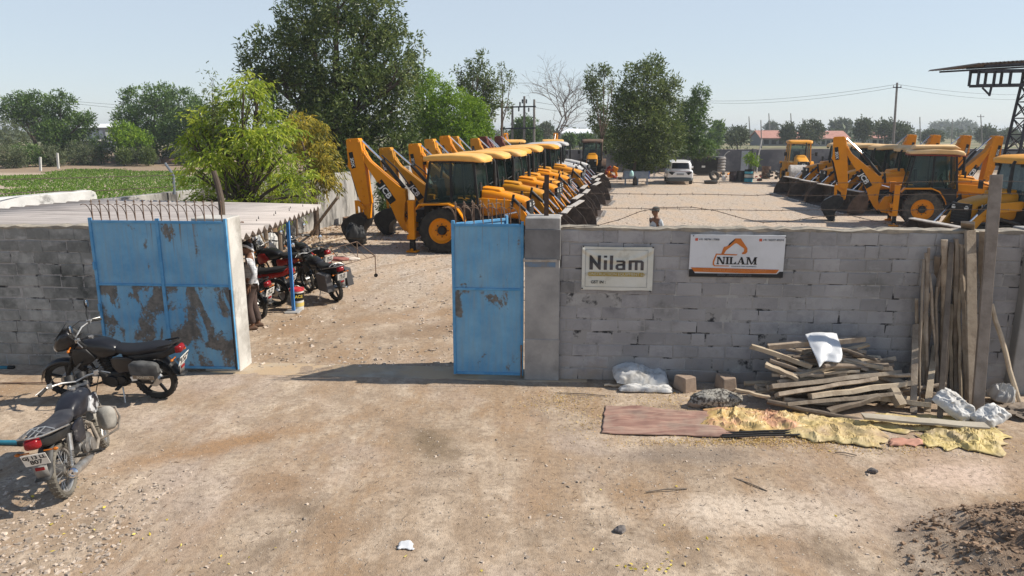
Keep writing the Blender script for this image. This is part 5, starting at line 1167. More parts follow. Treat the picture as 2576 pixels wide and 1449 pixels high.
# ============================================================ trees and plants
M_BARK = M('grey_brown_bark', (.15, .105, .075), (.085, .062, .047), 7, .95, bump=.6, bscale=20, stretch=(1, 1, .3))
M_BARKD = M('dark_bark', (.07, .055, .045), (.11, .085, .065), 7, .95, bump=.5, bscale=20, stretch=(1, 1, .3))
def leaf_quads(C, A, L, W, rg):
    """rhombic leaves: C base points, A axis directions (n,3)"""
    n = len(C); A = A / np.linalg.norm(A, axis=1, keepdims=True)
    r = rg.normal(size=(n, 3)); S = np.cross(A, r); S /= np.linalg.norm(S, axis=1, keepdims=True) + 1e-9
    Nn = np.cross(A, S); L = L[:, None]; W = W[:, None]
    mid = C + A * L * .45 + Nn * L * .08
    V = np.stack([C, mid + S * W * .5, C + A * L, mid - S * W * .5], 1).reshape(-1, 3)
    return V, np.arange(n * 4).reshape(n, 4)
def crown(parent, lobes, n, per, leaf, width, mat, seed, droop=0., shell=.45, spray=.25, tone_bias=0., name='crown', gap=.35, up=.25, twig=0., csc=2.2):
    """n leaf sprays spread through the lobes (c, r); each spray has `per` leaves round a twig end"""
    rg = np.random.default_rng(seed); vol = np.array([r[0] * r[1] * r[2] for c, r in lobes]) ** .8; pk = rg.choice(len(lobes), n, p=vol / vol.sum())
    c = np.array([l[0] for l in lobes], float)[pk]; r = np.array([l[1] for l in lobes], float)[pk]
    d = rg.normal(size=(n, 3)); d /= np.linalg.norm(d, axis=1, keepdims=True)
    rad = (shell + (1 - shell) * rg.uniform(size=n) ** .6) * (1 + .10 * rg.normal(size=n))
    P = c + d * r * rad[:, None]
    sc = csc / max(.3, float(np.mean(r)))
    keep = np.array([noise.noise(Vector(p) * sc + Vector((seed, 0, 0))) for p in P]) > -gap + .1 * rg.normal(size=n) * .5
    P, d = P[keep], d[keep]; n = len(P)
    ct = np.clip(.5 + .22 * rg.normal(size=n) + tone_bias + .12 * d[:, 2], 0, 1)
    base = np.repeat(P, per, 0); dd = np.repeat(d, per, 0); m = len(base)
    off = rg.normal(size=(m, 3))
    if twig:      # leaves hang in two ranks along a drooping twig
        tv = d * np.array([1, 1, .4]) + rg.normal(size=(n, 3)) * .5; tv[:, 2] -= .15; tv /= np.linalg.norm(tv, axis=1, keepdims=True); k = np.tile(np.linspace(-.5, 1, per), n)[:, None]
        base = base + np.repeat(tv, per, 0) * twig * k + np.array([0, 0, -1]) * twig * .35 * np.maximum(k, 0) ** 2 + off * leaf * .10
        sd_ = np.repeat(np.cross(tv, [0, 0, 1.]), per, 0) * np.where(np.arange(m) % 2, 1, -1)[:, None]
        A = np.repeat(tv, per, 0) * .45 + sd_ * .55 + off * .22 + np.array([0, 0, -droop])
    else:
        base = base + off * leaf * spray * 2; A = dd * .6 + rg.normal(size=(m, 3)) * .75 + np.array([0, 0, up - droop])
    V, F = leaf_quads(base, A, leaf * rg.uniform(.6, 1.25, m), width * rg.uniform(.6, 1.3, m), rg)
    tone = np.clip(np.repeat(ct, per) + .16 * rg.normal(size=m), 0, 1)
    return np_mesh(name, V, F, mat, tone, parent)
def limbs(parent, base, lobes, r0, mat, seed, fork=.35, extra=0, name='trunk', lean=(0, 0)):
    r = random.Random(seed); mb = MB(); base = Vector(base); top = max(c[2] for c, _ in lobes)
    fz = base.z + (top - base.z) * fork; f = Vector((base.x + lean[0], base.y + lean[1], fz))
    mb.tube([base + Vector((0, 0, -.15)), base.lerp(f, .25) + Vector((r.uniform(-.5, .5), r.uniform(-.5, .5), 0)) * r0, base.lerp(f, .6) + Vector((r.uniform(-1, 1), r.uniform(-1, 1), 0)) * r0 * .7, f], [r0 * 1.25, r0, r0 * .88, r0 * .75], 10)
    for c, rr in lobes:
        c = Vector(c); m1 = f.lerp(c, .4) + Vector((r.uniform(-.2, .2), r.uniform(-.2, .2), .12)) * (c - f).length * .35
        mb.tube([f - Vector((0, 0, r0 * .4)), m1, c], [r0 * .5, r0 * .34, r0 * .14], 7)
        for k in range(5 + extra):
            d = Vector((r.gauss(0, 1), r.gauss(0, 1), r.gauss(.35, .8))).normalized(); e = c + Vector((d.x * rr[0], d.y * rr[1], d.z * rr[2])) * .95
            s = m1.lerp(c, r.uniform(.2, 1)); mb.tube([s, s.lerp(e, .5) + Vector((r.uniform(-.1, .1), r.uniform(-.1, .1), .1)) * rr[0], e], [r0 * .15, r0 * .09, r0 * .03], 5)
    return mb.build(name, mat, parent, smooth=60)
def px_lobes(px, D, dr=.85, jitter=0.0, seed=0):
    """lobes given as seen from the road (u, v, ru, rv) set at their real distance D"""
    out = []; r = random.Random(seed)
    for u, v, ru, rv in px:
        d = D + r.uniform(-1, 1) * jitter; p = atD(u, v, d); k = d / FPX
        out.append((tuple(p), (ru * k, ru * k * dr, rv * k)))
    return out
def tree(name, base, px, D, n, per, leaf, width, mat, label, seed, r0=.2, bark=None, group=None, fork=.35, jitter=.8, cat='tree', extra=0, dr=.85, **kw):
    base = Vector(base); root = empty(name, base, 0, label, cat, group); lob = px_lobes(px, D, dr, jitter, seed)
    lob = [((c[0] - base.x, c[1] - base.y, c[2] - base.z), r) for c, r in lob]
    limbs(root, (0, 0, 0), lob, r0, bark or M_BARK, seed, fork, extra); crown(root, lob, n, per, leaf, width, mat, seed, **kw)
    return root
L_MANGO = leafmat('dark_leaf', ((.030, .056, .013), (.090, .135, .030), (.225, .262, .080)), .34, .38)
L_LIME = leafmat('lime_leaf', ((.10, .165, .014), (.25, .345, .03), (.50, .55, .065)), .48, .45)
L_GOLD = leafmat('golden_leaf', ((.12, .125, .02), (.29, .27, .035), (.56, .42, .04)), .4, .45)
L_BRIGHT = leafmat('bright_leaf', ((.07, .14, .008), (.17, .29, .015), (.30, .42, .03)), .4, .45)
L_OLIVE = leafmat('olive_leaf', ((.034, .055, .014), (.100, .145, .034), (.22, .265, .078)), .28, .45)
L_DEEP = leafmat('deep_leaf', ((.030, .064, .016), (.080, .145, .032), (.17, .26, .058)), .3, .45)
L_GREYG = leafmat('grey_green_leaf', ((.055, .075, .035), (.105, .13, .06), (.18, .20, .10)), .25, .6)
L_FAR = leafmat('distant_leaf', ((.04, .06, .028), (.07, .095, .04), (.12, .14, .065)), .2, .7)
tree('mango_tree', (-9.6, 38.5, 0), [(700, 145, 92, 72), (850, 140, 150, 115), (975, 150, 82, 85), (735, 235, 100, 75), (900, 265, 135, 95), (1000, 270, 58, 85), (820, 335, 125, 80), (955, 365, 100, 72), (770, 45, 75, 65), (935, 40, 78, 72), (850, 0, 110, 60), (660, 190, 52, 60), (1015, 200, 42, 50), (880, 420, 110, 50), (1020, 400, 60, 60)], 38.5, 5600, 11, .27, .085, L_MANGO,
     'huge dark broad-leaved tree rising above the left yard wall and out of the frame', 11, .42, M_BARKD, fork=.3, gap=.20, droop=.15, shell=.5, csc=4.2, jitter=1.4)
tree('drooping_tree', (-7.0, 18.9, 0), [(612, 232, 44, 40), (640, 205, 30, 32), (545, 275, 38, 36), (500, 310, 34, 36), (470, 345, 26, 30), (690, 300, 30, 30), (588, 270, 40, 34), (645, 275, 42, 34), (530, 315, 46, 34), (585, 340, 50, 34), (655, 345, 55, 36), (710, 330, 36, 34), (492, 370, 34, 40), (545, 395, 54, 38), (625, 410, 60, 36), (700, 405, 50, 36), (745, 440, 38, 30), (492, 440, 36, 36), (560, 462, 54, 34), (640, 475, 60, 34), (715, 485, 56, 30), (525, 505, 44, 22), (600, 520, 60, 18), (690, 518, 60, 18), (768, 490, 26, 26)], 18.9, 1450, 12, .185, .040, L_LIME,
     'lime green tree with drooping leaves just behind the shed roof', 21, .12, M_BARKD, fork=.36, droop=.5, gap=.10, twig=.34, jitter=.75, tone_bias=.06, extra=1, shell=.25, csc=1.5, dr=.9)
tree('drooping_tree', (-7.3, 18.4, 0), [(533, 200, 14, 30), (528, 250, 18, 30), (545, 300, 22, 40), (560, 350, 30, 40)], 18.4, 110, 8, .13, .028, L_OLIVE,
     'thin wispy shoot standing above the lime green tree', 22, .035, M_BARKD, fork=.5, droop=.7, gap=.6, spray=.4, jitter=.2)
tree('drooping_tree', at(795, 592), [(790, 385, 52, 72), (765, 325, 40, 42), (822, 425, 28, 50), (745, 300, 22, 25), (800, 455, 40, 30)], 26, 480, 13, .21, .045, L_GOLD,
     'yellowing tree with drooping leaves beside the nearest orange boom', 23, .11, M_BARK, fork=.45, droop=.62, gap=.25, twig=.38, jitter=.6, tone_bias=.05, shell=.25, csc=1.6)
tree('leafy_tree', (-5.4, 50, 0), [(1090, 265, 58, 75), (1135, 300, 78, 72), (1190, 305, 44, 58), (1062, 205, 28, 36), (1150, 345, 84, 40), (1075, 330, 50, 60), (1215, 335, 24, 36)], 50, 3400, 10, .24, .075, L_BRIGHT,
     'bright green bushy tree behind the tips of the orange booms', 31, .22, M_BARK, droop=.2, gap=.20, csc=3.6, jitter=1.4)
tree('slender_tree', (-3.2, 54, 0), [(1165, 205, 17, 20), (1192, 168, 20, 24), (1212, 150, 13, 18), (1200, 225, 36, 42), (1232, 205, 20, 34), (1215, 275, 34, 40), (1150, 175, 10, 12), (1240, 250, 14, 30)], 54, 520, 8, .26, .10, L_OLIVE,
     'tall open tree with big leaves above the bright green tree', 32, .12, M_BARK, gap=.5, droop=.2)
tree('slender_tree', (-.8, 56, 0), [(1262, 175, 12, 14), (1270, 205, 18, 26), (1284, 195, 14, 20), (1258, 240, 16, 26), (1272, 270, 16, 26)], 56, 130, 6, .20, .08, L_OLIVE,
     'thin nearly leafless tree with a bare straight stem left of the power poles', 33, .10, M_BARK, gap=.6, droop=.3, fork=.5)
TRG = None
tree('leafy_tree', at(1597, 466), [(1622, 225, 62, 72), (1608, 305, 78, 76), (1652, 345, 64, 64), (1592, 375, 56, 46), (1640, 172, 30, 30), (1682, 285, 34, 56), (1570, 262, 34, 46), (1690, 225, 24, 34), (1625, 400, 60, 30), (1700, 345, 26, 40)], 50.3, 3600, 9, .26, .085, L_OLIVE,
     'dense olive green tree shading the ground left of the white car', 41, .14, M_BARKD, gap=.20, droop=.2, fork=.25, csc=3.4, jitter=1.3)
tree('slender_tree', at(1512, 445), [(1488, 188, 17, 20), (1520, 178, 12, 16), (1500, 232, 22, 34), (1482, 225, 12, 22), (1508, 300, 26, 40), (1526, 348, 22, 36), (1535, 215, 10, 18), (1540, 190, 8, 12)], 60, 420, 8, .28, .11, L_OLIVE,
     'slim open tree with sparse leaves left of the dense olive tree', 42, .12, M_BARK, gap=.55, droop=.3)
tree('leafy_tree', at(1714, 432), [(1762, 238, 22, 22), (1745, 275, 30, 28), (1728, 290, 28, 36), (1768, 308, 22, 18), (1738, 335, 36, 30), (1762, 372, 44, 24), (1722, 375, 28, 24), (1712, 320, 18, 34)], 58, 1500, 8, .24, .08, L_DEEP,
     'fresh green tree with a dark stem just right of the dense olive tree', 43, .13, M_BARKD, gap=.42)
tree('sapling', at(1894, 448), [(1886, 395, 10, 9), (1900, 402, 10, 10), (1880, 405, 6, 8), (1896, 412, 12, 7)], 54, 110, 7, .16, .07, L_BRIGHT, 'small sapling in front of the back wall between the blue drum and the rusty drum', 44, .035, M_BARKD, cat='sapling', fork=.7, gap=.6, jitter=.2)
tree('shrub', at(968, 548), [(965, 500, 12, 30), (975, 525, 10, 18), (960, 470, 10, 16)], 31.5, 130, 8, .2, .05, L_DEEP, 'leafy green shrub against the yard wall between the first two booms', 45, .04, M_BARKD, cat='shrub', droop=.7, gap=.6, jitter=.3)
# left background
LG = 'trees beyond the green field'
for i, (u, D, px, n, mt, lab) in enumerate([
    (100, 86, [(52, 268, 46, 32), (88, 262, 34, 28), (40, 300, 38, 20), (95, 300, 40, 24)], 1100, L_DEEP, 'spreading green tree at the far left edge beyond the field'),
    (165, 84, [(152, 258, 32, 26), (128, 275, 18, 20), (178, 318, 52, 34), (135, 340, 44, 38), (216, 300, 20, 18), (170, 370, 50, 30)], 2000, L_DEEP, 'tall dark tree left of the white roofed house beyond the field'),
    (395, 84, [(345, 250, 38, 30), (398, 240, 44, 28), (450, 258, 48, 38), (318, 295, 34, 26), (390, 305, 80, 45), (455, 325, 60, 45), (405, 355, 70, 35)], 3000, L_DEEP, 'big dark green tree right of the white roofed house beyond the field'),
    (305, 80, [(310, 335, 34, 26), (335, 355, 40, 30)], 700, L_BRIGHT, 'lighter green rounded tree in front of the big dark tree beyond the field'),
    (492, 82, [(495, 290, 34, 40), (510, 350, 40, 44)], 800, L_DEEP, 'dark tree half hidden behind the lime green tree')]):
    p = atD(u, 440, D); tree('field_tree', (p.x, D, 0), px, D, n, 8, .34, .14, mt, lab, 60 + i, .28, M_BARKD, LG, gap=.18, jitter=2.5, csc=3.2)
BG = 'bushes along the far edge of the field'
for i, (u, v, ru, rv, D, mt, lab) in enumerate([
    (18, 345, 50, 42, 80, L_GREYG, 'big dusty bush at the left edge of the far field'), (70, 388, 40, 26, 75, L_DEEP, 'low green bush second from the left edge beyond the field'),
    (25, 395, 38, 28, 73, L_GREYG, 'grey green bush lowest at the left edge beyond the field'), (128, 395, 34, 26, 76, L_GREYG, 'grey bush under the tall dark tree beyond the field'),
    (210, 388, 40, 34, 79, L_GREYG, 'feathery bush left of the leaning white fence post'), (255, 372, 34, 34, 82, L_DEEP, 'drooping green bush below the white roofed house'),
    (345, 385, 18, 24, 78, L_GREYG, 'thorny grey bush right of the leaning white fence post'), (312, 393, 16, 16, 77, L_OLIVE, 'small brownish bush just right of the white fence post'),
    (372, 392, 16, 18, 77, L_OLIVE, 'brownish bush beside the stone gate post beyond the field'), (470, 392, 26, 22, 79, L_OLIVE, 'low olive bush behind the trunk of the lime tree')]):
    p = atD(u, v + rv, D); tree('bush', (p.x, D, 0), [(u, v, ru, rv), (u - ru * .5, v + rv * .3, ru * .55, rv * .6), (u + ru * .5, v + rv * .25, ru * .55, rv * .65)], D, 420, 7, .26, .09, mt, lab, 80 + i, .05, M_BARKD, BG, cat='bush', jitter=1.)
def bare_tree(base, label):
    r = random.Random(5); base = Vector(base); root = empty('bare_tree', base, 0, label, 'tree'); mb = MB()
    def grow(p, d, L, rad, dep):
        q = p + d * L; m = p.lerp(q, .5) + Vector((r.uniform(-1, 1), r.uniform(-1, 1), r.uniform(-.3, .6))) * L * .07
        mb.tube([p, m, q], [rad, rad * .85, rad * .68], 6 if dep > 2 else 4)
        if dep == 0: return
        nb2 = 3 if dep > 3 else r.choice((2, 2, 3))
        for k in range(nb2):
            a = Vector((r.gauss(0, 1), r.gauss(0, 1), r.gauss(.15, .45))).normalized(); dd = (d * .95 + a * (.75 if dep > 2 else .85)).normalized()
            grow(q, dd, L * r.uniform(.62, .86), rad * .62, dep - 1)
        if dep > 1: a = Vector((r.gauss(0, 1), r.gauss(0, 1), .2)).normalized(); grow(m, (d * .5 + a).normalized(), L * .6, rad * .4, dep - 2)
    grow(Vector((0, 0, -.1)), Vector((.02, 0, 1)), 2.9, .125, 6)
    mb.build('trunk', M('pale_grey_bark', (.20, .17, .15), (.12, .10, .09), 6, .95), root)
bp_ = atD(1393, 372, 72); bare_tree((bp_.x, 72, 0), 'leafless tree with pale twigs against the sky right of the power poles')
p = atD(1320, 400, 92); tree('leafy_tree', (p.x, 92, 0), [(1320, 322, 30, 26), (1335, 345, 26, 22), (1302, 345, 22, 22)], 92, 900, 7, .35, .14, L_DEEP, 'round dark tree behind the power poles', 101, .2, M_BARKD)
FG = 'trees on the far plain'
for i, (u, v, ru, rv, D, lab) in enumerate([
    (1373, 327, 11, 11, 170, 'small round tree between the power poles and the bare tree'), (1432, 352, 12, 12, 110, 'bush under the far white shed left of its middle'), (1470, 352, 16, 10, 115, 'low scrub under the right half of the far white shed'),
    (1793, 352, 18, 20, 110, 'light bush right of the fresh green tree'), (1806, 325, 9, 16, 112, 'spindly bush above the light bush'), (1855, 342, 26, 20, 125, 'rounded dull green bush left of the red roofed houses'),
    (1940, 322, 7, 5, 330, 'tiny flat topped tree above the first red roof'), (1982, 335, 15, 20, 150, 'dark tree between the first two red roofs'), (2040, 330, 30, 26, 150, 'bigger dark tree in front of the second red roof'),
    (2115, 318, 22, 13, 260, 'pale grey tree showing above the middle red roof'), (2172, 326, 19, 24, 150, 'tall narrow tree left of the last red roof'), (2228, 322, 26, 16, 160, 'broad tree above the last red roof'), (2262, 335, 24, 22, 150, 'dark tree by the leaning tall pole'),
    (2345, 345, 20, 12, 190, 'low dark scrub behind the raised yellow booms'), (2480, 338, 18, 16, 190, 'dark round tree left of the truss tower'), (2535, 345, 34, 14, 190, 'dark hedge like tree behind the truss tower foot'),
    (2370, 322, 24, 9, 500, 'hazy tree on the skyline left of the two lean poles'), (2425, 320, 24, 11, 520, 'hazy tree on the skyline right of the lean poles'), (1720, 352, 20, 12, 140, 'far bush behind the fresh green tree stem')]):
    p = atD(u, v + rv, D); p.z = max(0, min(p.z, .2)); tree('far_tree', (p.x, D, 0), [(u, v, ru, rv), (u - ru * .45, v + rv * .3, ru * .6, rv * .65), (u + ru * .5, v + rv * .2, ru * .55, rv * .7)], D, 300, 6, .0048 * D, .0020 * D, L_FAR if D > 120 else L_DEEP, lab, 120 + i, .0012 * D, M_BARKD, FG, jitter=1.5)
# far scrub that reads as one mass
rg = np.random.default_rng(77); C = []; 
for k in range(2600):
    D = 190 + 900 * rg.uniform() ** 1.6; x = rg.uniform(-.80, .80) * D
    if fbm(x * .012, D * .006, 3) < -.02: continue
    h = rg.uniform(1.2, 4.2) * (.7 + .5 * rg.uniform()); w = h * rg.uniform(.7, 1.6)
    for q in range(14): C.append((x + rg.normal() * w * .5, D + rg.normal() * w * .5, abs(rg.normal(.45, .3)) * h, h))
C = np.array(C); A = rg.normal(size=(len(C), 3)); V, F = leaf_quads(C[:, :3], A, C[:, 3] * .55, C[:, 3] * .45, rg)
tag(np_mesh('distant_scrub', V, F, L_FAR, rg.uniform(.1, .8, len(F))), 'hazy scrub covering the plain towards the horizon', kind='stuff')
# wayside scrub between the yard wall and the plain
C = []
for k in range(900):
    D = rg.uniform(78, 125); u = rg.uniform(1240, 1560) if rg.uniform() < .8 else rg.uniform(1560, 1900); p = atD(u, 380, D); h = rg.uniform(.6, 1.9) * (.5 + max(0, fbm(p.x * .08, D * .05, 6)) * 1.3)
    for q in range(16): C.append((p.x + rg.normal() * h * .5, D + rg.normal() * h * .5, abs(rg.normal(.45, .3)) * h, h))
C = np.array(C); A = rg.normal(size=(len(C), 3)); V, F = leaf_quads(C[:, :3], A, .30 + .1 * C[:, 3], .12 + .05 * C[:, 3], rg)
tag(np_mesh('wayside_scrub', V, F, L_GREYG, rg.uniform(0, 1, len(F))), 'grey green scrub behind the yard between the wall and the plain', kind='stuff')
# crop field on the left
rg = np.random.default_rng(13); n = 90000
D = 27 + 43 * rg.uniform(size=n) ** .8; x = -10.7 + (D - 18.4) * .382 - .6 - rg.uniform(size=n) ** .8 * (D * .9)
row = np.round(D / .62) * .62 + rg.normal(size=n) * .10
keep = np.array([fbm(a * .12, b_ * .12, 2) > -.42 + .6 * max(0, (b_ - 58) / 12) for a, b_ in zip(x, row)]); x, row = x[keep], row[keep]; n = len(x)
A = rg.normal(size=(n, 3)) * .7 + np.array([0, 0, .9]); V, F = leaf_quads(np.stack([x, row, np.full(n, .01)], 1), A, rg.uniform(.09, .20, n), rg.uniform(.05, .10, n), rg)
tag(np_mesh('crop_plants', V, F, leafmat('crop_leaf', ((.075, .15, .016), (.115, .21, .024), (.165, .26, .036)), .3, .9), rg.uniform(0, 1, n)), 'low green crop growing in rows in the field beyond the left wall', kind='stuff')
# fallen leaves and petals
def litter(name, spots, mat, label, size, seed, aspect=.45):
    rg = np.random.default_rng(seed); P = []
    for u, v, su, sv_, k in spots:
        for _ in range(k):
            p = at(u + rg.normal() * su, v + rg.normal() * sv_); P.append((p.x, p.y, ground_z(p.x, p.y) + .006 + .012 * rg.uniform()))
    P = np.array(P); n = len(P); A = rg.normal(size=(n, 3)) * np.array([1, 1, .25])
    V, F = leaf_quads(P, A, size * rg.uniform(.6, 1.3, n), size * aspect * rg.uniform(.7, 1.3, n), rg)
    V[:, 2] = np.maximum(V[:, 2], .004 + np.repeat(P[:, 2], 4) - .012)
    tag(np_mesh(name, V, F, mat, rg.uniform(0, 1, n)), label, kind='stuff')
litter('dry_leaves', [(690, 660, 50, 30, 900), (830, 585, 70, 22, 1300), (960, 565, 40, 22, 500), (760, 610, 50, 22, 700), (1010, 580, 50, 15, 300)], leafmat('dry_leaf', ((.20, .12, .07), (.38, .25, .14), (.52, .40, .25)), .15, .8), 'dry fallen leaves under the trees by the yard wall', .10, 4)
litter('fallen_petals', [(1900, 1112, 150, 6, 1300), (1720, 1085, 90, 7, 400), (2250, 1128, 160, 8, 600), (1420, 1010, 50, 14, 500), (1690, 1000, 60, 16, 350), (2050, 1105, 60, 10, 300), (1480, 1060, 40, 18, 160)], leafmat('petal', ((.46, .28, .09), (.58, .40, .14), (.66, .52, .22)), .2, .7), 'drift of yellowish petals and straw along the wall and tarpaulins', .026, 6)
litter('yellow_flowers', [(300, 1330, 180, 70, 22), (600, 1380, 160, 50, 8), (1300, 1390, 500, 50, 8), (1700, 1300, 250, 70, 10), (1650, 1425, 60, 12, 22)], leafmat('flower', ((.62, .48, .06), (.72, .58, .09), (.72, .62, .16)), .2, .7), 'small yellow blossoms dropped on the dusty ground', .040, 9, .6)
litter('twigs', [(1350, 1250, 700, 120, 420), (400, 1300, 300, 100, 160), (1900, 1200, 400, 60, 260), (1450, 1010, 120, 30, 160)], leafmat('twig', ((.07, .045, .03), (.13, .09, .06), (.22, .16, .10)), .0, .9), 'twigs and dry stalks scattered over the ground', .07, 12, .10)
# ============================================================ timber against the wall
M_WOOD = M('weathered_timber', (.36, .295, .225), (.23, .18, .135), 5, .9, bump=.5, bscale=30, stretch=(1, 1, 1), c3=(.44, .375, .295), scale3=3, lo3=.55, hi3=.7, tone=.35)
M_WOODL = M('pale_timber', (.52, .43, .315), (.38, .30, .215), 5, .9, bump=.5, bscale=30, tone=.25); M_WOODD = M('dark_timber', (.17, .135, .105), (.24, .19, .145), 5, .92, bump=.5, bscale=30, tone=.3)
M_CONC = M('concrete_post', (.36, .325, .28), (.27, .24, .21), 4, .95, bump=.5, bscale=30)
TG = 'timber heap against the sign wall'
def zt(x, y): return (2900 + x * .5176) / 1.5652, (1150 + y * .5176) / 1.5652
def plank(p0, p1, w, h, mat, label, group=None, name='timber_plank', roll=0., round_=False):
    p0, p1 = Vector(p0), Vector(p1); c = (p0 + p1) / 2; d = p1 - p0; L = d.length; mb = MB(); mb.t = rnd.random()
    if round_:
        n = 7; pts = [(-L / 2 + L * k / (n - 1), rnd.uniform(-.012, .012), rnd.uniform(-.012, .012)) for k in range(n)]; mb.tube(pts, [w / 2 * rnd.uniform(.9, 1.08) for _ in pts], 8)
    else:
        n = 6; V = []
        for k in range(n):
            x = -L / 2 + L * k / (n - 1); bow = .012 * math.sin(PI * k / (n - 1)) * rnd.uniform(-1, 1)
            for a, b_ in ((-1, -1), (1, -1), (1, 1), (-1, 1)): V.append((x + rnd.uniform(-.012, .012) * (k in (0, n - 1)), a * w / 2 + rnd.uniform(-.004, .004), b_ * h / 2 + rnd.uniform(-.004, .004) + bow))
        mb.add(V, [(4 * k + q, 4 * k + (q + 1) % 4, 4 * k + 4 + (q + 1) % 4, 4 * k + 4 + q) for k in range(n - 1) for q in range(4)] + [(0, 1, 2, 3), tuple(range(4 * n - 4, 4 * n))])
    o = mb.build(name, mat, smooth=40 if round_ else 0, bevel=0 if round_ else .004)
    o.rotation_euler = (d.to_track_quat('X', 'Z').to_matrix() @ Matrix.Rotation(roll, 3, 'X')).to_euler(); o.location = c
    return tag(o, label, 'timber', group)
def heap_pt(x, y, dd=0.): u, v = zt(x, y); D = 10.02 - (y - 350) / 550 * .82 + dd; return atD(u, v, D)
TR = [((105, 412), (570, 565), .075, .065, M_WOODL, 0, 'long squared beam sticking out top left of the timber heap'),
      ((240, 418), (975, 356), .085, .07, M_WOOD, 0, 'stout pole lying along the top of the timber heap behind the white sheet'),
      ((220, 548), (470, 660), .11, .05, M_WOODL, .1, 'pale plank end pointing left below the top beam of the timber heap'), ((468, 632), (800, 542), .09, .06, M_WOODL, 0, 'pale split pole rising right under the white sheet'),
      ((800, 532), (1112, 572), .06, .05, M_WOODL, 0, 'thin pale batten right of the white sheet on the heap'), ((262, 722), (1240, 612), .16, .06, M_WOOD, -.5, 'wide grey plank highest of the three long ones in the heap'),
      ((310, 782), (1060, 662), .15, .055, M_WOOD, -.5, 'wide grey plank in the middle of the three long ones in the heap'), ((560, 792), (1322, 690), .13, .07, M_WOODL, -.3, 'thick pale plank jutting out right of the timber heap'),
      ((380, 855), (1240, 770), .12, .05, M_WOOD, -.4, 'long grey plank at the foot of the timber heap'), ((700, 905), (1085, 792), .10, .06, M_WOOD, 0, 'short beam slanting across the foot of the timber heap'),
      ((232, 832), (1040, 1000), .07, .07, M_WOODD, 0, 'long dark pole slanting down from the heap onto the yellow tarpaulin'), ((1185, 735), (1255, 868), .12, .10, M_WOODL, 0, 'stubby pale block end under the right of the timber heap'),
      ((790, 425), (1065, 520), .05, .045, M_WOODD, 0, 'dark batten sloping right behind the white sheet on the heap'), ((250, 520), (600, 640), .06, .05, M_WOODD, 0, 'dark beam between the pale plank ends of the heap'),
      ((330, 640), (930, 600), .045, .03, M_WOODL, 0, 'thin light lath lying across the middle of the heap'), ((-10, 742), (250, 798), .07, .035, M_WOODL, 0, 'short pale plank on the ground left of the timber heap')]
for (a, b_, w, h, mt, roll, lab) in TR: plank(heap_pt(*a, -.05), heap_pt(*b_, -.05), w, h, mt, lab, TG, roll=roll, round_=(mt is M_WOODD and w < .075))
rt_ = random.Random(17)
for k in range(74):          # the bulk of the heap, nothing to tell one offcut from the next
    lvl = k / 74; z = .05 + .62 * lvl * rt_.uniform(.8, 1.1); s = 1 - .45 * lvl
    cx = 4.72 + rt_.uniform(-.95, .80) * s; cy = 9.66 + .30 * lvl + rt_.uniform(-.42, .25) * s * .8; a = rt_.gauss(0, .32); L = rt_.uniform(.6, 1.5) * s
    d = Vector((math.cos(a), math.sin(a) * .55, rt_.gauss(0, .07))) * L / 2; c = Vector((cx, min(cy, 10.02), z))
    plank(c - d, c + d, rt_.uniform(.05, .14), rt_.uniform(.035, .07), rt_.choice((M_WOOD, M_WOOD, M_WOODD, M_WOODL)), 'weathered grey timber offcut buried in the heap against the sign wall', TG, roll=rt_.uniform(-.6, .6), round_=rt_.random() < .25)
for k in range(38):         # rough sticks thrown on top and down the right side
    a = rt_.gauss(0, .45); L = rt_.uniform(.4, 1.25); cx = 4.75 + rt_.uniform(-.95, 1.05); top = max(.10, .74 - .62 * abs(cx - 4.7)); cy = 9.52 + .40 * rt_.random(); z = top * rt_.uniform(.35, 1.08)
    d = Vector((math.cos(a), math.sin(a) * .6, rt_.gauss(0, .13))) * L / 2; c = Vector((cx, cy, max(z, abs(d.z) + .04)))
    plank(c - d, c + d, rt_.uniform(.028, .065), rt_.uniform(.025, .05), rt_.choice((M_WOOD, M_WOODL, M_WOOD, M_WOODD)), 'rough grey stick thrown loosely on the timber heap', TG, roll=rt_.uniform(-.8, .8), round_=rt_.random() < .6)
SG = 'timbers leaning on the sign wall'
def zs(x, y): return (3500 + x * .6208) / 1.5652, (850 + y * .6208) / 1.5652
def wall_D(u): x = (u - 1288) / 1800 * 10.6; return 10.52 - .0717 * (x - .72) + .02
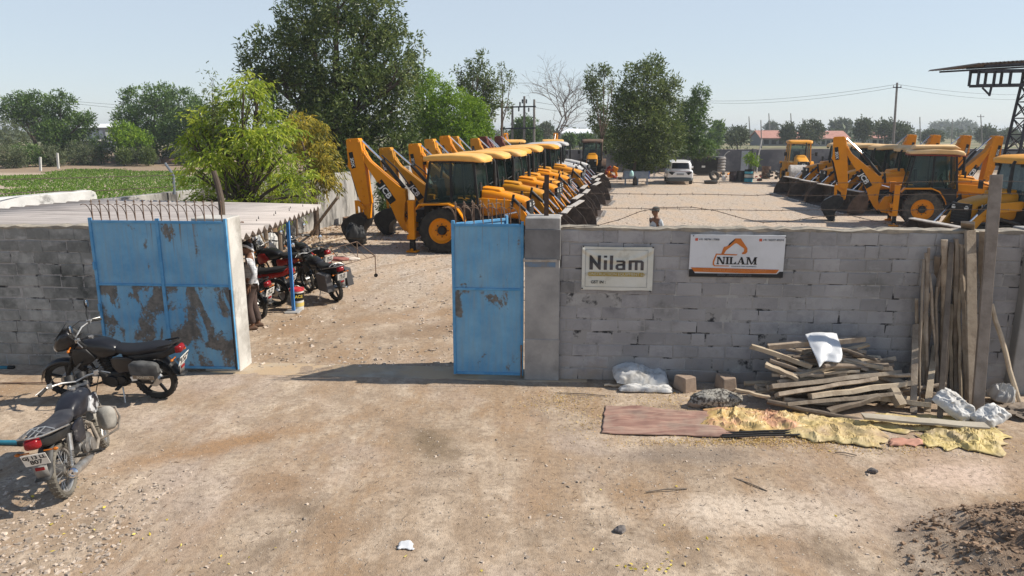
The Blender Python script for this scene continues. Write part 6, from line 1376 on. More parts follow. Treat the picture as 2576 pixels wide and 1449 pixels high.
ST = [((170, 690), (155, 1250), .085, .045, M_WOOD, 0, 'short grey plank standing leftmost by the timber heap'), ((240, 620), (195, 1150), .07, .05, M_WOODL, 1, 'short pale pole second from the left by the timber heap'),
      ((308, 255), (298, 1010), .07, .05, M_WOODD, 0, 'dark standing timber third from the left on the wall'), ((352, 150), (340, 1100), .085, .07, M_WOOD, 1, 'tall knobbly pole with a broken top among the leaning timbers'),
      ((397, 170), (322, 1290), .065, .045, M_WOODD, 0, 'dark plank slanting left among the leaning timbers'), ((427, 140), (418, 1120), .065, .05, M_WOOD, 0, 'straight grey timber left of the wide leaning boards'),
      ((460, 180), (500, 1170), .055, .05, M_WOOD, 0, 'slim timber just left of the wide leaning boards'), ((425, 420), (238, 905), .065, .04, M_WOODL, 0, 'short batten slanting across the leaning timbers with a pale cut end'),
      ((405, 560), (338, 1160), .06, .045, M_WOODL, 1, 'sunlit yellowish pole in front of the leaning timbers'), ((292, 830), (240, 1245), .085, .04, M_WOODL, 0, 'short sunlit board low among the leaning timbers'),
      ((385, 600), (398, 1120), .045, .04, M_WOODL, 0, 'thin lit batten beside the yellowish pole'), ((515, 95), (532, 1200), .145, .04, M_WOOD, 0, 'wide grey board with a stained middle among the leaning timbers'), ((500, 42), (505, 600), .17, .04, M_WOOD, 0, 'broad board whose square top rises over the wall coping'),
      ((612, 100), (585, 1080), .155, .04, M_WOOD, 0, 'wide board left of the tall leaning post'), ((652, 160), (572, 1150), .04, .04, M_WOODL, 0, 'thin lit batten along the front of the tall leaning post'),
      ((650, 560), (832, 1185), .065, .05, M_WOODL, 1, 'pale pole leaning the other way at the right of the timbers')]
for k, (a, b_, w, h, mt, rd_, lab) in enumerate(ST):
    u, v = zs(*a); p1 = atD(u, v, wall_D(u) - .05 - .004 * (k % 4)); u, v = zs(*b_); p0 = at(u, v); plank(p0, p1, w, h, mt, lab, SG, roll=.0 if not rd_ else 0, round_=bool(rd_))
rq = random.Random(31)
for k in range(20):
    xt = rq.uniform(170, 600); xb = xt + rq.gauss(-30, 50); yt = max(rq.uniform(150, 700), 760 - 2.2 * xt); u, v = zs(xt, yt); p1 = atD(u, v, wall_D(u) - .05 - .01 * (k % 3)); u, v = zs(xb, rq.uniform(1080, 1200)); p0 = at(u, v)
    plank(p0, p1, rq.uniform(.032, .06), .035, rq.choice((M_WOODL, M_WOOD, M_WOOD, M_WOODD)), 'thin grey pole in the bundle leaning on the sign wall', SG, round_=rq.random() < .7)
u, v = 2458, 1042; p0 = at(u, v); p1 = atD(2506, 440, 9.98); plank(p0, p1, .135, .10, M('post_wood', (.30, .25, .205), (.22, .18, .145), 5, .92, bump=.5, bscale=30), 'tall pale concrete fence post leaning high above the wall, wires passing it', SG, name='concrete_post')

# ------------------------------------------------------------ cloth, sacks, stones
def ridg(x, y, s): return 1 - abs(noise.noise(Vector((x * s, y * s, .7)))) * 2
def fold(x, y, seed):
    w = 1.1 * noise.noise(Vector((x * 1.7, y * 1.7, seed))); w2 = .8 * noise.noise(Vector((x * 2.3, y * 2.3, seed + 5)))
    f1 = max(0, ridg(x * 1.3 + w, y * 3.6 - w + seed, 1)) ** 1.3; f2 = max(0, ridg(x * 3.2 + w2 + seed, y * 2.0 + w2 + x * 1.2, 1)); f3 = max(0, ridg(x * 6 + w + seed, y * 7 - w2, 1) - .3)
    return .45 * f1 ** 1.6 + .50 * f2 ** 1.5 + .28 * f3 + .25 * max(0, noise.noise(Vector((x * 1.4, y * 1.4, seed + 2))))
def sheet(name, corners, nx, ny, amp, sc, mat, label, cat, seed=0, edge=.05, base=.012, tilt=None, ridge=None, crumple=0):
    """crumpled sheet lying over the ground patch between four corner points (ll, lr, ur, ul)"""
    a, b_, c, d = [Vector(p) for p in corners]; mb = MB(); V = []
    org = (a + b_ + c + d) / 4; org.z = 0; rs_ = random.Random(seed)
    for j in range(ny + 1):
        for i in range(nx + 1):
            s, t = i / nx, j / ny
            if crumple and 0 < i < nx and 0 < j < ny: s += rs_.uniform(-.42, .42) / nx; t += rs_.uniform(-.42, .42) / ny
            e = edge * Vector((noise.noise(Vector((s * 5, t * 5, seed))), noise.noise(Vector((s * 5, t * 5, seed + 9))), 0)) * (1.6 if min(s, t, 1 - s, 1 - t) < .02 else .6)
            p = a.lerp(b_, s).lerp(d.lerp(c, s), t) + e
            h = ridge(s, t, p) if ridge else amp * fold(p.x, p.y, seed)
            k = min(1, 7 * min(s, t, 1 - s, 1 - t) + .15)
            if crumple: h = h * .9 + amp * crumple * rs_.random() ** 1.6
            V.append((p.x - org.x, p.y - org.y, max(ground_z(p.x, p.y), -.01) + base + h * k))
    F = []
    for j in range(ny):
        for i in range(nx):
            q = (j * (nx + 1) + i, j * (nx + 1) + i + 1, (j + 1) * (nx + 1) + i + 1, (j + 1) * (nx + 1) + i)
            if not crumple: F.append(q)
            elif rs_.random() < .5: F += [(q[0], q[1], q[2]), (q[0], q[2], q[3])]
            else: F += [(q[0], q[1], q[3]), (q[1], q[2], q[3])]
    mb.add(V, F)
    o = mb.build(name, mat, smooth=28 if not crumple else 32, loc=org, solid=.006); return tag(o, label, cat)
M_TARP = M('yellow_tarpaulin', (.49, .37, .15), (.54, .43, .22), 3, .6, c3=(.36, .26, .16), scale3=2.2, lo3=.46, hi3=.66); M_TARP2 = M('ochre_tarpaulin', (.48, .33, .13), (.56, .42, .20), 4, .5, c3=(.50, .27, .16), scale3=2.2, lo3=.50, hi3=.60)
M_TARP3 = M('pale_yellow_tarpaulin', (.54, .42, .17), (.47, .36, .14), 3, .6, c3=(.37, .29, .19), scale3=2.5, lo3=.46, hi3=.66)
def matmat():
    m, nt, b = newmat('brown_mat'); L = nt.links.new; tc = N(nt, 'ShaderNodeTexCoord').outputs['Object']
    c = mixc(nt, ramp(nt, noiseN(nt, mapping(nt, tc, (.6, 9, 1)), 2.2, 4), [(.42, 0.), (.58, 1.)]), (.245, .135, .105), (.34, .215, .165))
    c = mixc(nt, ramp(nt, noiseN(nt, tc, 3, 7), [(.5, 0.), (.7, .6)]), c, (.30, .24, .19)); L(c, b.inputs['Base Color']); b.inputs['Roughness'].default_value = .95; return m
sheet('floor_mat', (at(1512, 1090), at(1868, 1104), at(1800, 1040), at(1524, 1022)), 90, 44, .03, 4, matmat(), 'faded reddish brown striped mat spread on the ground left of the yellow tarpaulin', 'mat', 3, .02,
      ridge=lambda s, t, p: .018 + .010 * math.sin(t * 26 + 7 * noise.noise(Vector((s * 2.5, t * 1.5, 1)))) + .05 * max(0, noise.noise(Vector((s * 2, t * 3, 9)))) + .04 * max(0, noise.noise(Vector((s * 4, t * 9, 4)))))
sheet('tarpaulin', (at(1745, 1082), at(2030, 1096), at(2035, 1040), at(1790, 1028)), 101, 35, 0.112, 4.2, M_TARP2, 'crumpled ochre tarpaulin lying on the mat in front of the timber heap', 'tarpaulin', 5, 0.12600000000000003, crumple=.10)
sheet('tarpaulin', (at(1980, 1100), at(2225, 1132), at(2215, 1062), at(1985, 1045)), 93, 35, 0.084, 4.5, M_TARP, 'dull yellow tarpaulin folded under the grey board', 'tarpaulin', 8, 0.12600000000000003, crumple=.10)
sheet('tarpaulin', (at(2170, 1082), at(2480, 1098), at(2465, 1052), at(2200, 1044)), 109, 27, 0.066, 4.5, M_TARP3, 'bright yellow tarpaulin strip behind the grey board', 'tarpaulin', 11, 0.09000000000000001, crumple=.10)
sheet('tarpaulin', (at(2320, 1120), at(2525, 1150), at(2520, 1085), at(2330, 1082)), 78, 35, 0.106, 4.8, M_TARP3, 'rumpled yellow tarpaulin end nearest the right corner', 'tarpaulin', 14, 0.18000000000000002, crumple=.10)
sheet('cloth_scrap', (at(2235, 1124), at(2325, 1122), at(2318, 1108), at(2240, 1106)), 24, 14, .05, 6, M('pink_cloth', (.48, .26, .19), (.42, .21, .15), 5, .9), 'small pinkish cloth scrap between the yellow tarpaulins', 'cloth', 18, .03)
p0, p1 = at(2168, 1070), at(2480, 1090); plank((p0.x, p0.y, .13), (p1.x, p1.y, .10), .17, .03, M('pale_board', (.40, .36, .29), (.33, .29, .23), 4, .9), 'long flat grey board lying on the yellow tarpaulins', None, 'timber_board')
for k, dv in enumerate((0, 6, 12)):
    a, b_ = at(1816, 1096 + dv * .8), at(2012, 1088 + dv); mb = MB(); mb.tube([a + Vector((0, 0, .035)), a.lerp(b_, .5) + Vector((0, 0, .04)), b_ + Vector((0, 0, .035))], .014, 8); o = mb.build('steel_bar', M_BLACK); tag(o, 'black steel bar lying along the front of the tarpaulins', 'bar', 'black bars on the ground')
M_SACK = M('white_sack', (.56, .555, .54), (.45, .44, .42), 4, .6, c3=(.33, .305, .27), scale3=4, lo3=.52, hi3=.68, bump=.5, bscale=25)
def blob(name, c, r, mat, label, cat, seed, amp=.25, sc=2.5, n=48, m=28, rot=0, flat=0., up=None):
    mb = MB(); mb.ell((0, 0, 0), (1, 1, 1), n, m); V = []
    for p in mb.v:
        v = Vector(p); q = v * sc + Vector((seed, seed * 2, 0)); k = 1 + amp * (.8 * noise.noise(q * .6) + .55 * (ridg(q.x * .55 + q.z * .5, q.y * 1.5 + seed - q.z * .6, 1) - .5) + .35 * (ridg(q.x * 1.5 - q.y, q.z * 1.2 + seed, 1.1) - .5))
        w = Vector((v.x * r[0], v.y * r[1], v.z * r[2])) * k; w.z = max(w.z, -r[2] * .55); V.append(tuple(w))
    mb.v = V; mb.xf(Matrix.Rotation(rot, 4, 'Z')); o = mb.build(name, mat, smooth=45 if n > 12 else 12, loc=Vector(c)); return tag(o, label, cat)
def sack(c, size, rot, label, seed, tilt=(0, 0), name='plastic_sack', mat=None):
    """limp woven sack: two seamed faces, slack folds, pinched corners"""
    n, m = 44, 30; L_, W_, H_ = size; mb = MB(); V = []; r = random.Random(seed)
    for sd in (1, -1):
        for j in range(m + 1):
            for i in range(n + 1):
                s, t = 2 * i / n - 1, 2 * j / m - 1
                pr = max(0, 1 - abs(s) ** 3.5) ** .5 * max(0, 1 - abs(t) ** 2.6) ** .5
                fo = abs(noise.noise(Vector((s * 2.2 + t * 1.2 + seed, t * 1.1 - s * .8, seed)))); f2 = abs(noise.noise(Vector((s * 5 - t * 2, t * 3 + s * 2 + seed, seed * 2)))); lump = noise.noise(Vector((s * 1.3, t * 1.3, seed * 3)))
                z = H_ * pr * (1 + .5 * lump - .42 * fo - .30 * f2) if sd > 0 else -H_ * .25 * pr
                V.append((L_ * s * (1 - .05 * t * t) + .03 * noise.noise(Vector((s * 2, t * 2, seed + 7))), W_ * t * (1 - .10 * s * s) + .03 * noise.noise(Vector((s * 2, t * 2, seed + 3))), z))
    k = (n + 1) * (m + 1)
    F = [(j * (n + 1) + i, j * (n + 1) + i + 1, (j + 1) * (n + 1) + i + 1, (j + 1) * (n + 1) + i) for j in range(m) for i in range(n)]
    mb.add(V, F + [tuple(k + q for q in f[::-1]) for f in F]); mb.xf(Euler((tilt[0], tilt[1], rot)).to_matrix().to_4x4())
    lo = min(p[2] for p in mb.v); mb.v = [(x, y, z - lo) for x, y, z in mb.v]
    return tag(mb.build(name, mat or M_SACK, smooth=50, loc=Vector(c)), label, 'sack')
a = at(1612, 972); sack((a.x, a.y + .10, 0), (.42, .24, .19), .08, 'crumpled white woven sack lying at the wall foot below the cloth banner', 3, (.25, .12))
a = at(1615, 978); sack((a.x + .04, a.y - .10, 0), (.40, .10, .10), -.06, 'flattened white sack edge lying just in front of the bigger white sack', 5)
plank(at(1520, 973) + Vector((0, 0, .03)), at(1590, 976) + Vector((0, 0, .03)), .04, .03, M_WOODL, 'short stick poking out left of the white sack', None, 'stick', round_=True)
def drape(name, fn, nx, ny, mat, label, cat, loc):
    mb = MB(); mb.add([fn(i / nx, j / ny) for j in range(ny + 1) for i in range(nx + 1)], [(j * (nx + 1) + i, j * (nx + 1) + i + 1, (j + 1) * (nx + 1) + i + 1, (j + 1) * (nx + 1) + i) for j in range(ny) for i in range(nx)])
    return tag(mb.build(name, mat, smooth=60, loc=loc, solid=.005), label, cat)
q0, q1, q2_, q3 = heap_pt(520, 322, -.12), heap_pt(765, 318, -.10), heap_pt(795, 530, -.22), heap_pt(620, 565, -.24)
def fsack(s, t):
    p = q0.lerp(q1, s).lerp(q3.lerp(q2_, s), t); f = .035 * math.sin(s * 8 + t * 5) * (.3 + t) + .03 * noise.noise(Vector((s * 4, t * 4, 2)))
    return tuple(p + Vector((0, -.10 * math.sin(t * PI) * .6 + f, .03 * math.sin(s * PI))) - q0)
drape('plastic_sheet', fsack, 30, 30, M('white_plastic', (.66, .67, .68), (.58, .59, .60), 4, .3, spec=.6), 'shiny white plastic sheet draped over the top of the timber heap', 'plastic sheet', q0)
a = at(2420, 1060); sack((a.x - .08, a.y + .10, 0), (.25, .17, .13), -.7, 'dirty white sack slumped at the feet of the leaning timbers', 8, (.5, .55))
a = at(2490, 1070); sack((a.x + .0, a.y + .02, 0), (.22, .15, .11), .3, 'white sack with a grey shadowed fold at the right of the slumped one', 12, (.35, -.35))
a = at(2525, 1018); sack((a.x, a.y + .1, 0), (.16, .14, .2), .2, 'greyish bag under the pale pole leaning at the right', 15, (.3, .2), 'cloth_bag', M('grey_sack', (.42, .41, .39), (.34, .33, .31), 5, .8))
a = at(2545, 1045); blob('rubbish_heap', (a.x + .1, a.y, .04), (.35, .2, .10), M_WOODD, 'low dark heap of rubbish at the right edge by the sacks', 'rubbish', 25, .5, 3)
M_STONE = M('brown_stone', (.33, .25, .19), (.26, .195, .15), 4, .95, bump=.6, bscale=25)
for (u, v, rot, lab) in ((1729, 988, .5, 'rough square brown stone block left of its smaller neighbour at the wall foot'), (1830, 986, .2, 'smaller square stone block nearer the timber heap at the wall foot')):
    a = at(u, v); mb = MB(); mb.box((0, 0, .11), (.24, .26, .22), rot=(0, 0, rot), taper=(.9, .9), jit=.018); o = mb.build('stone_block', M_STONE, bevel=.02, loc=(a.x, a.y + .12, 0)); tag(o, lab, 'stone')
a = at(1805, 1030); o = blob('rubble_lump', (a.x, a.y + .1, .10), (.36, .14, .15), M('speckled_concrete', (.34, .32, .28), (.09, .08, .07), 26, .95, bump=1.0, bscale=45, lo=.46, hi=.54), 'long speckled lump of broken concrete left of the timber heap', 'rubble', 31, .18, 3)
a = at(1755, 1025); blob('rubble_lump', (a.x, a.y + .05, .04), (.13, .10, .07), M_STONE, 'flat brownish stone left of the speckled lump', 'rubble', 35, .2, 2)
for (u, v, r, lab) in ((1560, 1340, .06, 'dark fist sized stone on the open ground right of the plastic scrap'), (2195, 1188, .055, 'black angular stone in front of the yellow tarpaulins')):
    a = at(u, v); blob('field_stone', (a.x, a.y, ground_z(a.x, a.y) + r * .4), (r, r * .8, r * .6), M('dark_stone', (.10, .09, .085), (.17, .15, .14), 8, .9), lab, 'stone', u * .01, .55, 1.6, 9, 7)
a = at(1020, 1378); sheet('plastic_scrap', (at(1000, 1384), at(1042, 1386), at(1036, 1370), at(1004, 1372)), 12, 8, .06, 9, M('thin_plastic', (.60, .61, .62), rough=.3), 'crumpled scrap of clear white plastic on the dusty ground', 'plastic scrap', 2, .02)
for (u0, v0, u1, v1, lab) in ((1400, 990, 1530, 998, 'thin dark stick lying in the straw by the gate pillar'), (1625, 1240, 1728, 1232, 'straight grey stalk lying on the open ground'), (1845, 1205, 1930, 1238, 'thin dark stalk slanting on the open ground'), (2100, 1140, 2155, 1148, 'short twig in front of the yellow tarpaulins')):
    a, b_ = at(u0, v0), at(u1, v1); mb = MB(); mb.tube([a + Vector((0, 0, .012)), a.lerp(b_, .5) + Vector((0, .01, .02)), b_ + Vector((0, 0, .012))], .008, 5); tag(mb.build('stick', M_WOODD), lab, 'stick')
# ------------------------------------------------------------ left edge
M_BPIPE = M('teal_pipe', (.02, .14, .20), (.03, .18, .25), 6, .45)
for (u0, v0, u1, v1, lab) in ((-260, 930, 25, 929, 'teal pipe end at the left edge by the wall foot'), (-260, 1116, 52, 1119, 'teal pipe with a black end at the left edge beside the dusty motorcycle')):
    a, b_ = at(u0, v0), at(u1, v1); r = .03; t = empty('water_pipe', b_, 0, lab, 'pipe'); d = (a - b_); mb = MB(); mb.cyl(Vector((0, 0, r)), d + Vector((0, 0, r)), r, n=12); mb.build('pipe', M_BPIPE, t); mb = MB(); dn = d.normalized(); mb.cyl(Vector((0, 0, r)) - dn * .07, Vector((0, 0, r)) + dn * .02, r * 1.15, n=12); mb.build('pipe_cap', M_BLACK, t)
mb = MB(); mb.tube([at(-60, 967) + Vector((0, 0, .02)), at(120, 966) + Vector((0, 0, .02)), at(330, 969) + Vector((0, 0, .02))], .012, 6); tag(mb.build('iron_rod', m_rust), 'long rusty rod on the ground behind the front wheels of the motorcycles', 'rod')
# ------------------------------------------------------------ fence posts and wires
m_wire = M('rusty_wire', (.10, .075, .06), rough=.7, metal=.4)
def wire(name, pts, r, label, cat='wire', barbs=0, group=None):
    pts = [Vector(p) for p in pts]; o0 = pts[0].copy(); mb = MB(); mb.tube([p - o0 for p in pts], r, 5)
    if barbs:
        for k in range(barbs):
            s = (k + .5) / barbs * (len(pts) - 1); i = int(s); p = pts[i].lerp(pts[i + 1], s - i) - o0
            for q in range(2): d = Vector((rnd.uniform(-.5, .5), rnd.uniform(-1, 1), rnd.uniform(-1, 1))).normalized() * .022; mb.cyl(p - d, p + d, .0025, n=4)
    return tag(mb.build(name, m_wire, loc=o0), label, cat, group)
a = wp(-.22, .22, 2.5); b_ = atD(1367, 447, 10.74); mb = MB(); mb.box((0, 0, .31), (.07, .006, .66)); mb.box((.033, .033, .31), (.006, .07, .66)); o = mb.build('fence_post', M('rust_brown_steel', (.06, .038, .03), (.09, .055, .04), 8, .8), loc=a); tag(o, 'dark angle iron fence post standing on the right gate pillar', 'post')
def span(p0, p1, n=16, sag=.03, wob=.012): return [p0.lerp(p1, k / n) + Vector((0, rnd.uniform(-1, 1) * wob, -sag * 4 * (k / n) * (1 - k / n) + rnd.uniform(-1, 1) * wob * .6)) for k in range(n + 1)]
WG = 'barbed wires above the sign wall'
for z, lab in ((3.06, 'top strand of barbed wire above the sign wall'), (2.88, 'middle strand of barbed wire above the sign wall'), (2.66, 'lowest taut strand of barbed wire above the sign wall')):
    wire('barbed_wire', span(wp(-.2, .25, z), wp(6.35, .22, z + .02), 22) + span(wp(6.35, .22, z + .02), wp(9.5, .22, z), 8)[1:], .0042, lab, 'barbed wire', 48, WG)
wire('barbed_wire', [atD(u, v, 10.4) for u, v in ((1415, 572), (1500, 568), (1560, 552), (1610, 532), (1660, 522), (1740, 521), (1800, 530), (1870, 550), (1920, 560), (1990, 556), (2060, 545), (2130, 540), (2200, 556), (2280, 571))], .005, 'loose barbed wire curling over the sign wall coping', 'barbed wire', 30, WG)
LW = 'wires along the left yard wall'
a, b_ = atD(438, 480, 20.6), atD(436, 440, 20.6); t = empty('fence_post', a, 0, 'grey steel fence post with a bent top on the left yard wall', 'post'); mb = MB(); mb.tube([Vector((0, 0, -.1)), b_ - a, atD(415, 410, 20.6) - a], .035, 6); mb.build('bent_post', M('grey_steel', (.16, .18, .21), rough=.6), t)
for pts, lab in (([(-20, 452, 15.6), (200, 447, 18), (425, 441, 20.6), (560, 437, 23)], 'upper wire strand along the left yard wall'), ([(-20, 489, 15.6), (110, 482, 17), (240, 480, 18.4), (430, 470, 20.6), (560, 462, 23)], 'lower wire strand along the left yard wall')):
    wire('fence_wire', [atD(*p) for p in pts], .010, lab, 'wire', 0, LW)
t0 = Vector((atD(556, 552, 11.75).x, 11.75, 0)); mb = MB(); mb.tube([Vector((0, 0, -.1)), Vector((.02, 0, 1.4)), atD(559, 540, 11.75) - t0, atD(556, 500, 11.75) - t0, atD(547, 462, 11.75) - t0, atD(537, 430, 11.75) - t0], [.06, .055, .05, .052, .048, .042], 9); tag(mb.build('wooden_post', M_BARKD, loc=t0), 'crooked bark covered post rising through the shed roof by the pillar', 'post')
# ------------------------------------------------------------ things by the shed
a = at(743, 782); t = empty('paint_pail', (a.x + .02, a.y + .12, 0), R(8), 'white plastic pail with a red lid and black label behind the blue shed post', 'pail')
mb = MB(); mb.lathe([(0, 0), (.125, 0), (.15, .44), (.142, .44)], n=28); mb.build('pail_body', M('white_pail', (.60, .58, .54), (.52, .49, .45), 4, .5), t)
mb = MB(); mb.lathe([(0, .475), (.15, .475), (.157, .46), (.157, .425), (.15, .425)], n=28); mb.build('lid', M('red_lid', (.50, .03, .04), rough=.4), t)
mb = MB(); n = 16; V = [((.1545 - .025 * (1 - z / .44)) * math.cos(an), (.1545 - .025 * (1 - z / .44)) * math.sin(an), z) for z in (.22, .385) for an in np.linspace(R(-120), R(30), n)]
mb.add(V, [(k, k + 1, n + k + 1, n + k) for k in range(n - 1)]); mb.build('pail_label', M_PLATEK, t)
mb = MB(); V = [((.1545 - .025 * (1 - z / .44)) * math.cos(an), (.1545 - .025 * (1 - z / .44)) * math.sin(an), z) for z in (.09, .17) for an in np.linspace(R(-110), R(20), n)]
mb.add(V, [(k, k + 1, n + k + 1, n + k) for k in range(n - 1)]); mb.build('pail_band', M('yellow_band', (.60, .46, .14), rough=.5), t)
text_mesh('ACE', .085, M('gold_letter', (.62, .45, .06), rough=.5), t, loc=(.06, -.154, .315), rot=Matrix.Rotation(R(20), 3, 'Z') @ Euler((R(90), 0, 0)).to_matrix(), bold=.002)
mb = MB(); mb.tube([(.155 * math.cos(an), .155 * math.sin(an) - .02, .41 - .16 * math.sin(an * 1)) for an in np.linspace(R(180), R(360), 12)], .004, 5); mb.build('handle', M_SILV, t)
# wheeled metal cot with bedding
P = [at(868, 722), at(946, 697), at(900, 655), at(835, 676)]; c = sum(P, Vector()) / 4; t = empty('wheeled_cot', (c.x, c.y, 0), 0, 'rusty wheeled cot frame carrying cloth beside the pannier motorcycle', 'cot'); H_ = .56
for k, p in enumerate(P):
    mb = MB(); q = p - Vector((c.x, c.y, 0)); mb.tube([q + Vector((0, 0, .06)), q + Vector((0, 0, H_))], .014, 6); mb.build('leg', m_rust, t); mb = MB(); mb.cyl(q + Vector((0, -.02, .05)), q + Vector((0, .02, .05)), .05, n=14); mb.build('castor', M_TYRE, t)
mb = MB(); Q = [p - Vector((c.x, c.y, 0)) + Vector((0, 0, H_)) for p in P]; mb.tube(Q, .018, 6, closed=True)
for k in range(5): mb.tube([Q[0].lerp(Q[1], k / 4), Q[3].lerp(Q[2], k / 4)], .008, 5)
mb.build('cot_frame', m_rust, t)
def on_cot(u, v, r, mat, lab, nm, cat, seed, z=.58): a = at(u, v, z); return blob(nm, (a.x, a.y, z + r[2] * .5), r, mat, lab, cat, seed, .22, 2)
on_cot(852, 655, (.30, .14, .06), M('maroon_cloth', (.26, .09, .075), (.36, .16, .13), 4, .9), 'maroon cloth heaped on the wheeled cot', 'folded_cloth', 'cloth', 4)
on_cot(880, 654, (.24, .10, .055), M('cream_cloth', (.60, .52, .44), (.52, .42, .36), 4, .9), 'cream cloth roll on the near side of the wheeled cot', 'folded_cloth', 'cloth', 6)
a = at(892, 652); sack((a.x, a.y + .3, .56), (.30, .24, .36), .3, 'bulky black bag on the far corner of the wheeled cot', 9, (.1, .1), 'black_bag', M('black_bag', (.012, .012, .013), (.02, .02, .02), 6, .6))
a = at(652, 650); sack((a.x - .15, a.y + .9, 0), (.45, .35, .45), .3, 'white bundle of sacks under the shed behind the reaching man', 14, (.2, .2), 'white_bundle')
def drum(nm, p, r, h, mat, lab, cat='drum', bands=None, tilt=0, open_=True):
    t = empty(nm, p, 0, lab, cat, rot=(0, tilt, 0)); mb = MB(); mb.lathe([(0, .01), (r * .98, .01), (r, .03), (r, h * .31), (r * 1.04, h * .33), (r, h * .35), (r, h * .64), (r * 1.04, h * .66), (r, h * .68), (r, h - .02), (r * 1.03, h), (r * .96, h), (r * .95, h - .05), (0, h - .05)], n=24); mb.build('drum_shell', mat, t)
    if bands: 
        for z0, z1, m_ in bands: mb = MB(); mb.lathe([(r * 1.006, z0), (r * 1.006, z1)], n=24); mb.build('paint_band', m_, t)
    return t
m_rdrum = M('rusty_drum', (.16, .10, .075), (.24, .16, .11), 5, .85, c3=(.08, .055, .045), scale3=3, lo3=.5, hi3=.65)
drum('oil_drum', at(884, 588), .29, .62, m_rdrum, 'short rusty drum by the yard wall behind the nearest black bucket')
a = at(690, 630); t = drum('clay_barrel', (a.x, a.y, .62), .24, .72, M('clay_plastic', (.42, .27, .16), (.34, .22, .13), 3, .7), 'clay coloured barrel standing on a dark stand under the shed', 'barrel', tilt=.06)
mb = MB(); mb.box((0, 0, .31), (.6, .5, .6)); o = mb.build('barrel_stand', M_BLACK, loc=(a.x, a.y, 0), bevel=.02); tag(o, 'dark box stand carrying the clay coloured barrel', 'stand')
for (u0, v0, z0, u1, v1, z1, r, lab) in ((720, 632, .05, 905, 590, .05, .03, 'long pale pole lying on the leaf litter under the shed edge'), (640, 560, 1.5, 680, 640, .1, .03, 'thin stick leaning under the shed behind the man')):
    a, b_ = at(u0, v0, z0), at(u1, v1, z1); mb = MB(); mb.tube([a, a.lerp(b_, .5) + Vector((0, 0, .03)), b_], r, 6); tag(mb.build('wooden_pole', M_WOODL), lab, 'pole')
# ------------------------------------------------------------ back of the yard
def suv():
    t = empty('suv_car', at(1706, 464) + Vector((.4, 1.9, 0)), R(81), 'white SUV seen from behind under the trees at the back of the yard', 'car')
    W_ = M('white_car_paint', (.78, .78, .78), rough=.25, coat=.5); K = M_BLACK; gl_ = glassmat('car_glass', (.012, .014, .016), .05, .93)
    mb = MB(); mb.loft([(-2.1, .70, .42, .92), (-2.05, .84, .34, 1.02), (-1.85, .90, .28, 1.08), (-1.2, .92, .26, 1.08), (0, .92, .26, 1.04), (1.2, .91, .26, 1.0), (1.8, .87, .28, .94), (2.05, .78, .34, .82), (2.12, .6, .4, .7)], 28, 4.5); mb.build('car_body', W_, t, smooth=45)
    mb = MB(); mb.loft([(-1.98, .66, .95, 1.10), (-1.88, .76, .95, 1.42), (-1.70, .76, .95, 1.58), (-1.3, .74, .95, 1.655), (-.2, .73, .95, 1.67), (.5, .70, .95, 1.58), (1.0, .72, .95, 1.2), (1.25, .74, .9, 1.02)], 28, 4.5); mb.build('cabin', W_, t, smooth=45)
    mb = MB(); mb.add([(-2.02, -.60, 1.10), (-2.02, .60, 1.10), (-1.87, .56, 1.50), (-1.87, -.56, 1.50)], [(0, 1, 2, 3)]); mb.build('rear_window', gl_, t)
    for s in (-1, 1):
        mb = MB(); mb.add([(-1.7, s * .775, 1.1), (.75, s * .765, 1.08), (.35, s * .72, 1.5), (-1.45, s * .755, 1.54)], [(0, 1, 2, 3)]); mb.build('side_glass', gl_, t)
        mb = MB(); mb.prism([(.34, .86), (.74, .90), (.80, .84), (.60, .68), (.52, .68), (.46, .78)], -2.115, -2.06, plane='yz'); mb.v = [(x, y * s, z) for x, y, z in mb.v]; mb.build('tail_lamp', M_PLATEK, t)
        mb = MB(); mb.box((-.4, s * .62, 1.69), (1.9, .04, .04)); mb.build('roof_rail', K, t); mb = MB(); mb.box((.75, s * 1.0, 1.08), (.1, .22, .15)); mb.build('mirror', W_ if s < 0 else K, t, bevel=.03)
        for x in (-1.32, 1.30):
            mb = MB(); mb.lathe([(.22, -.11), (.31, -.11), (.335, -.07), (.335, .07), (.31, .11), (.22, .11)], axis=(0, 1, 0), n=28, closed=True); w = mb.build('wheel', M_TYRE, t, loc=(x, s * .80, .335)); mb = MB(); mb.cyl((0, s * .02, 0), (0, s * .10, 0), .22, n=20); mb.build('rim', M_SILV, w)
    mb = MB(); mb.loft([(-2.16, .6, .30, .44), (-2.13, .78, .24, .50), (-2.0, .90, .24, .52)], 20, 5); mb.build('rear_bumper', M('grey_bumper', (.10, .115, .12), rough=.6), t)
    mb = MB(); mb.box((-2.115, 0, .72), (.02, .50, .13)); mb.build('number_plate', M('grey_plate', (.30, .31, .32), rough=.5), t); mb = MB(); mb.box((-2.09, 0, .93), (.03, 1.3, .02)); mb.build('light_bar', M_REDLENS, t)
    mb = MB(); mb.loft([(-2.05, .55, 1.58, 1.60), (-1.75, .68, 1.60, 1.66)], 16, 5); mb.build('spoiler', W_, t)
suv()
M_DARKST = M('dark_scrap', (.03, .03, .03), (.07, .06, .055), 6, .7)
a = at(1770, 441); t = empty('steel_skip', (a.x, a.y, 0), R(2), 'black steel skip full of scrap right of the white car', 'skip'); mb = MB(); mb.box((0, 0, .82), (2.0, .9, 1.25)); mb.box((0, -.46, 1.42), (2.05, .05, .08)); mb.box((0, -.1, .12), (1.5, .8, .06)); mb.build('skip_body', M_BLACK, t, bevel=.02)
mb = MB(); mb.box((-.2, -.47, .75), (.3, .012, .16)); mb.build('white_tag', M_PLATE, t)
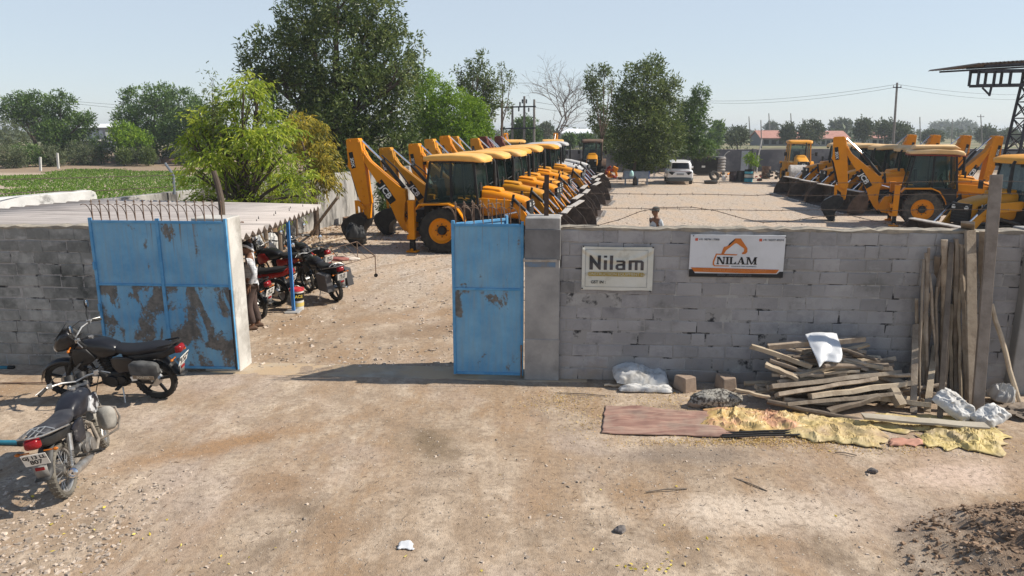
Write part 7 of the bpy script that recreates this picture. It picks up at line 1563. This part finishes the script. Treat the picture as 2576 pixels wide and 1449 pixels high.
mb = MB(); [mb.beam((rnd.uniform(-.8, .8), rnd.uniform(-.3, .3), 1.42), (rnd.uniform(-.9, .9), rnd.uniform(-.3, .3), 1.7), .14, .12) for k in range(7)]; mb.build('scrap_load', M_RUSTC, t)
a = at(1806, 440); t = empty('ribbed_tank', (a.x, a.y - .1, 0), 0, 'grey ribbed half tank standing on end between the skip and the drums', 'tank'); mb = MB(); prof = []
for k in range(5): prof += [(.52, .35 + .24 * k), (.57, .40 + .24 * k), (.57, .46 + .24 * k), (.52, .50 + .24 * k)]
mb.lathe([(.01, .33)] + prof + [(.5, 1.55), (.01, 1.52)], n=24); mb.build('tank_shell', M('grey_tank', (.18, .17, .165), (.28, .26, .24), 4, .6, .3), t); mb = MB(); mb.tube([(.3, 0, 1.4), (.5, 0, 1.75), (.7, 0, 1.95), (.85, 0, 2.0)], .04, 6); mb.build('spout', M_SILV, t)
M_TEAL = M('teal_drum', (.05, .30, .38), (.08, .36, .42), 4, .6); M_CREAM = M('cream_band', (.62, .58, .48), rough=.6)
drum('oil_drum', at(1882, 458), .30, .92, M_BLACK, 'black drum with a blue and cream lower half near the back wall', bands=((.03, .28, M_TEAL), (.34, .56, M_CREAM), (.62, .78, M_TEAL)))
drum('oil_drum', at(1862, 457), .28, .80, M_DARKST, 'plain black drum touching the blue banded drum')
drum('oil_drum', at(1843, 457), .26, .74, M('dark_brown_drum', (.05, .035, .035), rough=.7), 'dark brown drum left of the plain black drum')
drum('oil_drum', at(1926, 449), .34, .95, m_rdrum, 'tall rusty ribbed drum right of the small sapling')
def scrap(p, lab, mats, seed, n=9, s=.5):
    r = random.Random(seed); t = empty('scrap_part', p, 0, lab, 'scrap')
    for k, m_ in enumerate(mats):
        mb = MB()
        for q in range(n // len(mats)):
            c = Vector((r.uniform(-s, s), r.uniform(-s * .5, s * .5), r.uniform(.05, s * .9)))
            if r.random() < .5: mb.box(c, (r.uniform(.1, .35) * s * 1.6, r.uniform(.1, .3), r.uniform(.08, .3) * s * 1.6), (r.uniform(-.5, .5), r.uniform(-.5, .5), r.uniform(0, 3)))
            else: mb.cyl(c, c + Vector((r.uniform(-.5, .5), r.uniform(-.3, .3), r.uniform(-.2, .3))) * s, .05 * s * 2, n=8)
        mb.build('casting', m_, t, bevel=.01)
scrap(at(1828, 452), 'rusty heap of orange and brown engine parts left of the drums', (M_RUSTC, Y_FRESH, M_ENG), 3, 12, .6)
scrap(at(1908, 455), 'low heap of red and orange scrap between the sapling and the rusty drum', (M_RED, M_RUSTC, M_DARKST), 5, 9, .5)
scrap(at(1946, 450), 'dark machine parts piled right of the rusty drum', (M_DARKST, M_ENG, M_DARKST), 8, 12, .7)
scrap(at(1552, 452), 'red and orange machine parts under the dense olive tree', (M_RED, M_RUSTC, Y_FRESH), 9, 15, 1.0)
def tyre_thing(p, r, w, lab, tilt): t = empty('old_tyre', p, 0, lab, 'tyre', rot=(tilt, 0, .3)); mb = MB(); mb.lathe([(r * .55, -w * .4), (r * .85, -w * .5), (r, -w * .3), (r, w * .3), (r * .85, w * .5), (r * .55, w * .4)], n=28, closed=True); mb.build('tread', M_TYRE, t)
tyre_thing(at(1788, 462) + Vector((0, 0, .12)), .48, .22, 'old tyre lying flat in front of the ribbed tank', 0); tyre_thing(at(1800, 455) + Vector((0, .4, .34)), .42, .2, 'old tyre leaning on the ribbed tank behind the flat one', R(62))
a = at(1820, 457); blob('white_can', (a.x, a.y, .22), (.16, .14, .26), M_SACK, 'white plastic can lying before the orange engine parts', 'can', 4, .1, 2, 18, 12)
a = at(1600, 466); t = empty('steel_bench', (a.x, a.y, 0), R(-3), 'grey blue steel work bench under the dense olive tree', 'bench'); MS = M('grey_blue_steel', (.22, .26, .32), (.30, .33, .38), 5, .5, .3)
mb = MB(); mb.box((0, .2, .72), (1.75, .7, .5)); mb.build('bench_box', MS, t, bevel=.02)
for x in (-.75, .1, .75): mb = MB(); mb.box((x, 0, .26), (.10, .10, .52)); mb.build('leg', MS, t)
mb = MB(); mb.box((.86, .2, .72), (.06, .72, .54)); mb.build('end_panel', M('blue_panel', (.03, .10, .38), rough=.5), t)
a = at(1590, 446, .98); blob('glass_jar', (a.x, a.y + .2, 1.15), (.13, .13, .22), M('mint_plastic', (.40, .62, .58), rough=.3), 'mint green can standing on the grey blue bench', 'can', 6, .06, 2, 16, 10)
a = at(1910, 448); mb = MB(); mb.box((0, 0, 1.05), (.62, .1, 1.9)); o = mb.build('grey_panel', M('grey_sheet', (.30, .33, .37), (.25, .27, .31), 3, .6), loc=(a.x + .1, a.y + 4.2, 0), bevel=.01); tag(o, 'pale grey sheet panel standing against the back wall behind the sapling', 'panel')
for u, lab in ((1906, 'white leaning pole rising above the back wall over the grey panel'), (1683, 'pale pole standing against the back wall behind the white car')):
    p = atD(u, 400, 64.4 if u > 1800 else 63.5); mb = MB(); mb.tube([Vector((0, 0, 0)), Vector((.05, 0, 1.5)), Vector((.25 if u > 1800 else .0, 0, 3.0 if u > 1800 else 2.4))], .05, 6); tag(mb.build('fence_pole', M_SACK, loc=(p.x, p.y, 0)), lab, 'pole')
# small field machine by the wall
a = Vector((11.9, 20.3, 0)); t = empty('seed_drill', a, R(6), 'small red framed farm implement with a white tank behind the sign wall', 'farm implement')
mb = MB(); mb.tube([(-.9, 0, .55), (.9, 0, .55)], .04, 6); mb.tube([(-.6, .3, .5), (.9, -.1, .6), (1.1, 0, .8)], .03, 6); [mb.tube([(-.7 + .35 * k, 0, .55), (-.7 + .35 * k, -.1, .2), (-.62 + .35 * k, -.2, .05)], .02, 5) for k in range(5)]; mb.build('red_frame', M_RED, t)
mb = MB(); mb.loft([(-.32, .12, .62, .95), (-.25, .2, .58, 1.02), (.2, .2, .58, 1.02), (.27, .12, .62, .95)], 16, 4); mb.build('white_tank', M_SACK, t, smooth=50)
for x in (-.85, .85): mb = MB(); mb.cyl((x - .05, 0, .3), (x + .05, 0, .3), .3, n=20); mb.build('wheel', M_TYRE, t)
# ============================================================ poles, wires, tower, houses
M_POLE = M('concrete_pole', (.24, .22, .20), (.17, .155, .145), 3, .9); M_DSTEEL = M('dark_steel', (.022, .024, .035), (.035, .035, .045), 4, .6)
def pole_thing(name, top, D, lab, r=.12, arms=(), group=None, zb=0, lean_u=0, cat='pole'):
    p1 = atD(top[0], top[1], D); b_ = atD(top[0] + lean_u, 400, D); root = empty(name, (b_.x, D, 0), 0, lab, cat, group); mb = MB(); h = p1 - root.location
    mb.tube([(0, 0, -.2), h * .5, h], [r, r * .85, r * .7], 8); mb.build('mast', M_POLE if r > .1 else M_POLE, root)
    for dz, w in arms:
        mb = MB(); mb.box((h.x, -.1, h.z - dz), (w, .09, .10)); a_ = mb.build('cross_arm', M_DSTEEL, root)
        for s in (-1, 0, 1): mb = MB(); mb.lathe([(.02, 0), (.05, .04), (.03, .08), (.05, .12), (.02, .18)], (h.x + s * w * .44, -.1, h.z - dz + .05), n=8); mb.build('insulator', M('porcelain', (.12, .08, .07), rough=.3) if 'porcelain' not in bpy.data.materials else bpy.data.materials['porcelain'], a_)
    return root
# four-pole switching structure
D = 70; base = atD(1304, 400, D); t = empty('power_structure', (base.x, D, 0), 0, 'power line structure of four poles joined by two cross beams', 'power poles')
for u, v in ((1263, 262), (1289, 265), (1319, 242), (1344, 250)):
    p = atD(u, v, D) - t.location; mb = MB(); mb.tube([(p.x, 0, -.2), (p.x, 0, p.z)], [.14, .10], 8); mb.build('mast', M_POLE, t)
for v in (268, 322): a, b_ = atD(1258, v + 2, D) - t.location, atD(1348, v, D) - t.location; mb = MB(); mb.beam(a - Vector((0, .15, 0)), b_ - Vector((0, .15, 0)), .10, .13); mb.build('cross_beam', M_DSTEEL, t)
for u, v in ((1278, 275), (1305, 275), (1314, 255), (1324, 255), (1330, 276), (1308, 262)): p = atD(u, v, D) - t.location; mb = MB(); mb.lathe([(.03, 0), (.09, .06), (.05, .12), (.09, .18), (.05, .24), (.09, .30), (.03, .4)], (p.x, -.25, p.z - .2), n=8); mb.build('insulator', M_DSTEEL, t)
pole_thing('power_pole', (2257, 208), 80, 'tall leaning power pole on the right skyline', .15, ((.5, .9),), lean_u=-12)
PG = 'distant power poles on the plain'
for (u, v, D, lu, arms, lab) in ((2467, 288, 170, 0, ((.5, 1.6),), 'distant pole with spread arms left of the truss tower'), (2396, 300, 170, 7, (), 'distant slanting pole left of the spread armed one'), (2314, 294, 160, 2, (), 'distant straight pole right of the tall leaning pole'),
                                 (2272, 305, 230, 0, ((.4, 1.8),), 'small distant pole with a cross arm beside the tall pole'), (2283, 305, 235, 0, ((.4, 1.8),), 'second small distant pole with a cross arm beside the tall pole'), (2020, 298, 150, 3, (), 'distant pole between the first two red roofs'),
                                 (1934, 285, 300, 0, (), 'hair thin distant mast above the first red roof'), (1989, 285, 300, 0, (), 'hair thin distant mast above the dark tree by the first red roof'), (1884, 293, 300, 0, (), 'hair thin distant mast left of the red roofs'), (1914, 302, 150, 0, (), 'dark post at the left end of the first red roofed house')):
    pole_thing('power_pole', (u, v), D, lab, .0009 * D if D > 200 else .13, arms, PG, lean_u=-lu)
PW = 'power lines across the sky'
def line(pts, r, lab, sag=.4):
    P = []
    for (a, b_) in zip(pts[:-1], pts[1:]): a, b_ = Vector(a), Vector(b_); P += [a.lerp(b_, k / 12) - Vector((0, 0, sag * 4 * k / 12 * (1 - k / 12))) for k in range(12 + (b_ == Vector(pts[-1])))]
    mb = MB(); o0 = P[0].copy(); mb.tube([p - o0 for p in P], r, 4); tag(mb.build('power_line', M_DSTEEL, loc=o0), lab, 'power line', PW)
tp = atD(2257, 212, 80)
line([atD(1345, 256, 70), atD(1600, 268, 110), atD(1790, 254, 110), tp, atD(2640, 236, 110)], .016, 'upper power line running through the tall leaning pole', .5)
line([atD(1345, 270, 70), atD(1600, 276, 110), atD(1790, 259, 110), tp - Vector((0, 0, .3)), atD(2640, 248, 110)], .016, 'lower power line running through the tall leaning pole', .6)
line([atD(-40, 240, 120), atD(200, 256, 120), atD(520, 272, 120)], .02, 'upper faint power line over the left trees', .2); line([atD(-40, 244, 118), atD(200, 262, 118), atD(520, 280, 118)], .02, 'lower faint power line over the left trees', .3)
# truss tower with a cantilevered canopy
D = 33; b_ = atD(2556, 480, D); t = empty('truss_tower', (b_.x, D, 0), 0, 'dark lattice truss tower carrying a corrugated canopy at the right edge', 'tower')
zt_ = atD(2556, 172, D).z; w0, w1 = .62, .32
def leg(sx, sy, z): k = z / zt_; w = w0 + (w1 - w0) * k; return Vector((sx * w + .12 * k, sy * w, z))
for sx in (-1, 1):
    for sy in (-1, 1): mb = MB(); mb.beam(leg(sx, sy, -.2), leg(sx, sy, zt_), .09, .09); mb.build('tower_leg', M_DSTEEL, t)
mb = MB(); nz = 9
for k in range(nz):
    z0, z1 = zt_ * k / nz, zt_ * (k + 1) / nz
    for (a, b2) in (((-1, -1), (1, -1)), ((1, -1), (1, 1)), ((1, 1), (-1, 1)), ((-1, 1), (-1, -1))):
        mb.beam(leg(*a, z0), leg(*b2, z1), .045, .03); mb.beam(leg(*b2, z0), leg(*a, z1), .045, .03); mb.beam(leg(*a, z1), leg(*b2, z1), .045, .045)
mb.build('lattice_bracing', M_DSTEEL, t)
ch = [atD(2450, v, D) - t.location for v in (180, 216)]
mb = MB()
for c in ch: mb.beam(Vector((c.x, -.3, c.z)), Vector((4.0, -.3, c.z + .1)), .10, .12); mb.beam(Vector((c.x, .3, c.z)), Vector((4.0, .3, c.z + .1)), .10, .12)
for x in (ch[0].x + .05, ch[0].x + .75, ch[0].x + 1.45, ch[0].x + 2.4, ch[0].x + 3.4): mb.beam((x, -.3, ch[0].z), (x, -.3, ch[1].z), .10, .08); mb.beam((x, .3, ch[0].z), (x, .3, ch[1].z), .10, .08)
mb.beam((ch[1].x + .6, -.3, ch[1].z), (ch[1].x + .55, -.3, ch[1].z - .45), .07, .07); mb.beam((ch[1].x + .2, -.3, ch[1].z - .1), (ch[1].x + .55, -.3, ch[1].z - .4), .06, .06); mb.build('girder', M_DSTEEL, t)
mb = MB(); n = 60; x0 = ch[0].x - .25
V = [(x0 + 5.5 * k / n, y, ch[0].z + .28 + .062 * (5.5 * k / n) + (.035 if k % 2 else -.03)) for k in range(n + 1) for y in (-.55, 3.2)]
mb.add(V, [(2 * k, 2 * k + 2, 2 * k + 3, 2 * k + 1) for k in range(n)]); mb.build('corrugated_canopy', M('dark_sheet', (.09, .075, .065), (.13, .11, .095), 2, .8), t, smooth=0, solid=.01)
mb = MB(); [mb.beam((x0 + .4, y, ch[0].z + .2), (x0 + 5.4, y, ch[0].z + .48), .06, .08) for y in (-.45, .8, 2.9)]; mb.build('purlin', M_DSTEEL, t)
# houses on the plain
M_ROOFR = M('red_tile_roof', (.40, .19, .15), (.46, .25, .20), 3, .85, c3=(.30, .15, .12), scale3=1, lo3=.5, hi3=.7); M_HWALL = M('house_wall', (.36, .36, .34), (.30, .30, .29), 1, .9); M_DARKO = M('dark_opening', (.02, .02, .022), rough=.8)
def house(u0, u1, v_eave, v_ridge, D, lab, roofm, wallm, depth=8, gable=True, win=4):
    a, b_ = atD(u0, 340, D), atD(u1, 340, D); W = b_.x - a.x; ze, zr = atD(u0, v_eave, D).z, atD(u0, v_ridge, D + depth / 2).z
    t = empty('house', ((a.x + b_.x) / 2, D + depth / 2, 0), 0, lab, 'house', None); mb = MB(); mb.box((0, 0, ze / 2 - .2), (W * .94, depth * .9, ze + .4)); wl_ = mb.build('wall', wallm, t)
    mb = MB(); e = .4; mb.prism([(-depth / 2 - e, ze - .1), (0, zr), (depth / 2 + e, ze - .1), (depth / 2 + e, ze - .25), (0, zr - .2), (-depth / 2 - e, ze - .25)], -W / 2, W / 2, plane='yz'); mb.build('roof', roofm, t, smooth=0)
    if gable: mb = MB(); mb.prism([(-depth * .45, ze), (0, zr - .25), (depth * .45, ze)], -W * .47, W * .47, plane='yz'); mb.build('gable', wallm, t, smooth=0)
    for k in range(win): mb = MB(); x = -W * .4 + W * .8 * (k + .5) / win; mb.box((x, -depth * .45 - .02, ze * .45), (W * .5 / win, .1, ze * .5)); mb.build('window' if k % 2 else 'door', M_DARKO, t)
    return t
house(1912, 2006, 346, 328, 172, 'red roofed house with a grey gable at the left of the far houses', M_ROOFR, M('grey_wall', (.16, .165, .17), rough=.9))
house(2006, 2030, 345, 331, 176, 'small red roof between the first two bigger far houses', M_ROOFR, M_HWALL, win=1)
house(2060, 2140, 347, 329, 168, 'long red roofed house with a dark veranda in the middle of the far houses', M_ROOFR, M_HWALL, win=5)
house(2190, 2250, 346, 327, 168, 'red roofed house at the right end of the far houses', M_ROOFR, M_HWALL, win=3)
M_WSH = M('white_sheet', (.75, .76, .77), (.66, .68, .70), 2, .5)
a, b_ = atD(1406, 340, 150), atD(1487, 340, 150); t = empty('white_shed', ((a.x + b_.x) / 2, 150, 0), 0, 'long open shed with a white sheet roof far behind the yard', 'shed'); W = b_.x - a.x; zr, ze = atD(1406, 327, 153).z, atD(1406, 335, 148).z
mb = MB(); mb.prism([(-4, ze), (3, zr + .3), (3, zr + .1), (-4, ze - .2)], -W / 2, W / 2, plane='yz'); mb.build('roof', M_WSH, t, smooth=0)
for k in range(6): mb = MB(); mb.box((-W * .48 + W * .96 * k / 5, -3.6, ze / 2 - .1), (.2, .2, ze)); mb.build('post', M_HWALL, t)
mb = MB(); mb.box((0, 3, zr / 2), (W * .96, .2, zr)); mb.build('rear_wall', M('hazy_wall', (.34, .36, .38), rough=.9), t)
D = 135; a = atD(256, 340, D); t = empty('house', (a.x, D, 0), 0, 'white roofed grey house between the trees beyond the field', 'house'); zr, ze = atD(256, 314, D).z, atD(256, 321, D).z
mb = MB(); mb.box((0, 0, ze / 2), (4.2, 5, ze)); mb.build('wall', M('slate_wall', (.20, .21, .23), rough=.9), t); mb = MB(); mb.add([(-2.6, -3, ze), (2.9, -3, ze), (2.9, 3, ze), (-2.6, 3, ze), (-.6, 0, zr + .2), (1.6, 0, zr + .2)], [(0, 1, 5, 4), (1, 2, 5), (2, 3, 4, 5), (3, 0, 4), (0, 3, 2, 1)]); mb.build('roof', M_WSH, t, smooth=0)
for k in range(3): mb = MB(); mb.box((-1.3 + 1.3 * k, -2.52, ze - 1.1), (.7, .1, 1.2)); mb.build('window', M('pale_glass', (.30, .33, .37), rough=.3) if 'pale_glass' not in bpy.data.materials else bpy.data.materials['pale_glass'], t)
mb = MB(); mb.box((-.8, -3.6, ze - 2.2), (5.5, 2.2, .25)); mb.build('balcony', M_SACK, t)
for (u0, u1, v0, v1, D, lab, mt) in ((408, 452, 381, 399, 86, 'white painted wall with scribbles beyond the field', M('scribbled_white', (.66, .66, .66), (.30, .30, .33), 3.5, .9, lo=.60, hi=.66)), (170, 205, 352, 392, 100, 'white house wall glimpsed under the tall dark tree', M_SACK), (206, 226, 375, 398, 95, 'pinkish wall glimpsed right of the tall tree trunk', M('pink_wall', (.50, .30, .26), rough=.9)), (290, 330, 382, 402, 84, 'low grey stone wall behind the fence post beyond the field', M_HWALL)):
    a, b_ = atD(u0, v0, D), atD(u1, v0, D); mb = MB(); mb.box((0, 0, a.z / 2), (b_.x - a.x, .4, a.z)); tag(mb.build('field_wall', mt, loc=((a.x + b_.x) / 2, D, 0), bevel=.03), lab, 'wall')
a = atD(392, 398, 82); mb = MB(); mb.box((0, 0, .55), (.8, .8, 1.1)); tag(mb.build('stone_post', M('round_stone', (.34, .29, .23), (.26, .22, .18), 3, .95), loc=(a.x, 82, 0), bevel=.15), 'stubby stone gate post beyond the field', 'post')
M_WP = M('whitewashed_post', (.58, .57, .54), (.48, .47, .44), 3, .9)
for (u, v0, ub, vb, lab) in ((284, 366, 291, 404, 'white fence post leaning left beyond the field'), (144, 385, 147, 424, 'straight white fence post under the tall dark tree'), (101, 395, 102, 430, 'short white fence post left of the straight one'), (345, 380, 346, 404, 'thin grey fence post by the thorny bush')):
    p = at(ub, vb); q = atD(u, v0, p.y); mb = MB(); mb.beam(Vector((0, 0, -.1)), q - p, .16, .16); tag(mb.build('fence_post', M_WP, loc=p), lab, 'post', 'fence posts beyond the field')
# earth bank and dirt strip at the field edge
xs = np.linspace(-1, 1, 40); mb = MB(); V = []; p = at(345, 408)
for j, b2 in enumerate(xs):
    for i, a in enumerate(xs): V.append((a * 9, b2 * 3.0, max(-.05, (1 - a * a) * (1 - b2 * b2) * .9 + .22 * fbm(a * 6, b2 * 4, 3) - .1)))
mb.add(V, [(j * 40 + i, j * 40 + i + 1, (j + 1) * 40 + i + 1, (j + 1) * 40 + i) for j in range(39) for i in range(39)]); tag(mb.build('earth_bank', M('reddish_earth', (.26, .165, .115), (.33, .22, .15), 2, .95, bump=.6, bscale=10), loc=(p.x, p.y, 0), smooth=40), kind='structure')
# ============================================================ haze in the air
def haze():
    m = bpy.data.materials.new('haze_air'); m.use_nodes = True; nt = m.node_tree; nt.nodes.clear()
    out = nt.nodes.new('ShaderNodeOutputMaterial'); v = nt.nodes.new('ShaderNodeVolumePrincipled')
    v.inputs['Color'].default_value = (.86, .92, .97, 1); v.inputs['Density'].default_value = HAZE_D; v.inputs['Anisotropy'].default_value = .2
    nt.links.new(v.outputs[0], out.inputs['Volume'])
    mb = MB(); mb.box((0, 1300, 5.6), (3600, 2700, 18.0)); o = mb.build('haze', m, smooth=0); tag(o, 'thin dusty haze fading the far plain', kind='stuff')
HAZE_D = .00055
haze()
